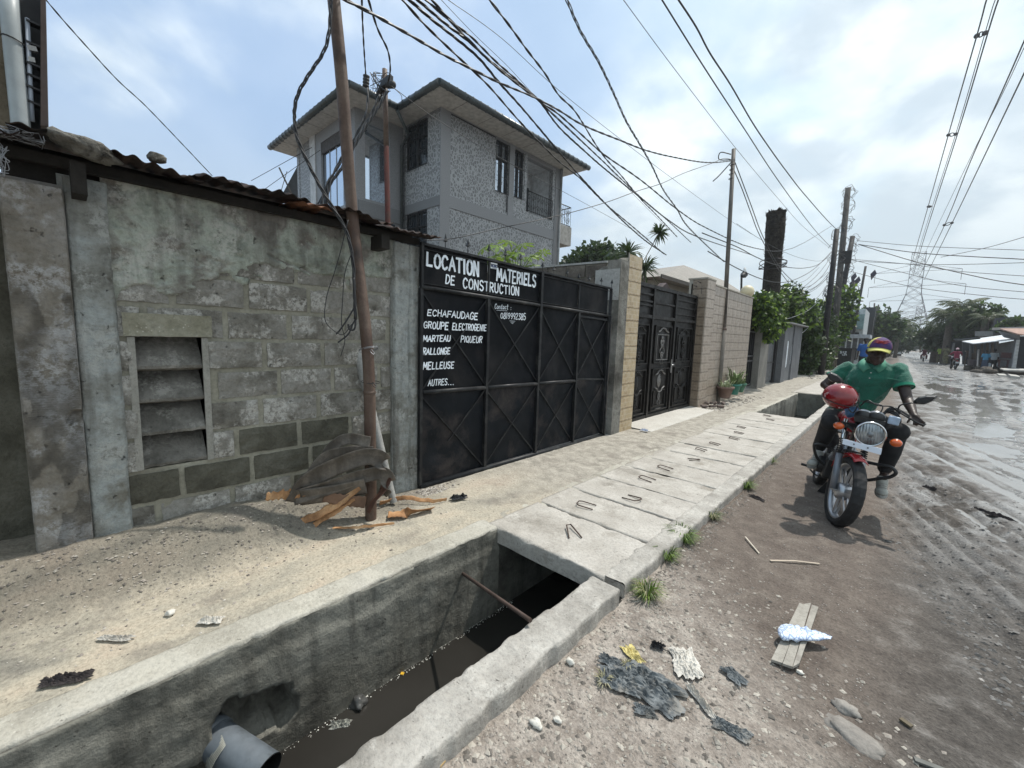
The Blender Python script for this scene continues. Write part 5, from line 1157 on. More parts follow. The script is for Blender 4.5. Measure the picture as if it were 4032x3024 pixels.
def limbs(base, tips, r, parent, nm='trunk'):
 m = MB(); base = Vector(base); fork = base.lerp(sum((Vector(t) for t in tips), Vector()) / len(tips), .45)
 m.tube([base, fork], [r, r * .7], 10)
 for t in tips: m.tube(bez([fork, fork.lerp(Vector(t), .5) + Vector((0, 0, .1)), t], 6), [r * .55 * (1 - .13 * i) for i in range(7)][:len(bez([fork, fork, t], 6))], 6)
 return m.build(nm, M_BARK, parent)
def palm_frond(m, base, az, L, rise, droop, w=.5, n=16, leaf=1.0, mi=0):
 base = Vector(base); d = Vector((math.cos(az), math.sin(az), 0)); pts = []
 for i in range(n + 1):
  t = i / n; pts.append(base + d * (L * t * (1 - .15 * droop * t)) + Vector((0, 0, L * (rise * t - droop * t * t))))
 m.tube(pts, [.03 * L / 3 * (1 - .8 * i / n) + .003 for i in range(n + 1)], 4, mi=mi)
 side = Vector((-d.y, d.x, 0)); ph = random.Random(int(az * 1000))
 k = int(n * 1.7)
 for i in range(3, k):
  t = i / k; j = t * n; a = pts[int(j)].lerp(pts[min(n, int(j) + 1)], j - int(j)); tang = (pts[min(n, int(j) + 1)] - pts[int(j)])
  if tang.length < 1e-6: continue
  tang.normalize(); ll = w * L * .55 * math.sin(PI * min(1, t * .9 + .12)) * leaf * ph.uniform(.8, 1.1)
  for s_ in (-1, 1):
   q = a + (side * s_ * .75 + tang * .55 + Vector((0, 0, -.38 - .4 * ph.random()))).normalized() * ll; wd = tang * (.05 * L / 3 + .012)
   mid = a.lerp(q, .5) + Vector((0, 0, ll * .08)); m.add([a - wd * .5, a + wd * .5, mid + wd, q, mid - wd], [(0, 1, 2, 3, 4)], mi)
def palm(base, H, r, L, nf, label, seed=0, lean=(0, 0), group=None, full=True):
 t = thing('palm_tree', label, 'palm', base, 0, group); B = Vector(base); T = B + Vector((lean[0], lean[1], H)); rr = random.Random(seed)
 m = MB(); m.tube([B, B.lerp(T, .5), T], [r * 1.15, r, r * .9], 10); m.build('trunk', M_BARK, t)
 for i in range(nf):
  m = MB(); az = i * 2.399 + rr.uniform(-.2, .2); lv = i / nf
  palm_frond(m, T, az, L * rr.uniform(.85, 1.1), 1.15 - 1.25 * lv + rr.uniform(-.1, .1), .75 + .25 * lv, .5, 10, 1.1)
  m.build('frond', L_PALM2 if i % 4 == 1 else L_PALM, t)  # paler leaf copy on some fronds paints in their highlights
 return t
# ================================================================== yards behind the gates
def papaya():
 T = at(1112, 600, 9.2); t = thing('papaya_plant', 'bright green papaya plant with palmate leaves behind the lettered gate', 'plant', (T.x, T.y, 0))
 top = Vector((T.x, T.y, T.z)); m = MB(); m.tube([(T.x, T.y, 0), top], [.06, .04], 8); m.build('stem', simple('papaya_stem', (.16, .19, .10), .7), t); rr = random.Random(2)
 for k, (px, py, s) in enumerate(((1046, 534, .26), (1075, 530, .30), (1100, 522, .30), (1128, 530, .28), (1160, 552, .24), (1138, 556, .28), (1090, 550, .30), (1066, 556, .28), (1115, 545, .28), (1172, 546, .2), (1082, 578, .28), (1130, 577, .28), (1155, 572, .22), (1105, 566, .3))):
  c = at(px, py, 9.2 + rr.uniform(-.5, .5)); m = MB(); m.tube(bez([top + Vector((0, 0, -.02 * k)), top.lerp(c, .6) + Vector((0, 0, .12)), c], 8), .008, 4)
  m2 = MB(); tiltm = Matrix.Rotation(rr.uniform(-.5, .5), 3, 'X') @ Matrix.Rotation(rr.uniform(-.5, .5), 3, 'Y')
  for j in range(8):
   a = j * 2 * PI / 8.6 + k; tip = []
   for (rr_, off) in ((.0, 0), (.3, .05), (.42, .17), (.55, .07), (.7, .2), (1, 0), (.7, -.2), (.55, -.07), (.42, -.17), (.3, -.05)):
    v = Vector((rr_, off, -.28 * rr_ * rr_)) * s * (1 - .3 * (j in (0, 7))); v = Matrix.Rotation(a, 3, 'Z') @ v; tip.append(c + tiltm @ v)
   m2.add(tip, [(0, 1, 8, 9), (1, 2, 7, 8), (2, 3, 4, 5), (2, 5, 7), (5, 6, 7)])
  lf = m2.build('leaf', L_BRIGHT, t); m.build('leaf_stalk', L_BRIGHT, t)
papaya()
def mango(pts, dist, nm, lab, n, size, mats, seed, grp=None, base=None):
 """pts: (px, py, radius) of clumps in the 2212 px frame"""
 bl = []
 for px, py, r in pts:
  c = at(px, py, dist + (hash((px, py)) % 7 - 3) * .25); bl.append((c, (r, r, r * .85)))
 cx = sum((b[0] for b in bl), Vector()) / len(bl); t = thing(nm, lab, 'tree', (cx.x, cx.y, -.2), 0, grp)
 limbs((cx.x, cx.y, -.2), [b[0] for b in bl[:6]], .2, t); crown('crown', bl, n, size, mats, t, seed)
 return t
mango([(1240, 576, 1.0), (1280, 556, 1.15), (1310, 550, 1.0), (1345, 576, 1.0), (1265, 588, 1.3), (1315, 586, 1.3), (1222, 596, 1.0), (1365, 600, 1.0), (1290, 602, 1.3)], 28, 'mango_tree', 'dark rounded mango tree rising behind the yard wall beside the patterned house', 9000, .34, [L_DARK, L_DARK, L_FAR], 3)
def dracaena():
 for k, (px, py, s, lab) in enumerate(((1358, 546, .75, 'spiky dracaena head above the yard wall, leftmost of the three'), (1392, 580, .72, 'spiky dracaena head just right of the beige tiled pillar top'), (1424, 503, .5, 'lone dracaena tuft high on a thin leaning stem'))):
  c = at(px, py, 16); base = Vector((c.x + .3, c.y, 0)) if k < 2 else at(1370, 600, 16.3); t = thing('dracaena', lab, 'plant', base, 0, 'dracaenas behind the pillar'); m = MB(); m.tube(bez([base, base.lerp(c, .6), c], 8), .035 if k < 2 else .015, 5); m.build('stem', M_BARK, t); rr = random.Random(k); m = MB()
  for i in range(70):
   d = Vector((rr.gauss(0, 1), rr.gauss(0, 1), rr.gauss(.25, .8))).normalized(); sd = d.orthogonal().normalized() * .022; L = s * rr.uniform(.7, 1); mid = c + d * L * .6; tip = c + d * L + Vector((0, 0, -.18 * L))
   m.add([c - sd, c + sd, mid + sd, tip, mid - sd], [(0, 1, 2, 3, 4)])
  m.build('leaf_rosette', L_DARK, t)
dracaena()
def palm_stump():
 b = at(1664, 650, 21); tp = at(1677, 458, 21); t = thing('dead_palm_trunk', 'thick headless palm trunk, black and shaggy with old frond stubs', 'tree', (b.x, b.y, -.2))
 m = MB(); P = [Vector((b.x - .15, b.y - .05, -.2)), b, b.lerp(tp, .5), b.lerp(tp, .8), tp]; m.tube(P, [.40, .34, .31, .36, .34], 22); m.build('trunk', rocky('shaggy_bark', [(.010, .009, .008), (.035, .03, .025), (.06, .05, .042)], 6, 22, 1, .05), t)
 rr = random.Random(5); m = MB()
 for i in range(420):
  f = rr.uniform(.1, 1) ** .6; a = rr.uniform(0, 6.28); c = b.lerp(tp, f); r = .29 + .05 * f; d = Vector((math.cos(a), math.sin(a), 0)); s = .05 + .07 * f * rr.random(); q = c + d * r
  m.add([q + Vector((-d.y, d.x, 0)) * s * .7, q - Vector((-d.y, d.x, 0)) * s * .7, q + d * s * .8 + Vector((0, 0, s * 1.1))], [(0, 1, 2)])
 m.build('frond_stubs', simple('stub_fibre', (.028, .024, .02), .9, bump=0), t, kind='stuff')
 m = MB(); c = b.lerp(tp, .38)
 for k in range(4): m.tube([c + Vector((  .5 * math.cos(a), .5 * math.sin(a), .06 * k + .12 * math.sin(a + k))) for a in np.linspace(0, 2 * PI, 18)], .016, 4)
 tag(m.build('wire_coil', M_WIRE), 'loose black cable coil slung round the dead palm trunk', 'wire')
palm_stump()
def tiled_roof_house():
 h = thing('tiled_roof_house', 'low house with a pale brown hipped tile roof behind the tiled wall', 'house', (-10, 19, 0)); M_RT = NT('pale_roof_tiles')
 t = M_RT; b = t.n('TexBrick'); b.inputs['Scale'].default_value = 1; b.inputs['Brick Width'].default_value = .3; b.inputs['Row Height'].default_value = .34; b.inputs['Mortar Size'].default_value = .03
 b.inputs['Color1'].default_value = (.30, .275, .245, 1); b.inputs['Color2'].default_value = (.24, .22, .195, 1); b.inputs['Mortar'].default_value = (.13, .12, .105, 1)
 sp = t.n('SeparateXYZ'); t.l(t.coord(False), sp.inputs[0]); cb = t.n('CombineXYZ'); t.l(sp.outputs[1], cb.inputs[0]); t.l(t.math('SUBTRACT', t.math('MULTIPLY', sp.outputs[2], 1.6), t.math('MULTIPLY', sp.outputs[0], .4)), cb.inputs[1]); t.l(cb.outputs[0], b.inputs['Vector']); t.set('Base Color', b.outputs['Color']); t.set('Roughness', .8)
 X = -7.5; e0 = gx(2400 + 415 / 2.0733, 900 + 500 / 2.0733, X); e1 = gx(2400 + 1290 / 2.0733, 900 + 562 / 2.0733, X); ze = (e0[2] + e1[2]) / 2 - .1
 y0, y1 = e0[1], e1[1]; r0 = gx(2400 + 600 / 2.0733, 900 + 365 / 2.0733, X - 3.5); r1 = gx(2400 + 950 / 2.0733, 900 + 375 / 2.0733, X - 3.5); zr = (r0[2] + r1[2]) / 2
 m = MB(); A = (X, y0, ze); B = (X, y1, ze); C = (X - 7, y1, ze); Dd = (X - 7, y0, ze); E = (X - 3.5, r0[1], zr); F = (X - 3.5, r1[1], zr); m.add([A, B, C, Dd, E, F], [(0, 1, 5, 4), (1, 2, 5), (2, 3, 4, 5), (3, 0, 4), (0, 3, 2, 1)]); m.build('roof', t.m, h)
 m = MB(); m.box(X - 6.4, X - .6, y0 + .6, y1 - .6, -.2, ze - .02); m.build('wall', rocky('ochre_wall', [(.28, .25, .2), (.38, .35, .3)], 1, 20, .3), h)
 m = MB(); m.bar(A, B, .06, .16); m.build('eaves_board', simple('eaves', (.08, .07, .06), .8), h)
 g = thing('gabled_outhouse', 'small pale tile roof with a red-brown gable edge right of the dead palm trunk', 'house', (-9, 28, 0)); q = lambda a, b_, x: Vector(gx(2400 + a / 2.0733, 900 + b_ / 2.0733, x))
 P = [q(1340, 490, -7), q(1440, 488, -7), q(1452, 575, -5.5), q(1300, 560, -5.5)]; m = MB(); m.add(P + [p - Vector((.4, 0, .12)) for p in P], [(0, 1, 2, 3), (7, 6, 5, 4), (0, 4, 5, 1), (1, 5, 6, 2), (2, 6, 7, 3), (3, 7, 4, 0)]); m.build('roof', t.m, g); m = MB(); m.bar(P[1], P[2], .12, .2); m.build('barge_board', simple('barge', (.10, .05, .04), .8), g)
 m = MB(); m.box(-10, -7, P[0].y, P[2].y - .5, -.2, P[2].z - .1); m.build('wall', MATS['ochre_wall'], g)
 a = q(330, 440, -5); b_ = q(380, 455, -5); m = MB(); m.prism([(0, 0), (1.2, 0), (.6, .35)], .2, Matrix.Translation(a + Vector((0, 0, -.3))) @ Matrix.Rotation(PI / 2, 4, 'X') @ Matrix.Rotation(PI / 2, 4, 'Y')); tag(m.build('roof_gable', simple('gable_dark', (.05, .03, .03), .7)), 'tiny dark gable peak peeping over the ornate gate', 'roof')
tiled_roof_house()
# ================================================================== the far part of the left-hand street wall
def gate_three_and_on():
 dk = simple('far_black_gate', (.012, .011, .012), .5, bump=.1)
 g = thing('barred_gate', 'black barred gate just beyond the tiled wall, vine hanging over it', 'gate', (-3.4, 13.9, 0)); m = MB(); m.box(-3.44, -3.42, 13.25, 15.0, .1, 2.75); m.build('back_sheet', dk, g)
 for y in np.linspace(13.3, 14.95, 9): m = MB(); m.box(-3.42, -3.38, y - .015, y + .015, .1, 2.7); m.build('bar', dk, g)
 for z in (.15, .9, 1.05, 1.8, 2.7): m = MB(); m.box(-3.42, -3.37, 13.25, 15, z - .02, z + .02); m.build('rail', simple('gate_rail_grey', (.05, .05, .055), .4, bump=0), g)
 c = thing('grey_column', 'plain grey rendered column between the barred gate and the next gate', 'pillar', (-3.3, 15.6, 0)); m = MB(); m.box(-3.5, -3.2, 15.0, 16.1, -.1, 2.1); m.build('shaft', rocky('column_render', [(.17, .16, .145), (.26, .25, .23)], 2, 30, .4, .006), c); m = MB(); m.box(-3.52, -3.18, 14.98, 16.12, 2.1, 2.16); m.build('cap', M_GROUT, c)
 g2 = thing('grey_sheet_gate', 'grey sheet metal gate with a low door past the grey column', 'gate', (-3.4, 16.9, 0)); gm = simple('grey_gate_paint', (.075, .078, .085), .5, var=.3)
 for a, b in ((16.12, 17.1), (17.12, 18.0)): m = MB(); m.box(-3.44, -3.40, a, b, .1, 2.15); m.build('leaf_panel', gm, g2)
 m = MB(); m.box(-3.40, -3.37, 16.12, 18.0, .75, .8); m.build('cross_rail', dk, g2); m = MB(); m.box(-3.42, -3.34, 18.0, 18.25, 0, 2.2); m.build('jamb', dk, g2)
 w = thing('slate_grey_wall', 'slate grey concrete wall with two white upright ovals painted on it', 'wall', (-3.3, 20, 0)); sm = rocky('slate_render', [(.11, .115, .125), (.17, .175, .185)], 1.2, 30, .3, .004)
 for a, b, xo in ((18.25, 18.9, .06), (18.9, 20.2, 0), (20.2, 20.9, .05), (20.9, 22.3, 0)): m = MB(); m.box(-3.5, -3.2 + xo, a, b, -.1, 2.22); m.build('wall_panel', sm, w)
 m = MB(); m.box(-3.55, -3.0, 18.2, 22.4, 2.22, 2.27); m.build('coping_sheet', simple('coping', (.2, .2, .2), .7), w)
 wp = simple('white_oval_paint', (.72, .76, .82), .5, bump=0)
 for (a, b) in ((1448, 1026), (1489, 1026)):
  q = gx(2400 + a / 2.0733, 900 + b / 2.0733, -3.19); m = MB(); hh, ww = .52, .16; pts = []
  for i in range(20):
   t = i / 20 * 2 * PI; cx_, sx_ = math.cos(t), math.sin(t); pts.append((ww * math.copysign(abs(cx_) ** .6, cx_), hh * math.copysign(abs(sx_) ** .55, sx_)))
  m.prism(pts, .004, Matrix.Translation((-3.198, q[1], q[2])) @ Matrix.Rotation(PI / 2, 4, 'Z') @ Matrix.Rotation(PI / 2, 4, 'X')); m.build('painted_oval', wp, w)
 b = gz(2400 + 1510 / 2.0733, 900 + 1175 / 2.0733, .05); t = thing('plastic_bottle', 'small clear plastic bottle standing against the slate grey wall', 'bottle', b); m = MB(); m.lathe([(.06, 0), (.06, .17), (.02, .25), (.02, .29)], 10, mat=Matrix.Translation(b)); m.build('bottle', simple('bottle_pale', (.45, .52, .58), .2, bump=0), t)
 w = thing('white_wall', 'white painted wall behind the utility poles past the dark hedge', 'wall', (-3.3, 33, 0)); wm = simple('chalky_white', (.55, .56, .58), .8, var=.12, dirt=(.2, .2, .2)); m = MB(); m.box(-3.5, -3.2, 30.5, 36.8, -.2, 2.1); m.build('wall', wm, w)
 k = thing('black_kiosk', 'black street kiosk with white chalk lettering and a pale shelf roof', 'kiosk', (-3, 39, 0)); A = gz(3100 + 465 / 2.373, 1100 + 790 / 2.373, -.1)
 q = lambda a, b_, y: gy(3100 + a / 2.373, 1100 + b_ / 2.373, y); y = 39.0
 x0 = q(466, 700, y)[0]; x1 = q(600, 700, y)[0]; z0 = -.15; z1 = q(500, 640, y)[2]; blk = simple('blackboard', (.012, .012, .013), .7, bump=0)
 m = MB(); m.box(x0, x1, y, y + 3, z0, z1); m.build('counter', blk, k); m = MB(); zz = q(500, 545, y)[2]; m.box(x0 + .05, x1 + .7, y + 1.2, y + 3, z1, zz); m.build('back_room', simple('kiosk_grey', (.16, .17, .18), .7), k)
 zr = q(600, 520, y)[2]; m = MB(); m.box(x0 - .1, x1 + .9, y - .2, y + 3, zz, zr + .05); m.build('roof_slab', simple('kiosk_roof', (.36, .38, .42), .7), k)
 for i in range(5): m = MB(); xx = x0 + .1 + i * (x1 - x0 + .5) / 4; m.bar((xx, y + .02, z1), (xx, y + .02, zz), .07, .07); m.build('post', simple('kiosk_post', (.45, .47, .5), .7), k)
 for wd, (a, b_, c_, d_) in (('S12', (490, 690, 553, 672)), ('UM', (512, 710, 555, 698))):
  p0 = q(a, b_, y); p1 = q(c_, b_, y); tp = q(a, d_, y); lettering(wd, (p0[0], p0[2]), (p1[0], p0[2]), (tp[2] - p0[2],) * 2, M_WHITEP, k, lambda u, v, e: (u, y - .02 - e, v), wd=.22)
 h = thing('teal_building', 'pale building with a teal parapet half hidden behind the utility poles', 'building', (-6, 46, 0)); q2 = lambda a, b_: gy(3100 + a / 2.373, 1100 + b_ / 2.373, 46)
 a, b = q2(560, 350), q2(735, 275); m = MB(); m.box(a[0], b[0], 46, 52, 0, b[2]); m.build('upper_wall', simple('pale_parapet', (.42, .45, .46), .8), h); c = q2(480, 430); m = MB(); m.box(c[0], b[0], 45.3, 46, c[2] - .3, c[2] + .9); m.build('balcony_band', simple('teal_band', (.16, .24, .24), .7), h)
 for i in range(4): m = MB(); m.box(b[0] - .8 - i * 1.0, b[0] - .2 - i * 1.0, 45.25, 45.3, .3, c[2] - .6); m.build('window', blk, h)
 a, b = q2(225, 350), q2(380, 275); w = thing('pale_upper_wall', 'pale grey upper storey wall seen above the vines left of the poles', 'building', (a[0], 46, 0)); m = MB(); m.box(a[0], b[0], 46.2, 47, 0, b[2]); m.build('wall', simple('pale_wall', (.45, .47, .47), .8), w)
gate_three_and_on()
def vines():
 def blobs(pts, X): return [(Vector(gx(2400 + a / 2.0733, 900 + (b + 8) / 2.0733, X + dx_)), (r * .88, r * .88, r * .76)) for a, b, r, dx_ in pts]
 t = thing('climbing_vine', 'bright green vine spilling over the barred gate and grey column', 'vine', (-3.4, 14.5, 0))
 crown('foliage', blobs([(1235, 600, .42, .2), (1290, 590, .5, .1), (1340, 600, .5, 0), (1260, 680, .45, .25), (1310, 700, .5, .2), (1360, 660, .5, 0), (1300, 790, .35, .3), (1250, 760, .3, .3), (1290, 850, .3, .3), (1370, 760, .4, .1), (1330, 830, .22, .2)], -3.4), 5200, .16, [L_MID, L_BRIGHT, L_MID, L_DARK], t, 4, .7)
 m = MB()
 for k in range(5): a = Vector(gx(2400 + (1230 + 30 * k) / 2.0733, 900 + 560 / 2.0733, -3.5)); m.tube(bez([Vector((-3.45, a.y, .2)), a + Vector((0, .2, -.6)), a], 8), .02, 5)
 m.build('stem', M_BARK, t)
 t = thing('climbing_vine', 'darker leafy vine heaped on top of the slate grey wall', 'vine', (-3.6, 19, 0))
 crown('foliage', blobs([(1420, 560, .6, -.3), (1470, 540, .7, -.3), (1500, 600, .8, -.3), (1440, 640, .8, -.2), (1520, 680, .9, -.2), (1570, 640, .8, -.5), (1600, 700, .9, -.3), (1460, 720, .7, -.1), (1560, 740, .8, 0), (1630, 760, .8, .1), (1410, 500, .3, -.4)], -3.6), 7500, .2, [L_MID, L_DARK, L_BRIGHT, L_DARK], t, 6, .5)
 m = MB(); m.tube([(-3.6, 19.5, 0), (-3.7, 19.6, 2.6)], .05, 6); m.build('stem', M_BARK, t)
 t = thing('hedge', 'tall dark green hedge hanging over the path between the slate wall and the poles', 'hedge', (-3.4, 26, 0))
 crown('foliage', blobs([(1620, 800, .7, .1), (1680, 820, .8, .2), (1620, 880, .8, .2), (1700, 900, .9, .2), (1610, 960, .8, .2), (1680, 980, .9, .2), (1600, 1040, .8, .2), (1660, 1060, .9, .3), (1590, 1110, .6, .2), (1700, 1080, .7, .3), (1730, 760, .9, 0), (1750, 850, .8, .2), (1740, 1000, .8, .2)], -3.5), 11000, .2, [L_DARK, L_DARK, L_MID, L_DARK], t, 8, .6)
 m = MB()
 for y in (23, 25, 27, 29): m.tube([(-3.5, y, -.1), (-3.6, y + .2, 2)], .06, 6)
 m.build('stem', M_BARK, t)
 def ab(px, py, d, r): return (at(px, py, d), (r, r, r))
 t = thing('creeper', 'leafy creeper climbing among the utility poles', 'vine', (-3.3, 34, 0)); crown('foliage', [ab(1826, 640, 36, .8), (at(1815, 670, 36), (.8, .8, 1)), ab(1822, 700, 36, .7), ab(1800, 720, 36, .9), ab(1795, 700, 38, .9), ab(1788, 670, 38, .9), ab(1800, 650, 38, .7)], 3600, .3, [L_MID, L_BRIGHT, L_DARK], t, 9); m = MB(); c = at(1815, 700, 36); m.tube([(c.x, c.y, -.1), c], .08, 6); m.build('stem', M_BARK, t)
vines()
# ================================================================== utility poles
def poles():
 out = {}
 specs = [('a', 1776, 786, 1808, 495, .13, 'thin dark utility pole, leftmost of the cluster beyond the hedge', .0, 26),
    ('b', 1795, 792, 1832, 406, .17, 'tallest and thickest weathered utility pole of the cluster', 1, 32),
    ('c', 1790, 792, 1842, 510, .17, 'black utility pole with white-painted foot leaning right in the cluster', 2, 36),
    ('d', 1832, 770, 1845, 610, .1, 'slim dark pole with tangled wires just beyond the cluster', 3, 42),
    ('e', 1840, 740, 1870, 575, .1, 'slim leaning pole with cloth scraps snagged beside it', 4, 45),
    ('f', 1885, 740, 1889, 655, .1, 'short stub pole beside the far dark palms', 5, 70), ('g', 1884, 720, 1898, 658, .1, 'short leaning stub pole, farthest along the left side', 5, 72)]
 for nm, bx, by, tx, ty, r, lab, k, dist in specs:
  if nm == 'c': b = Vector(gz(3264 - 10, 1446, -.1)); dist = math.hypot(b.x, b.y)
  else: bb = at(bx, by, dist); b = Vector((bb.x, bb.y, -.2))
  q = at(bx, by, dist); tp = at(tx, ty, dist); d = (tp - q); b2 = q - d * ((q.z + .2) / d.z) if d.z > .1 else b
  t = thing('utility_pole', lab, 'pole', b2, 0, 'utility poles on the left side'); m = MB(); m.tube([b2, tp], [r * 1.1, r * .8], 12)
  m.build('shaft', rocky('weathered_pole', [(.05, .048, .044), (.11, .105, .098)], 2, 30, .4, .01) if nm == 'b' else simple('creosote_pole', (.016, .015, .016), .7, bump=.2), t); out[nm] = (b2, tp)
  if nm == 'c':
   a = b2.lerp(tp, .01); e = b2.lerp(tp, .2); m = MB(); m.tube([a, e], [r * 1.16, r * 1.1], 12); m.build('painted_foot', simple('greyblue_foot', (.12, .13, .18), .7), t)
   m = MB(); p = b2.lerp(tp, .72); m.box(p.x - .25, p.x + .1, p.y - .2, p.y + .1, p.z - .25, p.z + .2); m.build('junction_box', simple('box_dark', (.02, .02, .022), .6), t)
  if nm == 'b':
   p = at(1833 - 8, 548, dist); p = at(1828, 556, dist); m = MB(); m.box(p.x - .25, p.x + .25, p.y - .2, p.y + .1, p.z - .35, p.z + .35); m.build('meter_box', MATS['creosote_pole'] if 'creosote_pole' in MATS else M_WIRE, t)
  if nm in 'abcd':
   m = MB(); rr = random.Random(k + 3)
   for i in range(16):
    f = rr.uniform(.45, .98); p = b2.lerp(tp, f); m.tube([p + Vector((rr.uniform(.15, .4) * math.cos(a) + .1, .2 * math.sin(a), rr.uniform(.2, .5) * math.sin(a))) for a in np.linspace(rr.uniform(0, 6), rr.uniform(3, 6) + 5, 12)], .012, 4)
   m.build('wire_loops', M_WIRE, t, kind='stuff')
  if nm == 'e':
   m = MB()
   for (px, py) in ((1838, 598), (1846, 606), (1835, 612), (1880, 592)):
    c = at(px, py, dist); m.add([c, c + Vector((.25, .1, .35)), c + Vector((.4, -.05, .0)), c + Vector((.1, 0, -.5))], [(0, 1, 2, 3)])
   m.build('cloth_scrap', simple('rag', (.05, .045, .06), .9, bump=0), t, kind='stuff')
 return out
UP = poles()
def red_pole():
 b = gy(1527, 870, 3.2); tp = gy(831 * SD, 150 * SD, 3.2); b = Vector(b); tp = Vector(tp); t = thing('red_pole', 'slim pole painted red in its lower half, carrying insulators behind the sheet roof', 'pole', (b.x, b.y, 0))
 mid = b.lerp(tp, .50); foot = b + (b - tp) * ((b.z) / (tp.z - b.z)); m = MB(); m.tube([foot, mid], [.04, .036], 12); m.build('lower_tube', rocky('flaking_red_paint', [(.03, .009, .008), (.055, .012, .010), (.03, .02, .016)], 5, 40, .4, .004), t)
 m = MB(); m.tube([mid, tp], [.036, .034], 12); m.build('upper_tube', M_STEEL, t)
 def ins(px, py, rot, nm='insulator'):
  c = Vector(gy(px * SD, py * SD, 3.15)); m = MB(); m.lathe([(.02, -.10), (.045, -.09), (.045, -.07), (.028, -.065), (.045, -.05), (.045, -.03), (.028, -.025), (.045, -.01), (.045, .01), (.028, .015), (.045, .03), (.045, .05), (.02, .06)], 12, mat=Matrix.Translation(c) @ Matrix.Rotation(rot, 4, 'Y')); m.build(nm, M_WIRE, t); return c
 ins(791, 172, .15); ins(822, 196, .9); ins(845, 183, 1.9); c = Vector(gy(831 * SD, 178 * SD, 3.15)); m = MB(); m.box(c.x - .06, c.x + .16, c.y - .03, c.y + .03, c.z - .05, c.z + .03); m.build('bracket', M_WIRE, t)
 m = MB(); rr = random.Random(8)
 for i in range(9):
  q = lambda: Vector(gy(rr.uniform(796, 846) * SD, rr.uniform(155, 205) * SD, 3.15 + rr.uniform(-.1, .1))); m.tube(bez([q(), q(), q(), q()], 15), .0045, 4)
 m.build('wire_loops', M_WIRE, t, kind='stuff'); return tp
RP = red_pole()
def roofs_left_far():
 q = lambda a, b: at(a, b, 26)
 t = thing('dark_gable', 'small dark gable with a crossed pole behind the sheet roof left of the patterned house', 'roof', q(640, 440)); P = [q(603, 432), q(646, 352), q(646, 440)]; m = MB(); m.add(P + [p + Vector((-.3, .6, 0)) for p in P], [(0, 1, 2), (5, 4, 3), (0, 3, 4, 1), (1, 4, 5, 2), (2, 5, 3, 0)]); m.build('gable', simple('gable_black', (.03, .032, .035), .8), t)
 m = MB(); m.bar(q(603, 362), q(640, 440), .07); m.bar(q(620, 370), q(602, 430), .03); m.build('crossed_pole', M_BARK, t, kind='stuff')
roofs_left_far()
# ================================================================== people
def organic(mb, name, mat, parent, voxel=.012, smooth=6, factor=.5, **tags):
 """melts overlapping shapes into one continuous surface"""
 o = mb.build(name, mat, parent, **tags)
 r = o.modifiers.new('melt', 'REMESH'); r.mode = 'VOXEL'; r.voxel_size = voxel; r.use_smooth_shade = True
 s = o.modifiers.new('smooth', 'SMOOTH'); s.factor = factor; s.iterations = smooth
 return o
def limb(m, pts, rs, n=14):
 m.tube(pts, rs, n)
 for p, r in zip(pts, rs): m.sphere(p, r, n=12, m=8)
def ring_loft(m, rings, n=24):
 """rings: (centre, width axis vector, depth axis vector)"""
 V = []; F = []
 for c, a, b in rings:
  c = Vector(c); a = Vector(a); b = Vector(b)
  for j in range(n):
   t = 2 * PI * j / n; ct, st = math.cos(t), math.sin(t); V.append(c + a * math.copysign(abs(ct) ** .85, ct) + b * math.copysign(abs(st) ** .85, st))
 k = len(rings)
 for i in range(k - 1):
  for j in range(n): F.append((i * n + j, i * n + (j + 1) % n, (i + 1) * n + (j + 1) % n, (i + 1) * n + j))
 F.append(tuple(reversed(range(n)))); F.append(tuple((k - 1) * n + j for j in range(n))); m.add(V, F, 0, True)
SKIN = simple('dark_brown_skin', (.045, .024, .016), .42, var=.15, scale=20, bump=.1, bscale=150, bdist=.001)
def cloth(name, col, var=.2): return simple(name, col, .85, var=var, scale=9, bump=.5, bscale=18, bdist=.01)
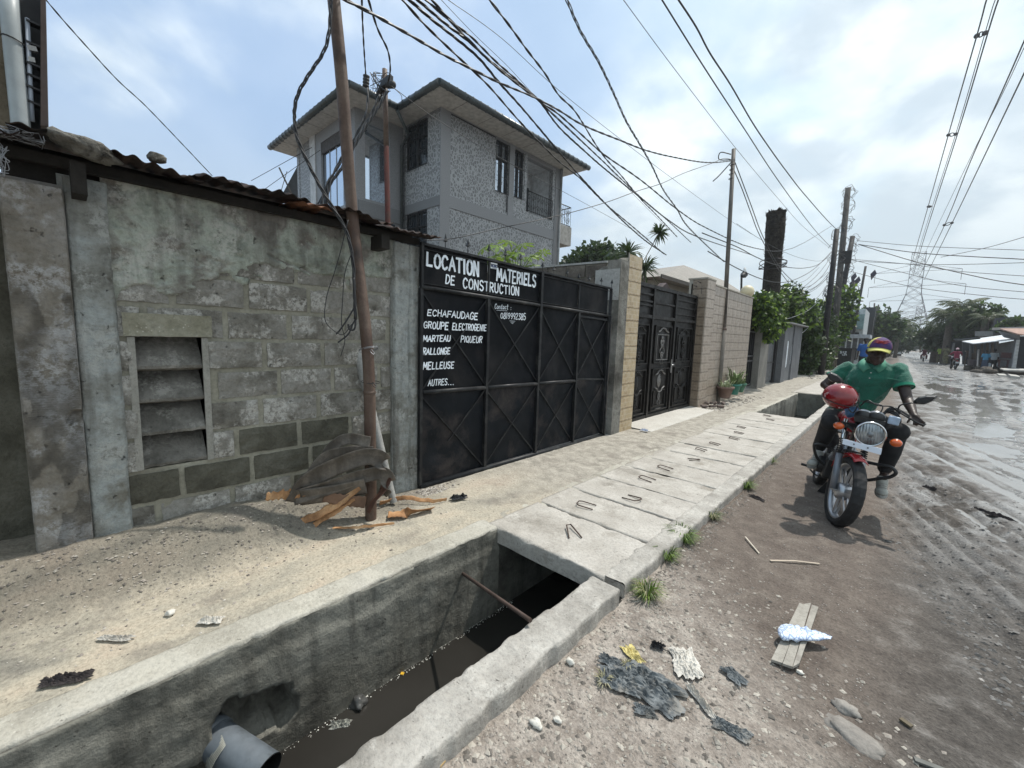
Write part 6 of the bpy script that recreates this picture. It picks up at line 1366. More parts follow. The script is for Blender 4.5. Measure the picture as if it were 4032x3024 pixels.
def standing(base, h, az, label, shirt, lower, hair=(.01, .01, .01), skirt=False, bag=False, swing=0, cat='person'):
 t = thing('person', label, 'person', base, 0); s = h / 1.72; B = Vector(base); Rz = Matrix.Rotation(az, 3, 'Z')
 P = lambda x, y, z: B + Rz @ Vector((x * s, y * s, z * s))
 V = lambda x, y, z: Rz @ Vector((x * s, y * s, z * s))
 m = MB(); ring_loft(m, [(P(0, 0, .92), V(.15, 0, 0), V(0, .1, 0)), (P(0, 0, 1.1), V(.13, 0, 0), V(0, .09, 0)), (P(0, 0, 1.3), V(.17, 0, 0), V(0, .11, 0)), (P(0, 0, 1.43), V(.14, 0, 0), V(0, .08, 0))], 16)
 limb(m, [P(0, 0, 1.4), P(0, 0, 1.52)], [.055 * s, .05 * s]); m.sphere(P(0, -.01, 1.61), .078 * s, .09 * s, .11 * s, rot=Rz)
 m.sphere(P(0, .09, 1.6), .018 * s); m.sphere(P(.08, 0, 1.6), .02 * s); m.sphere(P(-.08, 0, 1.6), .02 * s)
 for q in (-1, 1):
  limb(m, [P(.17 * q, 0, 1.40), P(.22 * q, -.03, 1.13), P(.23 * q, .05 + .03 * q * swing, .88)], [.05 * s, .04 * s, .03 * s]); m.sphere(P(.23 * q, .07, .82), .035 * s, .03 * s, .06 * s)
  for f in range(4): limb(m, [P(.23 * q + .012 * (f - 1.5), .07, .80), P(.225 * q + .012 * (f - 1.5), .08, .73)], [.01 * s, .008 * s], 6)
  limb(m, [P(.09 * q, 0, .92), P(.1 * q, .02 + .1 * q * swing, .5), P(.1 * q, .16 * q * swing, .08)], [.085 * s, .06 * s, .04 * s]); m.sphere(P(.1 * q, .05 + .16 * q * swing, .04), .045 * s, .11 * s, .04 * s, rot=Rz)
 organic(m, 'body', SKIN, t, .018 * s, 4)
 m = MB(); ring_loft(m, [(P(0, 0, .9), V(.175, 0, 0), V(0, .125, 0)), (P(0, 0, 1.1), V(.155, 0, 0), V(0, .115, 0)), (P(0, 0, 1.32), V(.19, 0, 0), V(0, .125, 0)), (P(0, 0, 1.45), V(.12, 0, 0), V(0, .08, 0))], 18)
 for q in (-1, 1): limb(m, [P(.165 * q, 0, 1.40), P(.215 * q, -.02, 1.2)], [.066 * s, .066 * s])
 organic(m, 'shirt', shirt, t, .018 * s, 4)
 m = MB()
 if skirt: ring_loft(m, [(P(0, 0, .12), V(.2, 0, 0), V(0, .19, 0)), (P(0, 0, .6), V(.2, 0, 0), V(0, .17, 0)), (P(0, 0, .98), V(.165, 0, 0), V(0, .12, 0))], 20)
 else:
  ring_loft(m, [(P(0, 0, .8), V(.17, 0, 0), V(0, .12, 0)), (P(0, 0, .98), V(.165, 0, 0), V(0, .115, 0))], 16)
  for q in (-1, 1): limb(m, [P(.09 * q, 0, .9), P(.1 * q, .02 + .1 * q * swing, .5), P(.1 * q, .16 * q * swing, .12)], [.1 * s, .08 * s, .062 * s])
 organic(m, 'skirt' if skirt else 'trousers', lower, t, .018 * s, 3)
 m = MB(); m.sphere(P(0, -.02, 1.65), .09 * s, .1 * s, .085 * s, rot=Rz); m.build('hair', simple('black_hair' if hair[0] < .1 else 'pale_cap', hair, .8, bump=0), t)
 if bag:
  b = thing('shopping_bag', 'white plastic shopping bag hanging from the hand of the woman in the blue top' if bag == 1 else 'white plastic bag carried by the man in the white shirt', 'bag', P(.28, .06, .5)); m = MB(); m.sphere(P(.28, .08, .55), .12 * s, .09 * s, .16 * s, n=12, m=8, jit=.3); m.tube([P(.26, .07, .7), P(.23, .07, .8)], .01, 5); m.build('bag', simple('white_plastic', (.62, .66, .7), .5, bump=.3), b)
 return t
def e2(a, b): return (3500 + a / 4.1466, 1150 + b / 4.1466)
def on_ground(a, b, z=-.1): return Vector(gz(*e2(a, b), z))
def hgt(a0, b0, b1):
 p = on_ground(a0, b0); q = gy(e2(a0, b1)[0], e2(a0, b1)[1], p.y); return q[2] + .1
def far_people():
 p = on_ground(1545, 1300); standing(p, hgt(1545, 1300, 960) * 1.03, PI * .05, 'woman walking away in a sky-blue top and long slate skirt by the shacks', cloth('sky_blue_cloth', (.07, .26, .42)), cloth('slate_skirt', (.05, .07, .11)), skirt=True, bag=1)
 p = on_ground(1680, 1300); standing(p, hgt(1680, 1300, 945) * 1.03, 0, 'man walking away in a loose white shirt and black trousers by the shacks', cloth('white_cloth', (.55, .6, .62)), cloth('black_cloth', (.012, .013, .018)), hair=(.012, .011, .01), bag=2, swing=.3)
 p = on_ground(905, 1185); standing(p, hgt(905, 1185, 870), 0, 'woman in a long green and brown patterned wrap dress on the far road', M_WRAP, M_WRAP, skirt=True)
 p = on_ground(850, 1170); standing(p + Vector((-.1, 1.2, 0)), hgt(850, 1170, 880), .3, 'person in a bright yellow-green top half hidden by the woman in the patterned wrap', cloth('lime_cloth', (.30, .42, .06)), M_WRAP, skirt=True)
 p = Vector(gz(3392, 1486, -.1)); q = gy(3395, 1330, p.y); standing(p, (q[2] + .1), PI, 'man in a bright blue football shirt standing beside the black kiosk', cloth('royal_blue_cloth', (.02, .09, .30)), cloth('black_cloth', (.012, .013, .018)), swing=.2)
 cols = [((.06, .05, .12), 'purple'), ((.2, .2, .22), 'pale grey'), ((.25, .05, .04), 'red'), ((.04, .08, .16), 'navy'), ((.3, .3, .28), 'cream'), ((.03, .12, .08), 'bottle green'), ((.02, .02, .02), 'black')]
 for k, (a, b, b1, wh) in enumerate(((235, 962, 895, 'at the far left end of the market crowd'), (275, 965, 890, 'second from the left in the market crowd'), (330, 968, 885, 'under the middle of the blue umbrella'), (385, 966, 893, 'at the right edge of the blue umbrella'), (440, 975, 885, 'right of the blue umbrella'), (600, 985, 880, 'behind the farther motorbike, right of its rider'), (730, 1050, 935, 'under the dark market canopy'))):
  c, nm = cols[k]; p = on_ground(a, b); standing(p, max(1.45, min(1.8, hgt(a, b, b1))), k, f'distant person in {nm} clothes standing {wh}', cloth(nm.replace(' ', '_') + '_clothes', c), cloth('black_cloth', (.012, .013, .018)))
def wrap_mat():
 t = NT('patterned_wrap'); v = t.n('TexVoronoi'); v.inputs['Scale'].default_value = 9; t.l(t.coord(), v.inputs['Vector']); t.set('Base Color', t.ramp(v.outputs['Distance'], [(.2, (.03, .035, .02)), (.4, (.16, .15, .07)), (.6, (.04, .03, .02))])); t.set('Roughness', .9); return t.m
M_WRAP = wrap_mat(); far_people()
RUB = simple('tyre_rubber', (.012, .012, .013), .75, bump=.3, bscale=60); CHR = simple('chrome', (.62, .62, .63), .12, 1.0, var=.05, bump=0); BLKM = simple('black_metal', (.014, .014, .015), .4, var=.3, bump=.1); ALU = simple('cast_aluminium', (.36, .37, .39), .38, .85, var=.15, bump=.1)
REDP = simple('red_paint', (.30, .008, .012), .22, var=.12, bump=0, coat=.6, spec=.5)
def far_bike(p, az, label, rider_lab, shirt, cap, s=1.0, two=False):
 t = thing('motorbike', label, 'motorbike', p, 0, 'motorbikes riding away'); R3 = Matrix.Rotation(az, 3, 'Z'); B = Vector(p); P = lambda x, y, z: B + R3 @ Vector((x, y, z)) * s
 for y in (0, 1.25):
  m = MB(); m.tube([P(0, y + .25 * math.cos(a), .3 + .25 * math.sin(a)) for a in np.linspace(0, 2 * PI, 20, endpoint=False)], .05 * s, 8, closed=True); w = m.build('wheel', RUB, t)
  m = MB(); m.tube([P(-.06, y, .3), P(.06, y, .3)], .05 * s, 8); [m.tube([P(0, y, .3), P(0, y + .24 * math.cos(a), .3 + .24 * math.sin(a))], .01, 4) for a in np.linspace(0, 6.28, 7)[:-1]]; m.build('hub', ALU, w)
 m = MB(); m.sphere(P(0, .5, .5), .12 * s, .25 * s, .18 * s); m.build('engine', BLKM, t); m = MB(); m.sphere(P(0, .6, .82), .12 * s, .25 * s, .12 * s); m.build('tank', REDP, t)
 m = MB(); m.sphere(P(0, .05, .84), .13 * s, .42 * s, .06 * s); m.build('seat', BLKM, t); m = MB(); m.box(*sorted((P(-.09, -.32, .5).x, P(.09, -.32, .5).x)), P(0, -.34, 0).y - .01, P(0, -.32, 0).y + .01, P(0, 0, .5).z, P(0, 0, .62).z); m.build('number_plate', simple('plate_white', (.6, .6, .6), .5, bump=0), t)
 m = MB(); m.tube([P(-.38, .75, 1.05), P(-.1, .9, 1.02), P(.1, .9, 1.02), P(.38, .75, 1.05)], .015, 6); m.build('handlebar', CHR, t); m = MB(); m.tube([P(.08, 1.25, .3), P(.08, 1.0, 1.0)], .025, 6); m.tube([P(-.08, 1.25, .3), P(-.08, 1.0, 1.0)], .025, 6); m.build('fork', CHR, t, kind='stuff'); m = MB(); m.sphere(P(0, -.25, .68), .07 * s, .04, .045 * s); m.build('tail_light', REDP, t)
 r = thing('person', rider_lab, 'person', P(0, 0, .85))
 m = MB(); ring_loft(m, [(P(0, .05, .86), R3 @ Vector((.17, 0, 0)), R3 @ Vector((0, .13, 0))), (P(0, .08, 1.15), R3 @ Vector((.16, 0, 0)), R3 @ Vector((0, .11, 0))), (P(0, .12, 1.36), R3 @ Vector((.19, 0, 0)), R3 @ Vector((0, .11, 0))), (P(0, .14, 1.44), R3 @ Vector((.1, 0, 0)), R3 @ Vector((0, .07, 0)))], 16)
 for q in (-1, 1): limb(m, [P(.19 * q, .12, 1.36), P(.3 * q, .3, 1.2)], [.07, .065])
 organic(m, 'shirt', shirt, r, .02, 4)
 m = MB(); ring_loft(m, [(P(0, .05, .88), Vector((.14, 0, 0)), Vector((0, .1, 0))), (P(0, .12, 1.4), Vector((.14, 0, 0)), Vector((0, .08, 0)))], 12); limb(m, [P(0, .14, 1.4), P(0, .16, 1.5)], [.05, .05]); m.sphere(P(0, .17, 1.58), .08, .095, .11)
 for q in (-1, 1): limb(m, [P(.19 * q, .12, 1.36), P(.33 * q, .35, 1.17), P(.36 * q, .75, 1.07)], [.045, .04, .03]); limb(m, [P(.1 * q, .1, .9), P(.22 * q, .5, .75), P(.2 * q, .35, .33)], [.08, .06, .045]); m.sphere(P(.2 * q, .42, .28), .045, .12, .04)
 organic(m, 'body', SKIN, r, .02, 4)
 m = MB()
 for q in (-1, 1): limb(m, [P(.1 * q, .08, .9), P(.22 * q, .5, .76), P(.2 * q, .36, .4)], [.1, .08, .06])
 organic(m, 'trousers', cloth('dark_trousers', (.02, .02, .025)), r, .02, 3)
 m = MB(); m.sphere(P(0, .15, 1.62), .1, .11, .09); m.build('cap', cap, r)
 if two:
  c = P(0, -.3, 0); r2 = thing('person', 'passenger in dark clothes behind the rider of the farthest motorbike', 'person', P(0, -.3, .85)); m = MB(); ring_loft(m, [(P(0, -.25, .86), Vector((.18, 0, 0)), Vector((0, .13, 0))), (P(0, -.22, 1.38), Vector((.19, 0, 0)), Vector((0, .11, 0))), (P(0, -.2, 1.46), Vector((.1, 0, 0)), Vector((0, .07, 0)))], 14); [limb(m, [P(.12 * q, -.2, .88), P(.26 * q, .12, .72), P(.26 * q, .0, .38)], [.1, .07, .06]) for q in (-1, 1)]; organic(m, 'clothes', cloth('maroon_cloth', (.08, .02, .03)), r2, .02, 3)
  m = MB(); limb(m, [P(0, -.2, 1.42), P(0, -.18, 1.52)], [.05, .05]); m.sphere(P(0, -.17, 1.6), .08, .095, .11); organic(m, 'head', SKIN, r2, .02, 3)
far_bike(on_ground(1080, 1265), .12, 'red motorbike with a number plate seen from behind near the shacks', 'motorbike rider in a red and blue jersey with a pale pink cap, seen from behind', cloth('red_blue_jersey', (.20, .02, .05)), simple('pink_cap', (.5, .35, .38), .7, bump=0))
far_bike(on_ground(560, 1135), 0, 'dark motorbike carrying two people in the middle of the far road', 'front rider of the farther motorbike in the middle of the road', cloth('dark_jacket', (.03, .025, .035)), simple('black_helmet', (.015, .015, .016), .3, bump=0), two=True)
# ================================================================== cars
def car(p, L, Wd, H, az, label, paint, suv=True):
 t = thing('car', label, 'car', p, 0, 'cars parked far down the street'); R3 = Matrix.Rotation(az, 3, 'Z'); B = Vector(p); P = lambda x, y, z: B + R3 @ Vector((x * Wd / 2, y * L / 2, z * H))
 prof = [(-1, .22), (-1, .52), (-.93, .6), (-.86, .93), (-.7, 1), (.05, 1), (.35, .68), (.9, .6), (1, .45), (1, .22)] if suv else [(-1, .25), (-1, .6), (-.7, .68), (-.45, .98), (.1, 1), (.45, .68), (.92, .58), (1, .42), (1, .22)]
 m = MB(); n = len(prof); V = []
 for sx, k in ((-1, 1), (-.94, 0), (.94, 0), (1, 1)):
  for (y, z) in prof: V.append(P(sx * (.86 if z > .7 else 1) * (1 if k else 1), y * (1 if not k else .985), z * (1 if not k else .985) if z > .3 else z))
 F = [(i * n + j, i * n + (j + 1) % n, (i + 1) * n + (j + 1) % n, (i + 1) * n + j) for i in range(3) for j in range(n)] + [tuple(reversed(range(n))), tuple(3 * n + j for j in range(n))]; m.add(V, F); o = m.build('body', paint, t); bevel(o, .04, 2)
 gl = simple('car_glass', (.25, .3, .32), .08, bump=0, spec=.9)
 for nm, ys, z0, z1 in (('rear_window' , -1, .62, .9),):
  m = MB(); a = [P(-.75, -.925, .64), P(.75, -.925, .64), P(.68, -.88, .9), P(-.68, -.88, .9)]; dv = R3 @ Vector((0, -.03, 0)); m.add([q + dv for q in a] + a, [(0, 1, 2, 3), (0, 4, 5, 1), (1, 5, 6, 2), (2, 6, 7, 3), (3, 7, 4, 0)]); m.build('window', gl, t)
 m = MB(); a = [P(-.75, .36, .70), P(.75, .36, .70), P(.66, .08, .96), P(-.66, .08, .96)]; dv = R3 @ Vector((0, .03, .03)); m.add([q + dv for q in a] + a, [(3, 2, 1, 0), (0, 1, 5, 4), (1, 2, 6, 5), (2, 3, 7, 6), (3, 0, 4, 7)]); m.build('windscreen', gl, t)
 for sx in (-1, 1):
  for (y0, y1) in ((-.78, -.3), (-.26, .15)): m = MB(); a = [P(sx * 1.0, y0, .64), P(sx * 1.0, y1, .64), P(sx * .9, y1 - .04, .92), P(sx * .9, y0 + .03, .92)]; dv = R3 @ Vector((sx * .012, 0, 0)); m.add([q + dv for q in a] + a, [(0, 1, 2, 3), (0, 4, 5, 1), (1, 5, 6, 2), (2, 6, 7, 3), (3, 7, 4, 0)]); m.build('side_window', gl, t)
  for y in (-.62, .64): m = MB(); c = P(sx * .9, y, .19); ax = R3 @ Vector((1, 0, 0)); m.tube([c - ax * .12, c + ax * .12], .19 * H, 16); m.build('wheel', RUB, t)
  m = MB(); m.sphere(P(sx * .8, -1.0, .5), .12, .03, .1); m.build('tail_light', REDP, t); m = MB(); m.sphere(P(sx * .75, 1.0, .48), .12, .04, .08); m.build('headlight', CHR, t)
 m = MB(); m.bar(P(-1, -1.02, .3), P(1, -1.02, .3), .1, .16); m.build('bumper', BLKM, t)
car(on_ground(75, 1040, -.1), 4.4, 1.8, 1.9, PI + .1, 'silver off-road car facing up the street behind the rider', simple('silver_paint', (.5, .52, .53), .3, .3, bump=0))
car(on_ground(185, 985, -.1), 4.2, 1.7, 1.5, PI, 'smaller pale car parked just behind the silver off-road car', simple('pale_paint', (.45, .47, .48), .3, .2, bump=0), False)
# ================================================================== right-hand shacks, trees, pylon
def E3(a, b, y): return Vector(gy(*e2(a, b), y))
def quad_slab(nm, pts, mat, par, th=(0, .3, 0)):
 m = MB(); th = Vector(th); n = len(pts); m.add(list(pts) + [p + th for p in pts], [tuple(range(n)), tuple(reversed(range(n, 2 * n)))] + [(i, n + i, n + (i + 1) % n, (i + 1) % n) for i in range(n)]); return m.build(nm, mat, par)
def right_side():
 ZN = simple('pale_zinc', (.52, .54, .56), .5, .2, var=.2); ZR = simple('rusted_zinc', (.28, .17, .13), .8, var=.4); DK = simple('cloth_and_shade', (.02, .022, .025), .9, bump=0); GW = rocky('shack_wall', [(.14, .14, .14), (.24, .24, .235)], .8, 10, .3); BL_ = rocky('dark_block_wall', [(.05, .052, .06), (.11, .11, .12)], 1.2, 8, .4); WD = simple('shack_wood', (.12, .09, .07), .9)
 s = thing('shop', 'tin-roofed shop with a pale pillar at the right edge of the street', 'shop', E3(2100, 1260, 45)); y = 44
 quad_slab('roof', [E3(1810, 612, 47), E3(2260, 610, 47), E3(2260, 720, 42), E3(2100, 700, 42)], ZR, s, (0, 0, .08)); quad_slab('gable_wall', [E3(1800, 640, 47), E3(2140, 700, 45), E3(2140, 790, 45), E3(1890, 740, 46)], GW, s)
 quad_slab('side_wall', [E3(1790, 840, 47.5), E3(2060, 790, 46), E3(2040, 1262, 46), E3(1790, 1235, 47.5)], GW, s); quad_slab('front_pillar', [E3(2090, 780, 44.8), E3(2142, 780, 44.8), E3(2070, 1275, 44.8), E3(2005, 1270, 44.8)], simple('pale_pillar', (.42, .42, .41), .8), s)
 quad_slab('doorway_shade', [E3(2142, 720, 45.2), E3(2300, 720, 45.2), E3(2300, 1270, 45.2), E3(2075, 1270, 45.2)], DK, s, (0, 2, 0))  # near-black slab painted as the shade inside the shop
 a = thing('market_shack', 'open-fronted market shack with a long pale tin awning on poles', 'shack', E3(1600, 1200, 52)); quad_slab('awning', [E3(1190, 812, 50), E3(1380, 852, 46), E3(2075, 775, 46), E3(1880, 735, 50)], ZN, a, (0, 0, .06)); quad_slab('upper_sheet', [E3(1490, 760, 51), E3(1880, 708, 51), E3(1890, 728, 50), E3(1500, 775, 50)], ZN, a, (0, 0, .05))
 quad_slab('back_wall', [E3(1200, 830, 53), E3(1790, 800, 53), E3(1790, 1180, 53), E3(1200, 1180, 53)], DK, a)  # near-black colour stands in for the shade at the back of the shack
 for k, x in enumerate((1320, 1400, 1510, 1600, 1680, 1765)): m = MB(); tp = E3(x + 12, 850 - k * 8, 48.5); b = E3(x, 1180, 48.5); m.tube([b, tp], .07, 6); m.build('post', GW if k in (0, 5) else WD, a)
 m = MB(); b = E3(1440, 1280, 46); m.tube([b, E3(1465, 940, 47)], .05, 6); m.build('leaning_pole', simple('pale_pole', (.4, .36, .33), .8), a)
 for (a0, b0, a1, b1, mt, nm) in ((1215, 960, 1330, 1180, WD, 'table'), (1320, 1000, 1400, 1150, simple('wood_crate', (.10, .07, .045), .9), 'crate')):
  t = thing(nm, {'table': 'cluttered dark wooden table under the market awning', 'crate': 'brown wooden crate beside the table under the awning'}[nm], nm, E3(a0, b1, 49)); p, q = E3(a0, b1, 49), E3(a1, b0, 49); m = MB(); m.box(p.x, q.x, 48.5, 49.3, q.z - .08, q.z); m.build('top', mt, t)
  for xx in (p.x + .05, q.x - .05): m = MB(); m.bar((xx, 48.6, -.1), (xx, 48.6, q.z - .08), .07, .07); m.build('leg', mt, t)
  m = MB(); m.box(p.x + .1, q.x - .1, 48.8, 49.2, q.z - .5, q.z - .1); m.build('side_board', mt, t)
 t = thing('bucket', 'grey plastic bucket standing under the awning behind the red motorbike', 'bucket', E3(1350, 1200, 48)); m = MB(); m.lathe([(.22, 0), (.3, .45), (.32, .45)], 12, mat=Matrix.Translation(E3(1360, 1200, 47))); m.build('bucket', simple('grey_plastic', (.17, .15, .17), .6), t)
 t = thing('chair', 'red-brown plastic chair by the grey shack wall', 'chair', E3(1860, 1200, 46)); c = E3(1860, 1205, 45.5); rd = simple('chair_red', (.08, .03, .028), .6); m = MB(); m.obox(c + Vector((0, 0, .42)), .5, .45, .04); m.build('seat', rd, t); m = MB(); m.obox(c + Vector((.1, .2, .75)), .5, .04, .4); m.build('backrest', rd, t)
 for q in ((-.2, -.2), (.2, -.2), (-.2, .2), (.2, .2)): m = MB(); m.bar(c + Vector((q[0], q[1], -.05)), c + Vector((q[0], q[1], .42)), .04, .04); m.build('leg', rd, t)
 w = thing('block_building', 'unfinished dark block building rising behind the shacks on the right', 'building', E3(1900, 700, 62)); quad_slab('wall', [E3(1750, 425, 60), E3(1880, 412, 60), E3(2110, 410, 60), E3(2112, 400, 60), E3(2300, 402, 60), E3(2300, 700, 60), E3(1700, 700, 60)], BL_, w, (0, 3, 0)); quad_slab('canopy', [E3(1680, 600, 56), E3(2300, 580, 56), E3(2300, 615, 54), E3(1680, 640, 54)], DK, w, (0, 0, .1)); quad_slab('lower_wall', [E3(1410, 640, 59), E3(1700, 640, 59), E3(1700, 720, 59), E3(1410, 720, 59)], GW, w)
 crown('creeper_on_wall', [(E3(2060, 540, 59), (1.2, .8, .8)), (E3(1980, 590, 59), (1, .8, .5)), (E3(2140, 590, 59), (1.2, .8, .5))], 900, .4, [L_MID, L_DARK], None, 3, kind='stuff')
 c = thing('dark_canopy', 'low dark market canopy under the big palms', 'canopy', E3(700, 950, 85)); quad_slab('roof', [E3(480, 815, 85), E3(840, 800, 85), E3(860, 850, 78), E3(500, 850, 78)], DK, c, (0, 0, .15)); quad_slab('back', [E3(600, 850, 88), E3(1010, 830, 88), E3(1010, 1000, 88), E3(600, 985, 88)], DK, c)
 for x in (510, 640, 760, 860): m = MB(); m.bar(E3(x, 990, 80), E3(x, 840, 80), .12, .12); m.build('post', WD, c)
 c = thing('shack', 'small lean-to shack with pale post between the palms and the awning', 'shack', E3(1050, 950, 66)); quad_slab('roof', [E3(1045, 775, 66), E3(1650, 705, 66), E3(1660, 730, 62), E3(1090, 795, 62)], simple('dark_zinc', (.12, .125, .13), .6, var=.4), c, (0, 0, .1)); quad_slab('wall', [E3(1010, 810, 64), E3(1200, 800, 64), E3(1200, 1010, 64), E3(1010, 1010, 64)], DK, c); quad_slab('pale_post', [E3(1050, 830, 63.5), E3(1085, 830, 63.5), E3(1050, 1010, 63.5), E3(1012, 1010, 63.5)], GW, c)
 u = thing('parasol', 'blue market parasol over the far crowd', 'parasol', E3(345, 965, 150)); m = MB(); c0 = E3(345, 842, 150); R0 = (E3(430, 870, 150).x - E3(290, 870, 150).x) / 2; m.lathe([(.02, 0), (R0 * .5, -.25), (R0, -.75), (R0 * .98, -.95)], 14, mat=Matrix.Translation(c0), cap=False); m.build('canopy', simple('parasol_blue', (.08, .15, .42), .7, bump=0), u); m = MB(); m.bar(c0, (c0.x, c0.y, -.1), .06, .06); m.build('pole', BLKM, u)
 f = thing('white_building', 'pale blue-white building in the haze at the end of the street', 'building', E3(540, 800, 260)); quad_slab('wall', [E3(430, 700, 260), E3(640, 700, 260), E3(640, 830, 260), E3(430, 830, 260)], simple('haze_white', (.5, .55, .58), .9, bump=0), f, (0, 10, 0))
 for x in (490, 525, 560): quad_slab('window', [E3(x, 745, 259.5), E3(x + 12, 745, 259.5), E3(x + 12, 775, 259.5), E3(x, 775, 259.5)], simple('far_window', (.08, .1, .13), .5, bump=0), f, (0, .3, 0))
 sl = rocky('pale_slab', [(.33, .32, .29), (.45, .43, .4)], 1, 20, .3)
 for k, (pts, lab) in enumerate((([(1880, 1268), (2300, 1280), (2300, 1300), (1890, 1290)], 'long pale concrete slab lying on the heap at the right road edge'), ([(1800, 1355), (1930, 1360), (1925, 1385), (1795, 1378)], 'small dark concrete block at the left foot of the slab heap'), ([(1990, 1365), (2150, 1385), (2140, 1425), (1980, 1412)], 'broken concrete block in front of the slab heap'))):
  y = (40, 33, 29)[k]; o = quad_slab('concrete_slab', [E3(a, b, y) for a, b in pts], sl, None, (0, 1.6 if k == 0 else .8, .05)); tag(o, lab, 'slab', 'slabs heaped at the road edge')
 m = MB(); c = gz(*e2(2060, 1370), -.1)
 for i in range(60):
  x = R_.uniform(-1.6, 3); yy = R_.uniform(-2, 4); m.sphere((c[0] + x, c[1] + 3 + yy, -.1 + R_.random() * .3), R_.uniform(.1, .4), rz=.2, n=7, m=5, jit=.5, seed=i)
 m.build('rubble_heap', rocky('heap_earth', [(.07, .06, .05), (.14, .12, .1)], 2, 20, .6), kind='stuff')
right_side()
def trees_far():
 def pp(a, b, y): q = E3(a, b, y); return q
 for k, (a, b, ytop, y, L, nf, lab) in enumerate(((1190, 800, 255, 66, 2.3, 34, 'tallest shaggy palm over the shacks, its crown highest on the right'), (1010, 820, 400, 64, 2.6, 34, 'broad drooping palm just left of the tallest palm'), (800, 830, 600, 68, 2.1, 26, 'low bushy palm at the left foot of the palm group'), (1590, 760, 430, 62, 1.7, 20, 'small ragged palm right of the tallest palm, before the block building'))):
  base = pp(a, b, y); top = pp(a, ytop, y); palm((top.x, top.y, -.2), top.z + .2, .3, L, nf, lab, seed=k, group='palms on the right')
 t = thing('bushy_tree', 'dense green round tree between the palms and the block building', 'tree', (E3(1500, 560, 64).x, 64, -.2)); crown('crown', [(E3(1500, 500, 64), (1.9, 1.5, 2)), (E3(1480, 600, 64), (1.8, 1.5, 1.6)), (E3(1540, 560, 64), (1.6, 1.5, 1.6)), (E3(1450, 540, 64), (1.2, 1.5, 1.6))], 4200, .5, [L_DARK, L_MID, L_DARK], t, 5); limbs((E3(1500, 560, 64).x, 64, -.2), [E3(1500, 560, 64), E3(1450, 560, 64)], .25, t)
 t = thing('bushy_tree', 'dark undergrowth tree filling the space beneath the big palms', 'tree', (E3(1000, 700, 66).x, 66, -.2)); crown('crown', [(E3(x, yb, 67), (1.5, 1.5, 1.3)) for x, yb in ((720, 760), (800, 710), (900, 720), (1000, 690), (1100, 720), (1200, 690), (1300, 730), (1150, 620))], 5000, .5, [L_DARK, L_DARK, L_FAR], t, 6); limbs((E3(1000, 700, 66).x, 66, -.2), [E3(900, 700, 66), E3(1100, 700, 66)], .3, t)
 S = lambda a, b, d: at((3100 + a / 2.373) / SD, (1100 + b / 2.373) / SD, d)
 for k, (a, b, d, L, nf, lab) in enumerate(((1045, 440, 88, 3.2, 24, 'palm with arching fronds in front of the pylon, left side of the far street'), (870, 380, 78, 2.6, 18, 'wind-blown dark palm among the roofs right of the wire tangle'), (985, 470, 96, 2.8, 16, 'half-hidden palm between the wind-blown palm and the arching palm'))):
  c = S(a, b, d); palm((c.x, c.y, -.2), c.z + .2, .22, L, nf, lab, seed=20 + k, group='palms on the far left side')
 for k, (lst, d, lab, mats) in enumerate((([(760, 400, 2.6), (820, 430, 2.6), (700, 440, 2.2), (640, 400, 2), (860, 480, 2.4), (790, 480, 2.4), (900, 470, 2.4)], 74, 'broad dark tree behind the wire tangle on the left of the far street', [L_DARK, L_MID, L_FAR]), ([(930, 500, 3), (1000, 520, 3.2), (1060, 540, 3), (960, 560, 2.6), (1100, 570, 2.2), (1030, 580, 2.4)], 100, 'hazy tree mass at the end of the left side below the arching palm', [L_FAR, L_DARK]), ([(1140, 575, 3), (1200, 580, 3), (1250, 580, 3), (1290, 570, 3), (1180, 590, 2.4)], 190, 'low far tree line in the haze at the end of the street', [L_FAR]))):
  bl = [(S(a, b, d), (r, r, r * .8)) for a, b, r in lst]; c = bl[0][0]; t = thing('tree', lab, 'tree', (c.x, c.y, -.2), 0, 'trees at the far end of the left side'); crown('crown', bl, 6000, .6 if k < 2 else .9, mats, t, 30 + k); limbs((c.x, c.y, -.2), [b[0] for b in bl[:3]], .3, t)
 c = S(775, 310, 62); t = thing('water_tank_hut', 'dark box hut with posts above the roofs behind the wire tangle', 'hut', (c.x, c.y, -.1)); m = MB(); m.obox(c, .9, .9, 1.1); m.build('box', simple('dark_tank', (.03, .035, .04), .8), t); m = MB(); m.bar((c.x, c.y, -.2), c, .8, .8); m.build('stand', BLKM, t)
 a, b = S(620, 430, 60), S(665, 510, 60); t = thing('sign_board', 'pale blue hanging board behind the kiosk roof', 'board', (a.x, a.y, b.z)); quad_slab('board', [Vector((a.x, a.y, a.z)), Vector((b.x, a.y, a.z)), Vector((b.x, a.y, b.z)), Vector((a.x - .2, a.y, b.z))], simple('board_blue', (.3, .38, .45), .7), t, (0, .1, 0)); m = MB(); m.bar((a.x, a.y + .1, -.1), (a.x, a.y + .1, a.z), .1, .1); m.build('post', BLKM, t)
trees_far()
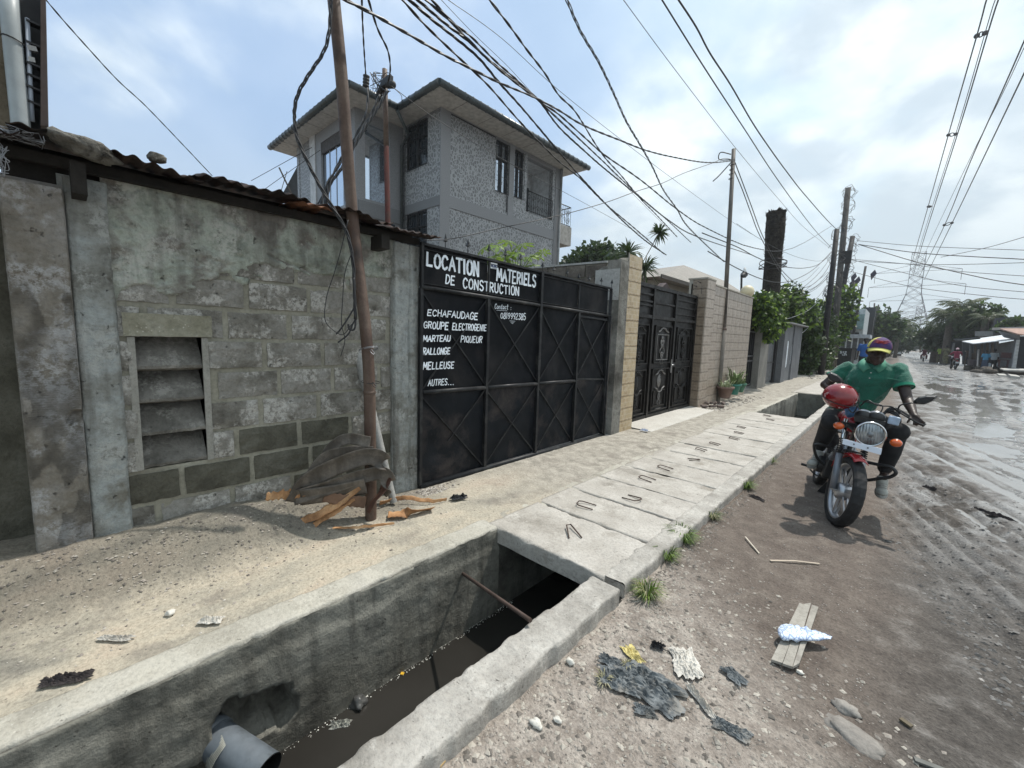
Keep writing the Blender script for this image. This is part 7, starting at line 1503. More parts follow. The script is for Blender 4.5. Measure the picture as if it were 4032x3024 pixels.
def lattice(base, H, w0, w1, arms, label, th=.15, nsec=11, grp='transmission pylons'):
 t = thing('pylon', label, 'pylon', base, 0, grp); pm = simple('galvanised_steel', (.20, .20, .22), .5, bump=0); B = Vector(base); W = lambda z: w0 + (w1 - w0) * min(1, z / (H * .62)) if z < H * .62 else w1
 C = lambda i, z: B + Vector(((-1, 1, 1, -1)[i] * W(z) / 2, (-1, -1, 1, 1)[i] * W(z) / 2, z))
 zs = [H * (1 - (1 - k / nsec) ** 1.25) if False else H * (k / nsec) ** .85 for k in range(nsec + 1)]
 m = MB()
 for i in range(4): m.tube([C(i, z) for z in zs], th * .5, 4)
 m.build('leg', pm, t, kind='stuff'); m = MB()
 for a, b in zip(zs[:-1], zs[1:]):
  for i in range(4): j = (i + 1) % 4; m.tube([C(i, a), C(j, b)], th * .3, 3); m.tube([C(j, a), C(i, b)], th * .3, 3); m.tube([C(i, b), C(j, b)], th * .25, 3)
 m.build('lattice', pm, t, kind='stuff')
 for (z, half) in arms:
  for sgn in (-1, 1):
   m = MB(); tip = B + Vector((sgn * half, 0, z)); m.tube([B + Vector((sgn * w1 / 2, 0, z)), tip], th * .4, 4); m.tube([B + Vector((sgn * w1 / 2, 0, z + 1.6)), tip], th * .35, 4); m.build('arm', pm, t); m = MB(); m.tube([tip, tip - Vector((0, 0, 2.6))], th * .35, 5); m.build('insulator', simple('insulator_grey', (.12, .12, .13), .5, bump=0), t)
 return t
d = 150; tip = at(3620 / SD, 995 / SD, d); ft = at(3598 / SD, 1340 / SD, d); H = tip.z + .2
k = H / 34.0
PYL = (tip.x, tip.y)
def armz(py): return at(3612 / SD, py / SD, d).z + .2
lattice((tip.x, tip.y, -.2), H, 11, 2.6, [(armz(1068), 8.0), (armz(1125), 9.0), (armz(1182), 8.4)], 'tall steel lattice transmission pylon at the end of the street')
tp2 = at(3622 / SD, 1205 / SD, 330); lattice((tp2.x, tp2.y, -.2), tp2.z, 10, 2.4, [(tp2.z * .75, 7), (tp2.z * .85, 7.5)], 'second faint pylon in the haze behind the first', th=.3)
ARMZ = [armz(1068), armz(1125), armz(1182)]
# ================================================================== near motorcycle and its rider
def mz(a, b, y): return Vector(gy(3100 + a / 2.0233, 1280 + b / 2.0233, y))
AMB = simple('amber_lens', (.55, .09, .01), .15, var=.1, bump=0, spec=.6, coat=.4); PLT = simple('blank_plate_white', (.62, .66, .74), .4, var=.08, bump=0); FORKG = simple('fork_grey', (.16, .175, .20), .35, .4, bump=0)
def rot_frame(yaw, lean):
 """local x = lateral (image right), y = forward (towards the camera), z = up; leaned over about the ground line"""
 f = Vector((math.sin(yaw), -math.cos(yaw), 0)); r = Vector((math.cos(yaw), math.sin(yaw), 0)); z = Vector((0, 0, 1)); u = z * math.cos(lean) + r * math.sin(lean); r2 = r * math.cos(lean) - z * math.sin(lean)
 return r2, f, u
def near_bike():
 C = Vector((-.265, 4.50, -.098)); t = thing('motorcycle', 'red commuter motorcycle with round chrome headlight and amber indicators ridden towards the viewer', 'motorcycle', C)
 def wheel(C, yaw, lean, nm):
  r, f, u = rot_frame(yaw, lean); R0 = .305; c = C + u * R0; P = lambda a, b, w: c + r * a + f * b + u * w
  m = MB(); n = 56
  prof = [(-.034, -.062), (-.046, -.035), (-.043, -.015), (-.028, -.003), (0, 0), (.028, -.003), (.043, -.015), (.046, -.035), (.034, -.062)]
  V = []; F = []
  for i in range(n):
   a = 2 * PI * i / n
   for (x, d) in prof:
    g = .004 if (i % 2 and abs(x) > .02 and d > -.02) else 0; V.append(P(x, (R0 + d - g) * math.cos(a), (R0 + d - g) * math.sin(a)))
  k = len(prof)
  for i in range(n):
   for j in range(k - 1): F.append((i * k + j, i * k + j + 1, ((i + 1) % n) * k + j + 1, ((i + 1) % n) * k + j))
  m.add(V, F, 0, False); tm = m.build('wheel', RUB, t)
  m = MB(); V = []; F = []; rp = [(-.034, -.060), (-.036, -.066), (-.028, -.075), (-.012, -.085), (.012, -.085), (.028, -.075), (.036, -.066), (.034, -.060)]; k = len(rp)
  for i in range(n):
   a = 2 * PI * i / n
   for (x, d) in rp: V.append(P(x, (R0 + d) * math.cos(a), (R0 + d) * math.sin(a)))
  for i in range(n):
   for j in range(k - 1): F.append((i * k + j, i * k + j + 1, ((i + 1) % n) * k + j + 1, ((i + 1) % n) * k + j))
  m.add(V, F, 0, True); m.build('rim', ALU, tm)
  for i in range(6):
   a = i * PI / 3 + .3; m = MB(); d = f * math.cos(a) + u * math.sin(a); e = r
   q = [c + d * .04 + e * .018, c + d * .22 + e * .012]; m.bar(q[0], q[1], .03, .012, up=tuple(e)); q = [c + d * .04 - e * .018, c + d * .22 - e * .012]; m.bar(q[0], q[1], .03, .012, up=tuple(e)); m.build('spoke', ALU, tm)
  m = MB(); m.tube([P(-.06, 0, 0), P(-.05, 0, 0), P(.05, 0, 0), P(.06, 0, 0)], [.045, .07, .07, .045], 18); m.tube([P(-.10, 0, 0), P(.10, 0, 0)], .012, 8); m.build('hub', ALU, tm)
  return c, r, f, u
 c, r, f, u = wheel(C, math.radians(20), math.radians(9), 'front')
 yaw = math.radians(12); lean = math.radians(9); r2, f2, u2 = rot_frame(yaw, lean); O = C + f2 * 0; Bk = lambda x, y, z: O + r2 * x + f2 * y + u2 * z
 wheel(Bk(0, -1.24, 0), yaw, lean, 'rear')
 W = lambda a, b, w: c + r * a + f * b + u * w
 for s_ in (-1, 1):
  m = MB(); lo = W(.085 * s_, .0, 0); up_ = W(.085 * s_, -.10, .30); tp = W(.085 * s_, -.20, .60); m.tube([lo, up_], .026, 12); fk = m.build('fork_leg', FORKG, t)
  m = MB(); m.tube([up_, tp], .0165, 10); m.build('stanchion', CHR, fk); m = MB(); q = [up_.lerp(tp, k / 8) for k in range(5)]
  for k in range(8): m.tube([up_.lerp(tp, .02 + k * .055), up_.lerp(tp, .045 + k * .055)], .027, 10)
  m.build('rubber_gaiter', RUB, fk, kind='stuff')
 m = MB(); rows = []
 for i in range(15):
  a = math.radians(66 + 90 * i / 14); R1 = .335; rows.append([W(x * (1 if 2 < i < 13 else .85), R1 * math.cos(a) * 1.0, R1 * math.sin(a) + .012 - abs(x) ** 2 * 6) for x in np.linspace(-.060, .060, 9)])
 m.sheet(rows); o = m.build('front_mudguard', REDP, t); s = o.modifiers.new('s', 'SOLIDIFY'); s.thickness = .004
 m = MB(); m.tube([W(-.085, -.08, .29), W(-.07, -.09, .345), W(.07, -.09, .345), W(.085, -.08, .29)], .008, 6); m.build('mudguard_stay', BLKM, t)
 m = MB(); m.obox(W(0, -.19, .56), .22, .05, .03, Matrix((r, f, u)).transposed()); m.build('lower_yoke', BLKM, t)
 hc = mz(660, 868, 4.56); hr = .098; d = (Vector((.05, -1, -.06)) + f * .6).normalized(); rotm = d.to_track_quat('Z', 'Y').to_matrix().to_4x4(); T = Matrix.Translation(hc) @ rotm
 m = MB(); m.lathe([(.02, -.13), (.06, -.11), (.088, -.05), (.097, 0)], 28, mat=T, cap=False); hb = m.build('headlight', BLKM, t)
 m = MB(); m.lathe([(.095, -.012), (.106, -.004), (.106, .008), (.097, .014), (.092, .008)], 36, mat=T, cap=False); m.build('chrome_ring', CHR, hb)
 lens = NT('ribbed_headlamp_glass'); wv = lens.n('TexWave', bands_direction='X'); wv.inputs['Scale'].default_value = 16; wv.inputs['Distortion'].default_value = .6; lens.l(lens.coord(False), wv.inputs['Vector']); lens.set('Base Color', lens.ramp(lens.noise(9, 3), [(.35, (.10, .11, .12)), (.65, (.38, .41, .43))])); lens.set('Metallic', .6); lens.set('Roughness', .16); lens.bump(wv.outputs['Fac'], .6, .006)
 m = MB(); m.lathe([(.094, .004), (.08, .014), (.05, .022), (.02, .026), (.001, .027)], 30, mat=T, cap=False); m.build('lens', lens.m, hb); m = MB(); m.lathe([(.024, .024), (.018, .032), (.001, .034)], 14, mat=T, cap=False); m.build('bulb_cap', simple('bulb_grey', (.18, .19, .2), .3, .5, bump=0), hb)
 for a in (-1, 1): m = MB(); m.bar(hc + rotm.to_3x3() @ Vector((a * .1, 0, -.03)), W(.085 * a, -.19, .56), .02, .012); m.build('headlight_bracket', BLKM, t)
 a0, a1, b1, b0 = mz(445, 905, 4.47), mz(755, 985, 4.47), mz(745, 1035, 4.46), mz(437, 948, 4.46); m = MB(); th = Vector((0, .004, 0)); m.add([a0, a1, b1, b0] + [q + th for q in (a0, a1, b1, b0)], [(0, 1, 2, 3), (7, 6, 5, 4), (0, 4, 5, 1), (1, 5, 6, 2), (2, 6, 7, 3), (3, 7, 4, 0)]); pl = m.build('front_plate', PLT, t); bevel(pl, .004, 2)
 for k in (.3, .66): q = a0.lerp(a1, k).lerp(b0.lerp(b1, k), .45); m = MB(); m.sphere(q + Vector((0, -.003, 0)), .006, n=8, m=5); m.build('bolt', BLKM, pl)
 for (px, py, bx, by) in ((410, 803, 530, 822), (866, 940, 780, 905)):
  q = mz(px, py, 4.6); m = MB(); m.tube([q + Vector((0, .05, 0)), mz(bx, by, 4.66)], .009, 6); st = m.build('indicator_stem', BLKM, t); m = MB(); m.sphere(q, .040, .035, .032, 16, 10); m.build('amber_lens', AMB, st); m = MB(); m.sphere(q + Vector((0, .018, 0)), .042, .03, .034, 16, 10); m.build('indicator_shell', BLKM, st)
 for (px, py, w_) in ((605, 722, .058), (705, 735, .058)):
  q = mz(px, py, 4.72); m = MB(); m.lathe([(w_, -.05), (w_ * 1.05, .0), (w_, .025), (w_ * .8, .03), (.001, .03)], 24, mat=Matrix.Translation(q) @ Matrix.Rotation(-.9, 4, 'X')); g = m.build('gauge', BLKM, t); m = MB(); m.lathe([(w_ * 1.06, .0), (w_ * 1.08, .012), (w_ * 1.0, .022)], 24, mat=Matrix.Translation(q) @ Matrix.Rotation(-.9, 4, 'X'), cap=False); m.build('gauge_ring', simple('dull_silver', (.35, .37, .4), .35, .6, bump=0), g)
 m = MB(); m.obox(mz(655, 765, 4.68), .20, .05, .05, Matrix.Rotation(.12, 3, 'Y')); m.build('instrument_bracket', BLKM, t)
 gr = mz(1000, 745, 4.88); ge = mz(1095, 800, 4.86); gl = mz(430, 600, 5.0); hb_ = [gl + Vector((-.06, .05, .0)), gl, mz(520, 615, 4.95), mz(600, 690, 4.85), mz(740, 720, 4.85), mz(840, 660, 4.86), gr, ge]
 m = MB(); m.tube(bez(hb_, 42), .0115, 10); m.build('handlebar', simple('black_bar', (.02, .02, .02), .3, bump=0), t)
 m = MB(); m.tube([gr.lerp(ge, -.3), ge], .0175, 12); m.build('grip', RUB, t); m = MB(); m.tube([gl + Vector((-.1, .05, -.01)), gl + Vector((.02, 0, 0))], .0175, 12); m.build('grip', RUB, t)
 m = MB(); q = [mz(870, 680, 4.84), mz(960, 735, 4.80), mz(1040, 780, 4.79), mz(1095, 800, 4.79)]; m.tube(bez(q, 12), [.008] * 13, 6); m.build('brake_lever', simple('lever_black', (.03, .03, .03), .3, .5, bump=0), t)
 m = MB(); m.obox(mz(855, 690, 4.85), .075, .05, .055, Matrix.Rotation(.4, 3, 'Y')); m.build('switch_block', BLKM, t)
 m = MB(); m.tube(bez([mz(585, 640, 4.8), mz(640, 600, 4.72), mz(720, 640, 4.7), mz(830, 650, 4.76), mz(880, 690, 4.84)], 20), .006, 6); m.tube(bez([mz(560, 600, 4.9), mz(660, 618, 4.74), mz(760, 650, 4.7), mz(700, 760, 4.7)], 20), .005, 6); m.tube(bez([mz(800, 700, 4.8), mz(860, 690, 4.72), mz(900, 780, 4.75), mz(760, 840, 4.75)], 20), .006, 6); m.build('control_cables', BLKM, t, kind='stuff')
 def mirror(pts, stem, yd):
  c0 = sum((mz(a, b, yd) for a, b in pts), Vector()) / len(pts); m = MB(); n = len(pts); fr = [mz(a, b, yd) for a, b in pts]; bk = [c0.lerp(q, .75) + Vector((0, -.035, 0)) for q in fr]; gb = [c0.lerp(q, .93) + Vector((0, .012, 0)) for q in fr]
  m.add(fr + bk + gb, [tuple(range(n, 2 * n)), tuple(reversed(range(2 * n, 3 * n)))] + [(i, (i + 1) % n, n + (i + 1) % n, n + i) for i in range(n)] + [(i, 2 * n + i, 2 * n + (i + 1) % n, (i + 1) % n) for i in range(n)]); o = m.build('mirror', BLKM, t); bevel(o, .006, 3); m = MB(); m.tube(bez(stem, 12), .006, 6); m.build('mirror_stem', BLKM, o)
 mirror([(315, 385), (345, 372), (400, 395), (440, 430), (458, 462), (420, 462), (360, 455), (325, 435)], [mz(440, 455, 4.93), mz(470, 520, 4.93), mz(500, 610, 4.93)], 4.92)
 mirror([(1008, 628), (1000, 608), (1040, 575), (1110, 560), (1195, 560), (1198, 572), (1165, 605), (1090, 635)], [mz(1015, 618, 4.82), mz(920, 632, 4.82), mz(890, 650, 4.84), mz(880, 690, 4.85)], 4.82)
 m = MB(); q = mz(850, 760, 4.72); m.obox(q, .075, .05, .07, Matrix.Rotation(.15, 3, 'Y')); o = m.build('master_cylinder', simple('pale_blue_plastic', (.42, .52, .66), .3, var=.3, bump=0), t); bevel(o, .01, 2)
 def blob(nm, parts, mat, vox=.014, par=t):
  m = MB()
  for (x, y, z, a, b, c_) in parts: m.sphere(Bk(x, y, z), a, b, c_, 16, 10, rot=Matrix((r2, f2, u2)).transposed())
  return organic(m, nm, mat, par, vox, 4)
 blob('fuel_tank', [(0, -.42, .86, .12, .16, .10), (0, -.58, .86, .13, .18, .11), (0, -.7, .82, .10, .12, .07)], REDP)
 blob('seat', [(0, -.85, .80, .12, .2, .05), (0, -1.1, .82, .12, .25, .05), (0, -1.3, .86, .10, .14, .045)], BLKM)
 blob('side_panel', [(.1, -.9, .64, .03, .16, .10), (-.1, -.9, .64, .03, .16, .10)], REDP)
 m = MB()
 for k in range(9): m.obox(Bk(0, -.50 + .012 * k, .46 + .018 * k), .19 - .004 * k, .13, .008, Matrix((r2, f2, u2)).transposed())
 m.tube([Bk(0, -.5, .42), Bk(0, -.43, .66)], .065, 14); en = m.build('cylinder_fins', ALU, t, kind='stuff'); m = MB(); m.obox(Bk(0, -.62, .36), .22, .3, .2, Matrix((r2, f2, u2)).transposed()); m.tube([Bk(-.16, -.6, .36), Bk(.16, -.6, .36)], .085, 18); o = m.build('crankcase', BLKM, t); bevel(o, .02, 3)
 m = MB(); m.tube(bez([Bk(.06, -.42, .58), Bk(.09, -.30, .50), Bk(.10, -.34, .30), Bk(.12, -.6, .2), Bk(.15, -1.3, .3)], 24), [.018] * 16 + [.04] * 9, 10); m.build('exhaust', CHR, t)
 m = MB(); m.tube(bez([W(0, -.2, .62), Bk(0, -.34, .72), Bk(0, -.32, .5), Bk(0, -.4, .25), Bk(0, -.8, .22), Bk(0, -1.2, .35)], 20), .018, 8); m.tube([Bk(0, -.34, .78), Bk(0, -1.45, .74)], .02, 8); m.tube([Bk(.09, -1.24, .31), Bk(.09, -1.1, .7)], .022, 8); m.tube([Bk(-.09, -1.24, .31), Bk(-.09, -1.1, .7)], .022, 8); m.tube([Bk(.07, -.7, .3), Bk(.07, -1.24, .31)], .018, 8); m.tube([Bk(-.07, -.7, .3), Bk(-.07, -1.24, .31)], .018, 8); m.build('frame', BLKM, t)
 m = MB(); rows = [[Bk(x, -1.24 - .33 * math.cos(a), .31 + .34 * math.sin(a)) for x in (-.07, 0, .07)] for a in np.linspace(-.2, 1.9, 12)]; m.sheet(rows); o = m.build('rear_mudguard', BLKM, t); s = o.modifiers.new('s', 'SOLIDIFY'); s.thickness = .006
 m = MB(); q = [mz(225, 1335, 5.35), mz(330, 1235, 5.3), mz(350, 1390, 5.3), mz(300, 1385, 5.32)]; m.add(q + [v + Vector((0, .02, 0)) for v in q], [(0, 1, 2, 3), (7, 6, 5, 4), (0, 4, 5, 1), (1, 5, 6, 2), (2, 6, 7, 3), (3, 7, 4, 0)]); m.build('mud_flap', RUB, t)
 m = MB(); m.tube(bez([Bk(-.05, -.42, .55), mz(380, 1000, 4.98), mz(270, 950, 4.96), mz(215, 965, 4.95), mz(240, 1060, 4.97), mz(320, 1130, 5.0), mz(400, 1150, 5.0), Bk(-.04, -.48, .3)], 48), .0135, 10); m.build('crash_bar', BLKM, t)
 m = MB(); m.tube(bez([Bk(.05, -.42, .52), mz(720, 1110, 4.86), mz(820, 1130, 4.84), mz(865, 1175, 4.83), mz(820, 1210, 4.84), mz(730, 1222, 4.86), mz(640, 1235, 4.9), Bk(.04, -.48, .28)], 48), .0145, 10); m.build('crash_bar', BLKM, t)
 m = MB(); m.tube(bez([mz(180, 1150, 5.15), mz(230, 1195, 5.12), mz(300, 1215, 5.1), mz(330, 1190, 5.1)], 14), .008, 6); m.tube(bez([mz(270, 1120, 5.15), mz(290, 1160, 5.12), mz(330, 1180, 5.1)], 8), .008, 6); m.build('foot_pedal', BLKM, t, kind='stuff'); m = MB(); m.tube([Bk(-.26, -.72, .28), Bk(.26, -.72, .28)], .014, 8); m.build('footrest', RUB, t)
 return t, dict(gr=gr, ge=ge, gl=gl, Bk=Bk)
BIKE, BK = near_bike()
def helmet():
 c = mz(420, 567, 4.68); t = thing('helmet', 'glossy dark red crash helmet hanging over the left handlebar end', 'helmet', c); rm = Matrix.Rotation(.12, 3, 'Y') @ Matrix.Rotation(.2, 3, 'X')
 m = MB(); m.sphere(c, .128, .14, .112, 40, 26, rot=rm); m.v = [v if (Vector(v) - c).z > -.2 else v for v in m.v]; sc = simple('scuffed_red_shell', (.20, .006, .010), .2, var=.25, bump=0, dirt=(.4, .3, .28), dirtamt=.0, coat=.5)
 m.build('shell', sc, t); m = MB(); m.tube([c + rm @ Vector((.131 * math.cos(a), .143 * math.sin(a) + 0, -.028 - .02 * math.cos(a))) for a in np.linspace(0, 2 * PI, 40, endpoint=False)], .004, 6, closed=True); m.build('edge_trim', BLKM, t)
 m = MB()
 for k, (a, b) in enumerate(((-.9, .15), (-.82, .05), (-.6, -.35), (-.75, .3), (.2, -.6))): q = Vector((math.sin(a) * math.cos(b), -math.cos(a) * math.cos(b), math.sin(b))); m.sphere(c + rm @ Vector((q.x * .128, q.y * .14, q.z * .112)), .008 + .004 * (k % 2), .004, .012, 8, 5)
 m.build('scuffs', simple('scuff_pale', (.38, .20, .2), .6, bump=0), t, kind='stuff')
 m = MB(); m.tube(bez([c + Vector((.05, .05, -.09)), c + Vector((.1, .06, -.14)), c + Vector((.13, .08, -.05)), c + Vector((.12, .15, .03))], 12), .006, 6); m.build('chin_strap', BLKM, t)
 b = thing('plastic_packet', 'crumpled blue and white packet wedged under the red helmet', 'packet', mz(510, 690, 4.8)); m = MB(); m.sphere(mz(510, 690, 4.8), .055, .03, .05, 14, 9, jit=.5, seed=3); m.build('packet', simple('blue_packet', (.06, .17, .36), .4, var=.6, scale=25, bump=.5, bscale=40), b)
helmet()
def rider():
 t = thing('person', 'motorcyclist in green polo shirt, dark trousers and purple cap with yellow peak', 'person', (-.3, 5.3, .75))
 H = Vector; sl, sr = mz(478, 340, 5.28), mz(888, 352, 5.24); nk = (sl + sr) / 2 + H((0, 0, .05)); hips = BK['Bk'](0, -.88, .86)
 ax = (sr - sl).normalized(); ch = (sl + sr) / 2 - H((0, 0, .09)); el, er = mz(300, 475, 5.22), mz(955, 590, 5.10); hl, hr_ = BK['gl'] + H((-.03, .03, .015)), mz(1010, 715, 4.90)
 hd = mz(728, 205, 5.10); fwd = H((.05, -1, -.12)).normalized()
 kl, kr = mz(345, 775, 4.98), mz(885, 850, 4.92); al, ar = mz(250, 990, 5.2), mz(775, 1160, 5.08)
 m = MB(); dv = H((0, .115, 0))
 ring_loft(m, [(hips, ax * .15, dv), (hips.lerp(ch, .5), ax * .13, dv), (ch, ax * .155, dv), (nk - H((0, 0, .07)), ax * .10, dv * .6)], 20); limb(m, [nk, nk.lerp(hd, .6)], [.062, .058])
 rh = fwd.to_track_quat('-Y', 'Z').to_matrix(); rh = H((0, -1, 0)).rotation_difference(fwd).to_matrix() @ Matrix.Rotation(.10, 3, 'Y')
 Q = lambda x, y, z: hd + rh @ H((x, y, z))
 m.sphere(hd, .077, .098, .105, 24, 18, rot=rh); m.sphere(Q(0, -.045, -.07), .056, .055, .055, 16, 12, rot=rh); m.sphere(Q(0, -.085, -.105), .026, .022, .022); limb(m, [Q(0, -.092, .0), Q(0, -.118, -.035)], [.010, .016]); [m.sphere(Q(.016 * s, -.108, -.04), .011) for s in (-1, 1)]
 m.sphere(Q(0, -.100, -.070), .028, .012, .008, rot=rh); m.sphere(Q(0, -.098, -.084), .026, .012, .009, rot=rh); [m.sphere(Q(.034 * s, -.088, .022), .024, .012, .008, rot=rh) for s in (-1, 1)]; [m.sphere(Q(.04 * s, -.078, -.03), .024, .02, .018, rot=rh) for s in (-1, 1)]; [m.sphere(Q(.08 * s, .005, -.015), .012, .02, .03, rot=rh) for s in (-1, 1)]
 dn = H((0, 0, .03)); limb(m, [sl - dn, sl.lerp(el, .5), el, el.lerp(hl, .35), hl], [.036, .048, .042, .040, .027]); limb(m, [sr - dn, sr.lerp(er, .5), er, er.lerp(hr_, .35), hr_], [.036, .048, .041, .041, .026])
 wr = hr_; kn = mz(1042, 735, 4.87); m.sphere(wr.lerp(kn, .55), .030, .030, .020, 14, 10, rot=Matrix.Rotation(.45, 3, 'Y'))
 for k, (k0, p1, p2, tip) in enumerate((((1030, 722), (1065, 752), (1082, 768), (1100, 778)), ((1040, 732), (1060, 765), (1066, 785), (1062, 800)), ((1025, 740), (1036, 772), (1036, 790), (1028, 800)), ((1008, 738), (1012, 768), (1010, 785), (1002, 792)))):
  a = mz(*k0, 4.87); limb(m, [a, mz(*p1, 4.845), mz(*p2, 4.835), mz(*tip, 4.84)], [.0105, .0095, .0088, .0075], 8)
 limb(m, [wr + H((-.02, 0, -.005)), mz(975, 750, 4.85), mz(962, 768, 4.845), mz(955, 778, 4.85)], [.013, .011, .010, .008], 8)
 m.sphere(hl + H((-.01, -.03, 0)), .036, .032, .026)
 for k in range(4): q = hl + H((-.045 + .022 * k, -.055, .012)); limb(m, [q, q + H((0, -.028, -.012)), q + H((0, -.02, -.035)), q + H((0, .004, -.042))], [.0105, .0095, .009, .0075], 8)
 limb(m, [hl + H((.02, -.03, -.01)), hl + H((.035, -.04, -.03)), hl + H((.02, -.03, -.045))], [.012, .010, .008], 8)
 for s, k_, a_ in ((-1, kl, al), (1, kr, ar)): limb(m, [hips + ax * .09 * s, k_, a_], [.085, .06, .042]); m.sphere(a_ + H((0, -.04, -.05)), .04, .09, .035)
 organic(m, 'body', simple('rider_skin', (.032, .017, .012), .5, var=.15, scale=20, bump=.1, bscale=150, bdist=.001), t, .0075, 5, .5)
 m = MB(); [m.sphere(Q(.034 * s, -.094, .006), .0105, .008, .007, 10, 8) for s in (-1, 1)]; m.build('eyes', simple('eye_white', (.25, .22, .2), .3, bump=0), t, kind='stuff')
 g = NT('green_polo_pique'); n1 = g.noise(5, 6, .6, dist=.6); g.set('Base Color', g.ramp(n1, [(.3, (.005, .085, .052)), (.7, (.010, .15, .095))])); g.set('Roughness', .88); g.set('Sheen Weight', .3); g.bump(g.math('ADD', g.math('MULTIPLY', g.noise(11, 4, .5, dist=1.2), 3), g.noise(260, 2)), .55, .012); GREEN = g.m
 m = MB(); wst = BK['Bk'](.0, -.80, .86)
 ring_loft(m, [(wst - H((0, 0, .05)), ax * .19, H((0, .13, 0))), (wst + H((0, -.02, .07)), ax * .18, H((0, .145, 0))), (wst.lerp(ch, .5), ax * .178, H((0, .135, 0))), (ch + H((0, -.01, .0)), ax * .198, H((0, .135, 0))), (ch + H((0, 0, .08)), ax * .17, H((0, .12, 0))), (nk - H((0, 0, .0)), ax * .12, H((0, .085, 0))), (nk + H((0, 0, .02)), ax * .072, H((0, .07, 0)))], 28)
 for s, e in ((sl, el), (sr, er)): q = s.lerp(e, .62); m.tube([s.lerp(ch, .12), s, s.lerp(e, .35), q], [.062, .062, .068, .072], 18); m.sphere(s - H((0, 0, .004)), .066)
 for k, (a, b) in enumerate(((ch + H((-.16, -.10, -.02)), wst + H((-.02, -.14, .02))), (ch + H((.16, -.09, -.05)), wst + H((.03, -.15, .05))), (ch + H((-.08, -.13, -.1)), wst + H((-.12, -.12, .0))), (ch + H((.08, -.125, -.02)), ch + H((.17, -.08, .03))), (ch + H((-.15, -.09, -.1)), wst + H((.1, -.13, .0))))): m.tube(bez([a, a.lerp(b, .5) + H((0, -.008, -.01)), b], 10), .010, 6)
 o = organic(m, 'polo_shirt', GREEN, t, .0085, 5, .5); d = o.modifiers.new('folds', 'DISPLACE'); tx = bpy.data.textures.new('folds', 'CLOUDS'); tx.noise_scale = .07; tx.noise_depth = 3; d.texture = tx; d.strength = .022; d.mid_level = .5
 col = simple('pale_green_collar', (.07, .24, .16), .85, var=.15, bump=.3)
 for s in (-1, 1):
  m = MB(); a = nk + H((0, .06, .052)); P = [[a + H((.0, 0, .0)), nk + ax * .065 * s + H((0, -.0, .045)), nk + ax * .035 * s + H((0, -.088, .0)), nk + ax * .008 * s + H((0, -.115, -.045))], [a + H((0, .03, -.04)), nk + ax * .105 * s + H((0, .01, .0)), nk + ax * .10 * s + H((0, -.10, -.035)), nk + ax * .055 * s + H((0, -.132, -.085))]]
  r0 = bez(P[0], 12); r1 = bez(P[1], 12); m.sheet([r0, [p.lerp(q, .5) + H((0, -.006, .008)) for p, q in zip(r0, r1)], r1]); o = m.build('collar', col, t); so = o.modifiers.new('s', 'SOLIDIFY'); so.thickness = .004
 for s, e in ((sl, el), (sr, er)): q = s.lerp(e, .62); dd = (e - s).normalized(); m = MB(); m.tube([q - dd * .02, q + dd * .006], [.0765, .077], 24, cap=False); m.build('sleeve_cuff', simple('cuff_green', (.012, .20, .115), .85, bump=.3), t)
 for k in range(2): m = MB(); m.sphere(nk + H((.0 - .004 * k, -.142 - .006 * k, -.085 - .05 * k)), .0055, .003, .0055, 8, 6); m.build('button', simple('button_pale', (.5, .52, .5), .3, bump=0), t)
 m = MB(); q = mz(855, 432, 5.06); m.bar(q + H((-.05, -.0, .008)), q + H((.045, 0, -.006)), .004, .006); m.build('pocket_welt', col, t)
 TR = simple('charcoal_trousers', (.012, .012, .014), .85, var=.3, bump=.5, bscale=20, bdist=.01); m = MB(); ring_loft(m, [(hips - H((0, 0, .07)), ax * .15, H((0, .14, 0))), (hips + H((0, 0, .05)), ax * .165, H((0, .13, 0)))], 20)
 for s, k_, a_ in ((-1, kl, al), (1, kr, ar)): limb(m, [hips + ax * .09 * s, (hips + ax * .09 * s).lerp(k_, .5), k_, k_.lerp(a_, .5), a_ + H((0, 0, .03))], [.105, .10, .082, .070, .058])
 organic(m, 'trousers', TR, t, .010, 4)
 sh = simple('worn_white_trainer', (.33, .33, .30), .7, var=.3, scale=12, dirt=(.09, .085, .075), dirtamt=.8); so_ = simple('trainer_sole', (.24, .235, .22), .8)
 for (px, py, y, yw, ank) in ((222, 1080, 5.06, -.25, al), (752, 1300, 4.94, .06, ar)):
  c = mz(px, py, y); rm = Matrix.Rotation(yw, 3, 'Z') @ Matrix.Rotation(.12, 3, 'X'); m = MB(); m.sphere(c + rm @ H((0, -.055, -.008)), .046, .075, .034, rot=rm); m.sphere(c + rm @ H((0, .05, .005)), .042, .085, .042, rot=rm); m.tube([c + rm @ H((0, .05, .02)), c + rm @ H((0, .08, .085))], [.044, .042], 14); o = organic(m, 'shoe', sh, t, .007, 4)
  m = MB(); pts = [(.046 * math.sin(a) * (1 + .12 * math.cos(a)), -.13 * math.cos(a) + .002) for a in np.linspace(0, 2 * PI, 24, endpoint=False)]; T = Matrix.Translation(c + rm @ H((0, 0, -.05))) @ rm.to_4x4(); m.prism(pts, .024, T); q = m.build('sole', so_, o); bevel(q, .005, 2)
  m = MB(); [m.tube([c + rm @ H((-.028, -.055 + .028 * k, .026 + .008 * k)), c + rm @ H((0, -.057 + .028 * k, .034 + .009 * k)), c + rm @ H((.028, -.053 + .028 * k, .026 + .008 * k))], .0035, 5) for k in range(4)]; m.build('laces', simple('lace_grey', (.3, .29, .27), .8, bump=0), o, kind='stuff')
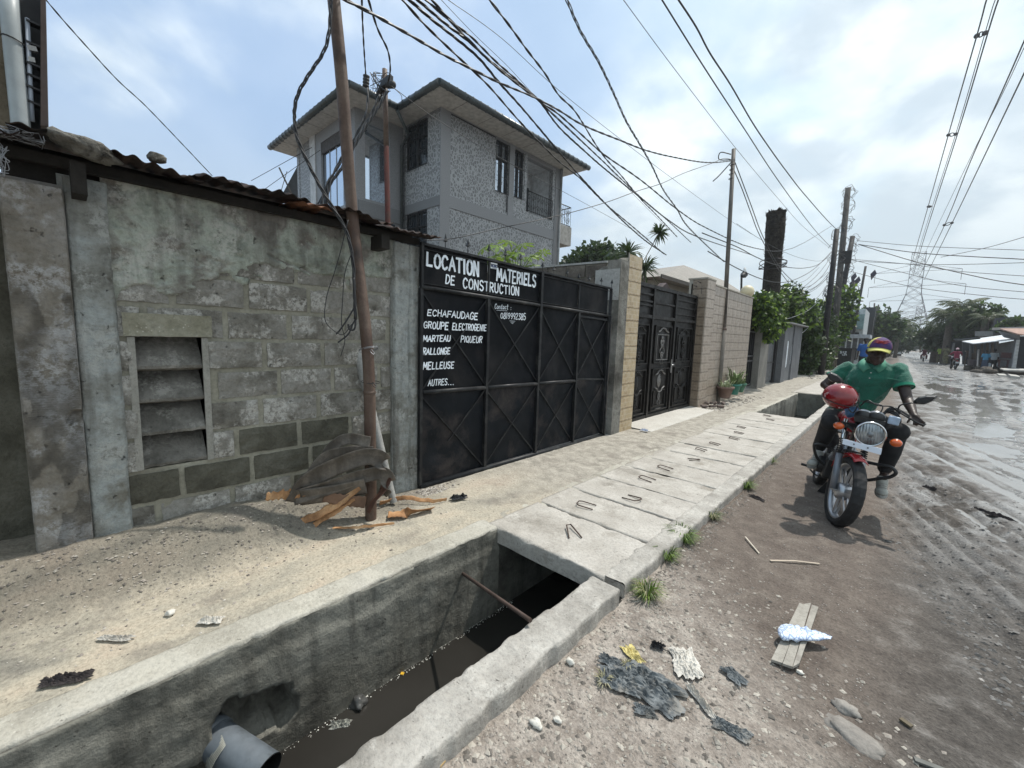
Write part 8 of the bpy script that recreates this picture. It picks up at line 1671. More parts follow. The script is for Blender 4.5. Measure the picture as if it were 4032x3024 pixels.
 pm = NT('purple_cap_panel'); pm.set('Base Color', pm.ramp(pm.noise(12, 4), [(.35, (.035, .02, .11)), (.55, (.08, .03, .10)), (.7, (.16, .02, .04))])); pm.set('Roughness', .8); yl = simple('yellow_cap', (.48, .46, .12), .75, var=.1, bump=.2); pu = pm.m
 m = MB(); n, k = 32, 12; V = []; F = []; MI = []
 for i in range(k + 1):
  th = PI / 2 * i / k
  for j in range(n): a = 2 * PI * j / n; V.append(Q(.089 * math.sin(th) * math.sin(a) if i else 0, -.108 * math.sin(th) * math.cos(a) + .004, .028 + .097 * math.cos(th)))
 for i in range(k):
  for j in range(n): F.append((i * n + j, (i + 1) * n + j, (i + 1) * n + (j + 1) % n, i * n + (j + 1) % n)); m.mi.append(0)
 a0 = len(m.mi); m.mi = []; m.add(V, F, 0, True); m.mi = [1 if (math.sin(2 * PI * (q % n + .5) / n) < -.86) else 0 for q in range(len(F))]; cp = m.build('cap', [pu, yl], t); so = cp.modifiers.new('s', 'SOLIDIFY'); so.thickness = .004
 m = MB(); rows = []
 for i in range(7):
  f_ = i / 6; rows.append([Q(.087 * math.sin(a) * (1 - .08 * f_), -.104 * math.cos(a) + .004 - .072 * f_ * math.cos(a * .9), .036 - .016 * f_ - .026 * (abs(math.sin(a)) ** 2) * (1 + .3 * f_)) for a in np.linspace(-1.15, 1.15, 17)])
 m.sheet(rows); pk = m.build('peak', yl, cp); so = pk.modifiers.new('s', 'SOLIDIFY'); so.thickness = .005
 m = MB(); em = simple('red_emblem', (.30, .03, .03), .6, bump=0); zz = .078
 def on(x, z): th = math.acos(max(-1, min(1, (z - .028) / .097))); s = math.sin(th); a = math.asin(max(-1, min(1, x / (.089 * s)))); return Q(x, -.108 * s * math.cos(a) + .002, z) + fwd * .003
 for s in (-1, 1):
  for k_, (z0, L) in enumerate(((.098, .055), (.088, .05), (.078, .04))): m.tube([on(.012 * s, z0), on(s * (.012 + L * .5), z0 + .004), on(s * (.012 + L), z0 - .002)], [.004, .0035, .001], 5)
 m.sphere(on(0, .09), .014, .005, .013, 10, 6); m.build('winged_emblem', em, cp, kind='stuff')
rider()
# ================================================================== overhead cables
def cable(pts, org, sc, d0, d1, r, label, strands=1, tw=.02, pitch=.5, name='overhead_cable', grp='overhead cables', mat=None):
 """runs straight in plan between two distances; pts trace its sag"""
 px = [(org[0] + a / sc, org[1] + b / sc) for a, b in zip(pts[::2], pts[1::2])]; s = [0]
 for a, b in zip(px[:-1], px[1:]): s.append(s[-1] + math.hypot(b[0] - a[0], b[1] - a[1]))
 P = bez([at(x / SD, y / SD, 1 / ((1 / d0) + (1 / d1 - 1 / d0) * q / s[-1])) for (x, y), q in zip(px, s)], 60); m = MB()
 if px[0][1] < -5: P = [P[0] + (P[0] - P[3]).normalized() * k for k in (8, 6, 4, 2)] + P
 if strands == 1: m.tube(P, r, 5)
 else:
  Q = [P[0]];
  for a, b in zip(P[:-1], P[1:]):
   n = max(1, int((b - a).length / (pitch / 5)));  n = min(n, 14); Q += [a.lerp(b, (k + 1) / n) for k in range(n)]
  L = 0; ph = [[] for _ in range(strands)]
  for i, q in enumerate(Q):
   if i: L += (q - Q[i - 1]).length
   d = (Q[min(i + 1, len(Q) - 1)] - Q[max(i - 1, 0)]).normalized(); u = d.cross(Vector((0, 0, 1))).normalized(); v = u.cross(d); w = tw * (.6 + .8 * mnoise.noise(Vector((L * .7, strands, 0))) ** 2)
   for k in range(strands): a = 2 * PI * (L / pitch + k / strands); ph[k].append(q + (u * math.cos(a) + v * math.sin(a)) * w)
  for p in ph: m.tube(p, r, 4)
 return tag(m.build(name, mat or M_WIRE), label, 'cable', grp)
O3, O4, O6, O7, O8 = (1000, 0), (2200, 0), (2400, 900), (2900, 700), (3300, 0); S3 = 1.8433; S6 = 2.0733; S7 = 2.2117; S8 = 1.3825
def r43(*p): return [v for a, b in zip(p[::2], p[1::2]) for v in (2212 + a, b)]
def cables():
 c = cable; x = 'heavy twisted cable '
 c([600, -60, 670, 0, 870, 105, 1150, 265, 1400, 410, 1600, 510, 1780, 600, 2020, 700, 2212, 800] + r43(180, 910, 450, 1020, 630, 1090, 830, 1140, 1080, 1180, 1280, 1165), O3, S3, 3.2, 11.2, .008, x + 'running from above the leaning pole to the top of the slender pole', 2, .009, .4)
 c([1000, -90, 1080, 0, 1250, 190, 1500, 430, 1700, 620, 1900, 850, 2050, 1010, 2212, 1170] + r43(150, 1290, 340, 1480, 560, 1665, 760, 1840), O3, S3, 4, 11, .0072, x + 'lowest of the fan, grazing the house gutter towards the tiled pillar', 2, .01, .5)
 c([1050, -80, 1130, 0, 1290, 140, 1480, 290, 1640, 430, 1780, 600, 1960, 800, 2212, 1100] + r43(200, 1330, 420, 1560, 620, 1740, 780, 1850), O3, S3, 4, 11, .0072, x + 'second lowest of the fan over the house roof', 3, .012, .5)
 c([1110, -80, 1190, 0, 1400, 180, 1560, 300, 1700, 430, 1900, 590, 2060, 720, 2212, 920] + r43(180, 1090, 340, 1230, 600, 1440, 800, 1600, 1010, 1720, 1400, 1850), O3, S3, 4, 20, .0072, x + 'third from the bottom of the fan, ending in the vines', 3, .012, .5)
 c([1170, -80, 1250, 0, 1420, 150, 1560, 290, 1750, 480, 1950, 640, 2110, 760, 2212, 830] + r43(180, 990, 340, 1130, 600, 1310, 860, 1520, 1080, 1659, 1420, 1800, 1700, 1800, 1980, 1640), O3, S3, 4, 30, .0075, x + 'fourth of the fan, sagging towards the utility pole cluster', 2, .01, .5)
 c([1200, -60, 1290, 0, 1440, 160, 1580, 270, 1760, 450, 1930, 600, 2212, 870] + r43(300, 1150, 560, 1400, 790, 1600, 960, 1760), O3, S3, 4, 14, .007, x + 'doubling the fourth of the fan before dropping to the tiled wall', 2, .009, .4)
 c([1280, -80, 1360, 0, 1600, 250, 1850, 490, 2060, 720, 2212, 860] + r43(300, 1150, 560, 1430, 790, 1659), O3, S3, 5, 14, .0035, 'thin straight wire running amid the heavy fan of cables')
 c([1330, -60, 1410, 0, 1800, 280, 2212, 655] + r43(460, 1020, 830, 1300, 1230, 1590, 1400, 1700), O3, S3, 5, 18, .004, 'thin straight wire crossing just above the heavy fan')
 c([1640, -90, 1710, 0, 1850, 180, 1980, 360, 2110, 530, 2212, 690] + r43(120, 810, 250, 1020, 340, 1150, 450, 1270, 600, 1450, 700, 1550, 860, 1720), O3, S3, 4.5, 13, .007, x + 'steeper than the fan, crossing it above the slender pole', 2, .012, .5)
 c([20, -80, 60, 0, 160, 230, 290, 450, 400, 680, 490, 880, 590, 1050, 680, 1210, 760, 1380, 860, 1520, 950, 1659, 1200, 1900], O4, S3, 4.5, 15, .006, 'loosely twisted cable coming down steeply left of the slender pole', 3, .018, .6)
 c([400, -90, 470, 0, 840, 500, 1280, 1070, 1600, 1450, 1790, 1659, 2020, 1840], O4, S3, 8, 34, .006, 'hair-thin wire passing just over the tip of the slender pole')
 c([690, -90, 750, 0, 1050, 480, 1350, 940, 1600, 1320, 1850, 1659, 2000, 1820], O4, S3, 7, 34, .012, 'taut single cable in the middle of the sky, left of its twin')
 c([810, -90, 870, 0, 1000, 200, 1100, 390, 1250, 620, 1400, 880, 1520, 1060, 1650, 1240, 1800, 1430, 2010, 1659, 2180, 1790], O4, S3, 7, 36, .014, 'wavy single cable in the middle of the sky, right of its twin')
 c([1280, 1165, 1200, 1150, 1110, 1185, 900, 1260, 750, 1330, 560, 1390, 340, 1470, 0, 1565, -400, 1650, -760, 1730, -985, 1745], O4, S3, 11.2, 5, .006, 'single dark cable sagging from the slender pole back to the lettered gate')
 c([1280, 1180, 1340, 1340, 1400, 1500, 1470, 1690, 1560, 1870, 1640, 1985, 1760, 2080, 1850, 2060, 1950, 1950, 2015, 1790], O4, S3, 11.2, 30, .011, 'cable dropping right of the slender pole and looping up to the pole cluster')
 c([1270, 1230, 1330, 1370, 1400, 1560, 1450, 1690, 1540, 1860, 1620, 1990, 1740, 2110, 1880, 2070, 2000, 1930], O4, S3, 11.2, 30, .011, 'second cable dropping right of the slender pole close to the first')
 for k, (p, d0, d1, r) in enumerate((([-300, 480, 0, 600, 150, 680, 300, 745, 450, 780, 600, 785, 720, 750, 820, 660, 870, 590], 10.8, 30, .012), ([-250, 640, 0, 785, 200, 875, 350, 910, 500, 890, 680, 790, 830, 640], 10.8, 30, .012), ([540, 990, 700, 850, 800, 720, 860, 600], 24, 30, .01), ([560, 1010, 700, 900, 800, 820], 24, 30, .01), ([540, 1040, 680, 960, 780, 880, 830, 800], 22, 30, .01), ([0, 400, 200, 530, 400, 640, 600, 710, 750, 720, 850, 650], 14, 32, .006), ([540, 920, 620, 880, 720, 780], 24, 30, .008))): c(p, O7, S7, d0, d1, r, ('upper of the two long cables', 'lower of the two long cables', 'steep upper wire', 'middle wire', 'lowest thick wire', 'thin faint wire', 'short faint wire')[k] + ' sagging past the headless palm trunk to the poles')
 for k, (p, d0, d1, r, lab) in enumerate((([755, 470, 755, 540, 800, 640, 800, 720, 850, 800, 930, 820], 9.8, 10.9, .005, 'slack wire hanging from the tiled pillar top to the slender pole'), ([690, 460, 830, 560, 940, 650, 1100, 720, 1250, 740, 1350, 720, 1500, 690], 9.8, 22, .007, 'slack cable drooping along the tiled wall into the vine'), ([720, 430, 880, 510, 1000, 600, 1150, 690, 1250, 720], 9.8, 16, .008, 'cable bundle crossing the slender pole above the tiled wall'), ([1390, 760, 1450, 840, 1530, 870, 1610, 820, 1665, 735], 19, 26, .01, 'pale cable loop hanging in front of the slate grey wall'), ([1150, 740, 1280, 745, 1420, 745, 1600, 680, 1700, 600], 15, 26, .008, 'pale cable rising from the vine to the poles'), ([1560, 560, 1700, 480, 1800, 380], 20, 28, .008, 'thin wire fanning up to the leftmost utility pole'), ([1600, 590, 1700, 560, 1800, 420], 20, 28, .008, 'lower thin wire fanning up to the leftmost utility pole'))): c(p, O6, S6, d0, d1, r, lab, mat=(M_WIREG if 'pale' in lab else None))
 for k, p in enumerate(([100, 1310, 450, 1340, 1020, 1362, 1100, 1365], [110, 1330, 450, 1378, 1020, 1412, 1100, 1418], [110, 1330, 440, 1430, 800, 1515, 1020, 1552, 1100, 1565], [60, 1410, 400, 1440, 640, 1475, 1020, 1503, 1100, 1508], [60, 1410, 300, 1470, 640, 1550, 1020, 1590, 1100, 1596], [60, 1475, 400, 1560, 800, 1610, 1020, 1630, 1100, 1636], [60, 1420, 500, 1440, 1020, 1430, 1100, 1428], [560, 1400, 800, 1350, 1020, 1288, 1100, 1262])): c(p, O8, S8, 36, 30, .022 if k in (1, 2) else .014, ('topmost', 'second', 'fourth', 'fifth', 'sixth', 'lowest', 'nearly level third', 'rising')[k] + ' one of the dark cables stretching right from the utility poles')
 for k, (p, r) in enumerate((([850, -90, 808, 0, 755, 195, 600, 735, 490, 1125, 405, 1420], .05), ([900, -90, 855, 0, 800, 180, 640, 730, 470, 1260, 400, 1500], .03), ([905, -90, 872, 0, 815, 180, 650, 730, 480, 1260, 408, 1500], .05), ([1080, 70, 1012, 225, 900, 480, 720, 880, 580, 1225, 440, 1510], .05), ([1080, 120, 1012, 260, 900, 500, 700, 900, 500, 1320, 430, 1480], .025), ([1080, 260, 1012, 400, 820, 800, 620, 1215, 470, 1520], .05))): c(p, O8, S8, 45, 148, r, ('first', 'second', 'third', 'fourth', 'fifth', 'rightmost')[k] + ' high voltage conductor from the left, rising out of the frame from the pylon', grp='pylon conductors')
 for k, (a, b, c_, d_, d) in enumerate(((755, 195, 800, 180, 55), (600, 735, 640, 730, 78), (490, 1125, 503, 1124, 110), (578, 1225, 620, 1213, 95))):
  p, q = at((3300 + a / S8) / SD, b / S8 / SD, d), at((3300 + c_ / S8) / SD, d_ / S8 / SD, d); m = MB(); m.tube(bez([p, p.lerp(q, .5) + Vector((0, 0, .2)), q], 8), .06, 5); m.tube(bez([p, p.lerp(q, .5) - Vector((0, 0, .2)), q], 8), .06, 5); m.sphere(p, .2); m.sphere(q, .2); tag(m.build('conductor_spacer', M_WIRE), ('uppermost spacer clamp between the high voltage conductors', 'spacer clamp second from the top on the left conductor group', 'smallest spacer clamp low on the left conductor group', 'only spacer clamp on the right hand conductor group')[k], 'spacer', 'conductor spacers')
 c([430 - 60, -70, 430, 0, 600, 200, 850, 480, 1100, 750, 1350, 980, 1659, 1300, 1980, 1640], (0, 0), 2.37, 5, 6.5, .0035, 'lone twisted wire slanting down across the blue sky at the left', 2, .004, .25)
 for p, lab in (([268, 1305 / 1, 0, 1305], None),): pass
 c([-20, 1312, 300, 1135, 420, 1070], O3, S3, 16, 13.5, .008, 'thin pale wire running left from the house eaves, the upper one'); c([40, 1400, 300, 1215, 480, 1090], O3, S3, 16, 13.5, .008, 'thin pale wire running left from the house eaves, the lower one')
 N = lambda p, lab, r=.007, st=1, tw=.012, d=(3.25, 3.25), pt=.3: c(p, (0, 0), 1 / SD, d[0], d[1], r, lab, st, tw, pt, grp='cables at the leaning pole')
 N([716, -10, 712, 60, 700, 110, 668, 160, 645, 200, 636, 240, 640, 290, 660, 340, 690, 400, 720, 450, 748, 500, 762, 560, 766, 640, 768, 690], 'loose twisted cable looping left of the leaning pole and down its side', .0055, 3, .013, (3.3, 3.2))
 N([781, -20, 783, 40, 786, 100, 790, 160], 'cable dropping straight from the top edge to the left insulator', .006, 2, .005, (3.6, 4.6)); N([790, -20, 815, 60, 838, 110, 843, 150, 838, 180], 'cable curving down to the head of the slim red pole', .006, 2, .006, (3.6, 4.6))
 N([795, 190, 792, 240, 770, 290, 740, 345, 705, 400, 692, 450, 690, 470], 'drop cable from the left insulator down behind the leaning pole', .007, 2, .01, (4.6, 4.2)); N([838, 195, 815, 235, 780, 290, 740, 360, 712, 400, 705, 445, 700, 470], 'drop cable from the right insulator down behind the leaning pole', .007, 3, .014, (4.6, 4.2)); N([820, 205, 800, 250, 765, 310, 735, 345, 700, 420, 660, 470, 640, 478], 'drop cable reaching the rusty roof sheets left of the leaning pole', .007, 2, .009, (4.6, 4.2))
 N([845, 186, 950, 262, 1100, 352, 1250, 432, 1400, 515], 'thin wire from the slim red pole across the patterned facade', .0035, d=(4.6, 12)); N([846, 186, 866, 205, 868, 218], 'short wire tail curling from the slim red pole', .003, d=(4.6, 4.6))
 N([752, 475, 735, 545, 722, 590, 706, 640, 702, 690, 722, 715, 742, 722, 760, 700], 'thin slack wire loop hanging beside the grey pipe mouth', .0032, d=(3.2, 3.2)); N([762, 540, 745, 590, 740, 650, 738, 700, 745, 735, 736, 770], 'thin wire end dangling in front of the block wall', .0032, d=(3.2, 3.2)); N([768, 660, 750, 690, 735, 712, 726, 722], 'stub of heavy black cable pointing down left from the pipe mouth', .006, d=(3.2, 3.2)); N([768, 690, 762, 700, 752, 722, 730, 740], 'second stub of heavy black cable at the pipe mouth', .006, d=(3.2, 3.2)); N([764, 600, 768, 700, 756, 712, 752, 700], 'heavy cable hooked down into the grey pipe mouth', .007, d=(3.2, 3.2))
cables()
# ================================================================== things lying about
def crumple(name, label, c, sx, sy, mat, seed=0, h=.03, rz=0, cat='litter', grp=None, n=34):
 rr = np.random.RandomState(seed); u = np.linspace(-1, 1, n); U, V = np.meshgrid(u, u, indexing='ij'); k = 1 + .45 * (fbm(np.cos(np.arctan2(V, U)) * 2.4 + seed, np.sin(np.arctan2(V, U)) * 2.4 + seed, 4) - .5) * 2
 X = U * sx / 2 * k; Y = V * sy / 2 * k; Z = .8 * h * np.abs(fbm(U * 4 + seed, V * 3.2, 4) - .5) * 4 + h * .1; Z *= (1.05 - np.maximum(abs(U), abs(V)) ** 4)
 X = X + .10 * sx * (fbm(U * 3 + 9 + seed, V * 3, 3) - .5); a, b = math.cos(rz), math.sin(rz)
 o = np_grid(name, c[0] + X * a - Y * b, c[1] + X * b + Y * a, c[2] + Z, mat, smooth=False); tag(o, label, cat, grp); return o
GPL = simple('grey_plastic_film', (.11, .12, .125), .6, var=.5, scale=20, bump=.6, bscale=50, dirt=(.28, .25, .21), dirtamt=.9, spec=.3); WPL = simple('white_plastic_film', (.50, .475, .43), .6, var=.2, bump=.5, bscale=50, dirt=(.3, .27, .23), dirtamt=.8); DRG = simple('dark_rag', (.035, .028, .028), .9, bump=.5); BKP = simple('black_plastic', (.012, .012, .014), .28, bump=.4, bscale=40); BLP = simple('blue_bottle_plastic', (.14, .19, .33), .25, var=.35, bump=.2)
def tuft(px, py, r, n,  lab, seed, z=-.085, mats=(L_MID, L_BRIGHT)):
 r *= 1.3; n = int(n * 1.4); c = Vector(dz(px, py, z)); rr = random.Random(seed); m = MB()
 for i in range(n):
  a = rr.uniform(0, 6.28); b = c + Vector((math.cos(a), math.sin(a), 0)) * r * .35 * rr.random(); L = r * rr.uniform(.6, 1.25); d = Vector((math.cos(a), math.sin(a), 0)); e = rr.uniform(.4, 1.3); s = Vector((-d.y, d.x, 0)) * .0022
  q1 = b + d * L * .35 + Vector((0, 0, L * .55 * e)); q2 = b + d * L * .85 + Vector((0, 0, L * .45 * e)); m.add([b - s, b + s, q1 + s, q1 - s, q2], [(0, 1, 2, 3), (3, 2, 4)]); m.mi[-1] = m.mi[-2] = rr.randint(0, len(mats) - 1)
 tag(m.build('grass_tuft', list(mats)), lab, 'grass', 'grass tufts along the kerb')
def litter():
 dry = leafmat('dry_grass', (.22, .21, .12), (.34, .32, .2))
 tuft(1472, 1168, .105, 260, 'largest dark green grass tuft against the kerb', 1); tuft(1438, 1206, .085, 170, 'grass tuft touching the largest one, on its near side', 2); tuft(1398, 1290, .085, 150, 'pale dry-tipped grass tuft nearest to the kerb joint', 3, mats=(L_MID, dry, L_BRIGHT)); tuft(1538, 1120, .08, 130, 'grass tuft halfway along the kerb beyond the largest', 4, mats=(L_MID, dry)); tuft(1610, 1055, .1, 130, 'sprawling weed beside the flattened sandal', 5); tuft(1660, 1000, .09, 110, 'farthest small grass tuft on the kerb edge', 6); tuft(1305, 1475, .04, 30, 'tiny dry sprig of grass in the gravel', 7, mats=(dry,)); tuft(1355, 1440, .03, 26, 'faint pale sprig near the yellow wrapper', 8, mats=(dry,))
 V_ = lambda a, b, z=-.075: Vector(dz(a, b, z))
 t = thing('broken_board', 'weathered grey split board lying on the verge under the pale blue bag', 'board', V_(1715, 1375)); wd = rocky('grey_board', [(.26, .24, .21), (.36, .34, .30)], 5, 60, .3, .003, streak=(.2, .18, .16))
 for k, (a, b, c, d) in enumerate((((1727, 1302), (1738, 1306), (1690, 1432), (1666, 1424)), ((1738, 1304), (1752, 1302), (1712, 1440), (1691, 1433)), ((1754, 1306), (1768, 1311), (1727, 1432), (1713, 1440)))): p = [V_(*q, -.058 + .004 * k) for q in (a, b, c, d)]; m = MB(); m.add(p + [q - Vector((0, 0, .012)) for q in p], [(0, 1, 2, 3), (7, 6, 5, 4), (0, 4, 5, 1), (1, 5, 6, 2), (2, 6, 7, 3), (3, 7, 4, 0)]); m.build('board_strip', wd, t)
 bg = NT('blue_veined_film'); v = bg.n('TexVoronoi', feature='DISTANCE_TO_EDGE'); v.inputs['Scale'].default_value = 42; bg.l(bg.coord(), v.inputs['Vector']); bg.set('Base Color', bg.ramp(v.outputs['Distance'], [(.02, (.22, .30, .50)), (.12, (.62, .70, .82))])); bg.set('Roughness', .35); bg.bump(v.outputs['Distance'], .5, .01)
 P = [V_(a, b, -.05) for a, b in ((1684, 1362), (1700, 1372), (1725, 1376), (1760, 1381), (1795, 1385))]; m = MB(); pl = bez(P, 20); n = len(pl); V = []; F = []
 for i, q in enumerate(pl):
  w = .075 * math.sin(PI * (.12 + .83 * (i / (n - 1)) ** .75)) + .004 + .012 * mnoise.noise(Vector((i * .5, 3, 1)))
  for j in range(14): a = 2 * PI * j / 14; V.append(q + Vector((.15 * w * math.cos(a), w * math.cos(a), .018 + max(-.012, .28 * w * math.sin(a)) + .012 * mnoise.noise(Vector((i * .6, j, 2))))))
 F = [(i * 14 + j, i * 14 + (j + 1) % 14, (i + 1) * 14 + (j + 1) % 14, (i + 1) * 14 + j) for i in range(n - 1) for j in range(14)]; m.add(V, F, 0, True); tag(m.build('plastic_bag', bg.m), 'pale blue veined plastic bag lying across the grey split board', 'bag')
 for a in (('plastic_film', 'largest heap of torn grey plastic film on the verge', V_(1400, 1478), .30, .17, GPL, 1, .03, -.1), ('plastic_film', 'grey film flap left end of the heap, edged with dirt', V_(1335, 1470), .17, .10, GPL, 2, .022, .3), ('plastic_film', 'flat grey film piece just above the heap, next to the yellow wrapper', V_(1325, 1432), .14, .07, GPL, 3, .014, .1), ('plastic_film', 'grey film scraps right of the white sack', V_(1585, 1458), .11, .06, GPL, 4, .012, -.4), ('plastic_film', 'dark grey film scrap low in the verge, below the heap', V_(1395, 1535), .08, .05, GPL, 5, .012, .4), ('plastic_film', 'dark film half buried near the bottom right stones', V_(1580, 1575), .13, .06, GPL, 6, .015, .2),
    ('plastic_film', 'small dark film scrap above the heap near the pebbles', V_(1420, 1395), .06, .05, BKP, 7, .02, .2), ('plastic_sack', 'white pleated plastic sack fanned out right of the grey film heap', V_(1480, 1432), .20, .12, WPL, 8, .02, -.9), ('wrapper', 'yellow and pink wrapper beside the grey film', V_(1368, 1414), .12, .06, simple('yellow_wrapper', (.50, .42, .17), .5, var=.4, scale=30, bump=.3), 9, .012, -.5), ('plastic_sack', 'thin white plastic tail at the lower right of the heap', V_(1512, 1512), .16, .03, WPL, 10, .02, -.6),
    ('rag', 'flattened sandal and rag beside the sprawling weed', V_(1635, 1075), .16, .05, DRG, 11, .015, -.5), ('rag', 'dark brown rag on the sand near the bottom left', Vector(dz(140, 1468, .01)), .16, .05, DRG, 12, .025, 1.1), ('rag', 'glossy black plastic scrap at the end of the orange shaving', Vector(dz(990, 1075, .02)), .14, .07, BKP, 13, .035, 1.2), ('plastic_film', 'white crumpled plastic on the sand by the drain coping', Vector(dz(455, 1340, .01)), .10, .05, WPL, 14, .018, .8), ('plastic_film', 'long flattened white plastic strip on the sand, bottom left', Vector(dz(248, 1378, .01)), .15, .035, WPL, 15, .012, .75), ('plastic_film', 'pale folded paper scrap at the foot of the wall, far left', Vector(dz(182, 1215, .06)), .12, .04, WPL, 16, .01, 1.2), ('paper_scrap', 'small blue-white wrapper on the ramp at the ornate gate', Vector(dz(1392, 930, .02)), .12, .08, simple('bluewhite', (.45, .5, .62), .5, var=.4, scale=20), 17, .03, .2),
    ('wrapper', 'small beige wrapper on the kerb side above the dry grass tuft', V_(1385, 1262), .05, .03, simple('beige_wrap', (.5, .42, .25), .6), 18, .008, 0), ('rag', 'flat dark object lying in the wet mud right of the motorcycle', Vector(dz(2008, 1055, -.1)), .14, .05, DRG, 19, .03, -.4), ('rag', 'long dark debris in the mud at the right edge', Vector(dz(2145, 1112, -.09)), .3, .06, DRG, 20, .03, -.5)): crumple(*a)
 m = MB(); a, b = V_(1664, 1211), V_(1770, 1218); m.bar(a, a.lerp(b, .5) + Vector((0, .012, .004)), .016, .006); m.bar(a.lerp(b, .5) + Vector((0, .012, .004)), b, .014, .006); tag(m.build('wood_splinter', simple('pale_split_wood', (.42, .35, .28), .8)), 'long pale wood splinter lying on the brown verge', 'splinter')
 for k, (x0, y0, x1, y1, w, col, lab) in enumerate(((945, 1652, 985, 1606, .028, (.48, .34, .16), 'short yellow wood chip beside the kerb at the bottom edge'), (1945, 1552, 1970, 1570, .02, (.10, .08, .05), 'dark stub of wood by the track edge'), (1975, 1640, 2080, 1680, .02, (.13, .13, .12), 'grey split stick at the bottom right by the mud'), (1610, 1160, 1640, 1196, .01, (.45, .4, .33), 'thin pale stick leaning towards the kerb'))): m = MB(); m.bar(V_(x0, y0), V_(x1, y1), w, .008); tag(m.build('wood_chip', simple('chip%s' % 'abcdef'[k], col, .8)), lab, 'wood chip')
 st = rocky('verge_stone', [(.17, .155, .14), (.28, .26, .235)], 8, 50, .6, .006); sw = rocky('white_stone', [(.5, .48, .43), (.62, .6, .55)], 8, 50, .5, .006)
 def stone(px, py, z, rx, ry, rz, mt, lab, sd, rot=0):
  m = MB(); c = dz(px, py, z); m.sphere((0, 0, 0), rx, ry, rz, 16, 10, jit=.45, seed=sd); m.v = [tuple(Vector(v) * (1 + .12 * mnoise.noise(Vector(v) * 40 + Vector((sd, 0, 0))))) for v in m.v]; o = m.build('stone', mt); o.location = c; o.rotation_euler = (0, 0, rot); tag(o, lab, 'stone', 'stones on the ground')
 stone(1845, 1592, -.09, .10, .06, .022, st, 'large flat grey stone sunk in the verge at the bottom right', 2, -.3); stone(1828, 1530, -.085, .05, .035, .02, st, 'brown rounded stone above the large flat one', 4); stone(284, 1137, .16, .028, .03, .03, sw, 'white lump of stone at the foot of the pillar', 5); stone(326, 1192, .07, .026, .018, .01, sw, 'smooth pale oval pebble in the gravel below the pillar', 6, .5); stone(368, 1323, .01, .024, .018, .012, sw, 'square white stone chip on the sand', 7); stone(415, 1165, .12, .028, .025, .02, sw, 'whitish clod stuck on the blue bottle', 8); stone(1205, 1555, -.08, .018, .014, .008, sw, 'white pebble below the kerb, centre bottom', 9); stone(1728, 1452, -.08, .018, .012, .008, sw, 'white pebble near the lower end of the split board', 10); stone(1158, 1563, -.08, .03, .02, .012, sw, 'pale stone chip close to the kerb near the bottom edge', 11); stone(1232, 1430, -.08, .02, .016, .016, sw, 'white angular stone at the upper left of the gravel', 12)
 b0, b1 = Vector(dz(368, 1185, .07)), Vector(dz(432, 1150, .10)); t = thing('flattened_bottle', 'squashed translucent blue plastic bottle at the foot of the wall', 'bottle', b0); m = MB(); m.tube([b0, b0.lerp(b1, .12), b0.lerp(b1, .3), b0.lerp(b1, .6), b1], [.009, .012, .028, .033, .024], 14); m.v = [(x, y, z if z < .11 else .11 + (z - .11) * .5) for x, y, z in m.v]; m.build('bottle', BLP, t); m = MB(); d = (b1 - b0).normalized(); m.tube([b0 - d * .012, b0 + d * .004], .013, 12); m.build('cap', simple('navy_cap', (.01, .015, .08), .4, bump=0), t)
 for k in range(9): q = gz(2400 + (750 + 16 * k % 130 + 6 * k) / 2.0733, 900 + (1420 + (k * 37) % 55) / 2.0733, .03); m = MB(); m.obox((0, 0, 0), .12 + .03 * (k % 3), .08, .05, Matrix.Rotation(k, 3, 'Z') @ Matrix.Rotation(.3 * (k % 3), 3, 'X')); o = m.build('brick_piece', simple('brown_brick', (.10, .075, .065), .9, var=.3)); o.location = (q[0], q[1], .03 + .02 * (k % 3)); bevel(o, .01, 1); tag(o, 'broken brown brick piece in the small heap at the foot of the grey-brown tiled pillar', 'brick', 'broken bricks by the tiled pillar')
 a = Vector(gx(455 * SD, 1608 * SD, DL - .05)); b = Vector(gy(566 * SD, 1655 * SD, a.y + .02)); a, b = Vector(dx(470, 1600, DL - .03)), Vector(dx(575, 1672, -1.84)); a -= (b - a).normalized() * .06
 t = thing('drain_pipe', 'dusty grey plastic outfall pipe sticking out of the broken drain wall', 'pipe', a); m = MB(); m.tube([a, b], .078, 36, cap=False); m.tube([a, b], .072, 30, mi=1, cap=False); m.tube([a - (b - a).normalized() * .02, a + (b - a).normalized() * .05], .084, 36); m.build('pipe', [simple('dusty_pvc', (.10, .115, .13), .42, var=.4, scale=7, dirt=(.028, .03, .026), dirtamt=.95), MATS['pipe_inside']], t); m = MB(); q = a.lerp(b, .35)
 for k in range(7): m.tube(bez([q + Vector((.01 * k, -.02, .078)), q + Vector((.012 * k, -.076, .02)), q + Vector((.015 * k - .02, -.084, -.03 - .008 * k))], 6), .0025, 4)
 m.build('root_strands', simple('root_pale', (.3, .3, .26), .8, bump=0), t, kind='stuff'); a, b = Vector(dx(1002, 1240, DL)), Vector(dx(1136, 1334, DR)); m = MB(); m.tube([a - Vector((.05, 0, 0)), b + Vector((.03, 0, 0))], .011, 10); tag(m.build('steel_rod', M_REBAR), 'steel reinforcing rod spanning the drain below the cover slab', 'rod')
 w = lambda px, py: Vector(gz(px * SD, py * SD, WATER)); m = MB(); c = w(869, 1456); m.obox(c + Vector((0, 0, .004)), .022, .022, .008, Matrix.Rotation(.5, 3, 'Z')); o = m.build('sachet', simple('yellow_sachet', (.65, .38, .03), .4, var=.3, scale=60)); bevel(o, .003, 1); tag(o, 'tiny square yellow sachet floating by the drain wall', 'sachet')
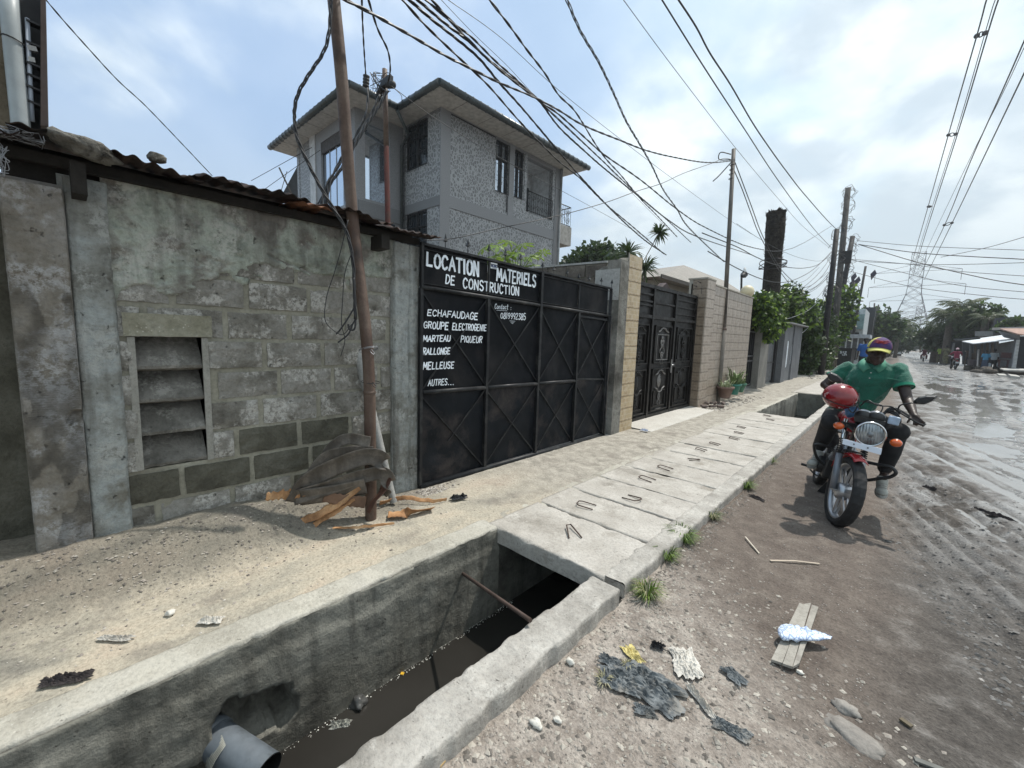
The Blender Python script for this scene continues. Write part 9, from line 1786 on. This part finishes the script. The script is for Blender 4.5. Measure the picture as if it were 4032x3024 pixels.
 c = w(775, 1520); m = MB(); m.sphere((0, 0, 0), .052, .042, .036, 18, 12, jit=.5, seed=4); o = m.build('debris_bag', simple('wet_grey_bag', (.07, .07, .068), .35, var=.4, scale=30, bump=.6, bscale=50)); o.location = c + Vector((0, 0, .012)); tag(o, 'wet grey knotted bag half sunk in the drain water', 'bag'); c = w(735, 1565); crumple('debris', 'torn white and black plastic floating below the knotted bag', c + Vector((0, 0, .002)), .10, .045, simple('mixed_scrap', (.28, .28, .25), .5, var=.8, scale=45), 21, .02, .9, 'litter')
 def gravel(nm, n, fn, s0, s1, mat, seed, hf=path_h):
  rr = random.Random(seed); m = MB(); base = [(1, 0, 0), (-1, 0, 0), (0, 1, 0), (0, -1, 0), (0, 0, 1), (0, 0, -.6)]; F = [(0, 2, 4), (2, 1, 4), (1, 3, 4), (3, 0, 4), (2, 0, 5), (1, 2, 5), (3, 1, 5), (0, 3, 5)]
  XY = np.array([fn(rr) for _ in range(n)]); Z = hf(XY[:, 0], XY[:, 1]) + .001
  for i in range(n):
   x, y, z = XY[i][0], XY[i][1], float(Z[i]); s = s0 + (s1 - s0) * rr.random() ** 3.2; ca, sa = math.cos(i), math.sin(i); V = []
   for a, b, c in base: a *= rr.uniform(.6, 1.3); b *= rr.uniform(.5, 1.1); c *= rr.uniform(.3, .8); V.append((x + s * (a * ca - b * sa), y + s * (a * sa + b * ca), z + s * c * .7))
   m.add(V, F, rr.randint(0, len(mat) - 1))
  m.build(nm, mat, kind='stuff')
 gm = [simple('pebble_dark', (.13, .115, .10), .9, bump=0), simple('pebble_mid', (.27, .24, .21), .9, bump=0), simple('pebble_pale', (.36, .33, .285), .9, bump=0), simple('pebble_white', (.46, .43, .385), .9, bump=0)]
 def verge(rr):
  while True:
   y = .6 + 3.6 * rr.random() ** 1.6; x = -1.03 + 1.35 * rr.random()
   if rr.random() < (1.15 - 1.5 * sum(((x + .75) * .6, max(0, y - 2.0) * .55))): break
  return x, y
 gravel('verge_gravel', 8500, verge, .0022, .017, [gm[0], gm[1], gm[1], gm[2], gm[2]], 1, road_h)
 def foot(rr): y = -.3 + 2.4 * rr.random(); x = -3.2 + .45 * abs(rr.gauss(0, .55)) + .02; return x, y
 gravel('wall_foot_gravel', 2600, foot, .003, .015, [gm[0], gm[0], gm[1], gm[1], gm[2]], 2)
 def path(rr): y = -.6 + 4.5 * rr.random() ** 1.2; x = -3.1 + .9 * rr.random(); return x, y
 gravel('path_grit', 1800, path, .002, .009, gm, 3)
 def corner(rr): y = 2.12 + abs(rr.gauss(0, .18)); x = -3.12 + .16 * rr.random(); return x, y
 gravel('gate_corner_gravel', 500, corner, .006, .02, [gm[0], gm[1], gm[3]], 4)
 def heap(rr): y = 9.3 + 3.6 * rr.random(); x = -3.05 + .5 * rr.random() ** 1.5; return x, y
 gravel('path_rubble', 1300, heap, .01, .045, gm, 5)
 def edge(rr): y = 2.2 + 6 * rr.random() ** 1.5; return -1.02 + .10 * rr.random() ** 2, y
 gravel('kerb_edge_soil', 1500, edge, .004, .018, [gm[0], gm[0], gm[1]], 6, road_h)
 def mudc(rr): y = 2.4 + 4.5 * rr.random() ** 1.5; x = .05 + .45 * abs(rr.gauss(0, 1.3)) + .25 * max(0, 4.4 - y); return x, y
 gravel('mud_clods', 4200, mudc, .003, .02, [simple('mud_dark', (.05, .047, .044), .6, bump=0), simple('mud_mid', (.12, .113, .105), .5, bump=0), simple('mud_wet', (.16, .15, .14), .7, bump=0)], 8, road_h)
 def far(rr): y = 22 + 16 * rr.random(); return -3.1 + 1.0 * rr.random(), y
 gravel('far_path_rubble', 500, far, .03, .1, gm, 7)
litter()
# ================================================================== the air
def haze():
 m = MB(); m.box(-420, 420, -62, 905, -1.3, 60.0); m.v = [(x, y, z if z > 0 else -1.3) for x, y, z in m.v]; mt = bpy.data.materials.new('haze_air'); mt.use_nodes = True; nt = mt.node_tree; nt.nodes.clear(); o = nt.nodes.new('ShaderNodeOutputMaterial'); v = nt.nodes.new('ShaderNodeVolumePrincipled'); v.inputs['Color'].default_value = (.86, .90, .95, 1); v.inputs['Density'].default_value = .0007; v.inputs['Anisotropy'].default_value = .3; nt.links.new(v.outputs[0], o.inputs['Volume']); m.build('haze', mt, kind='stuff')
haze()
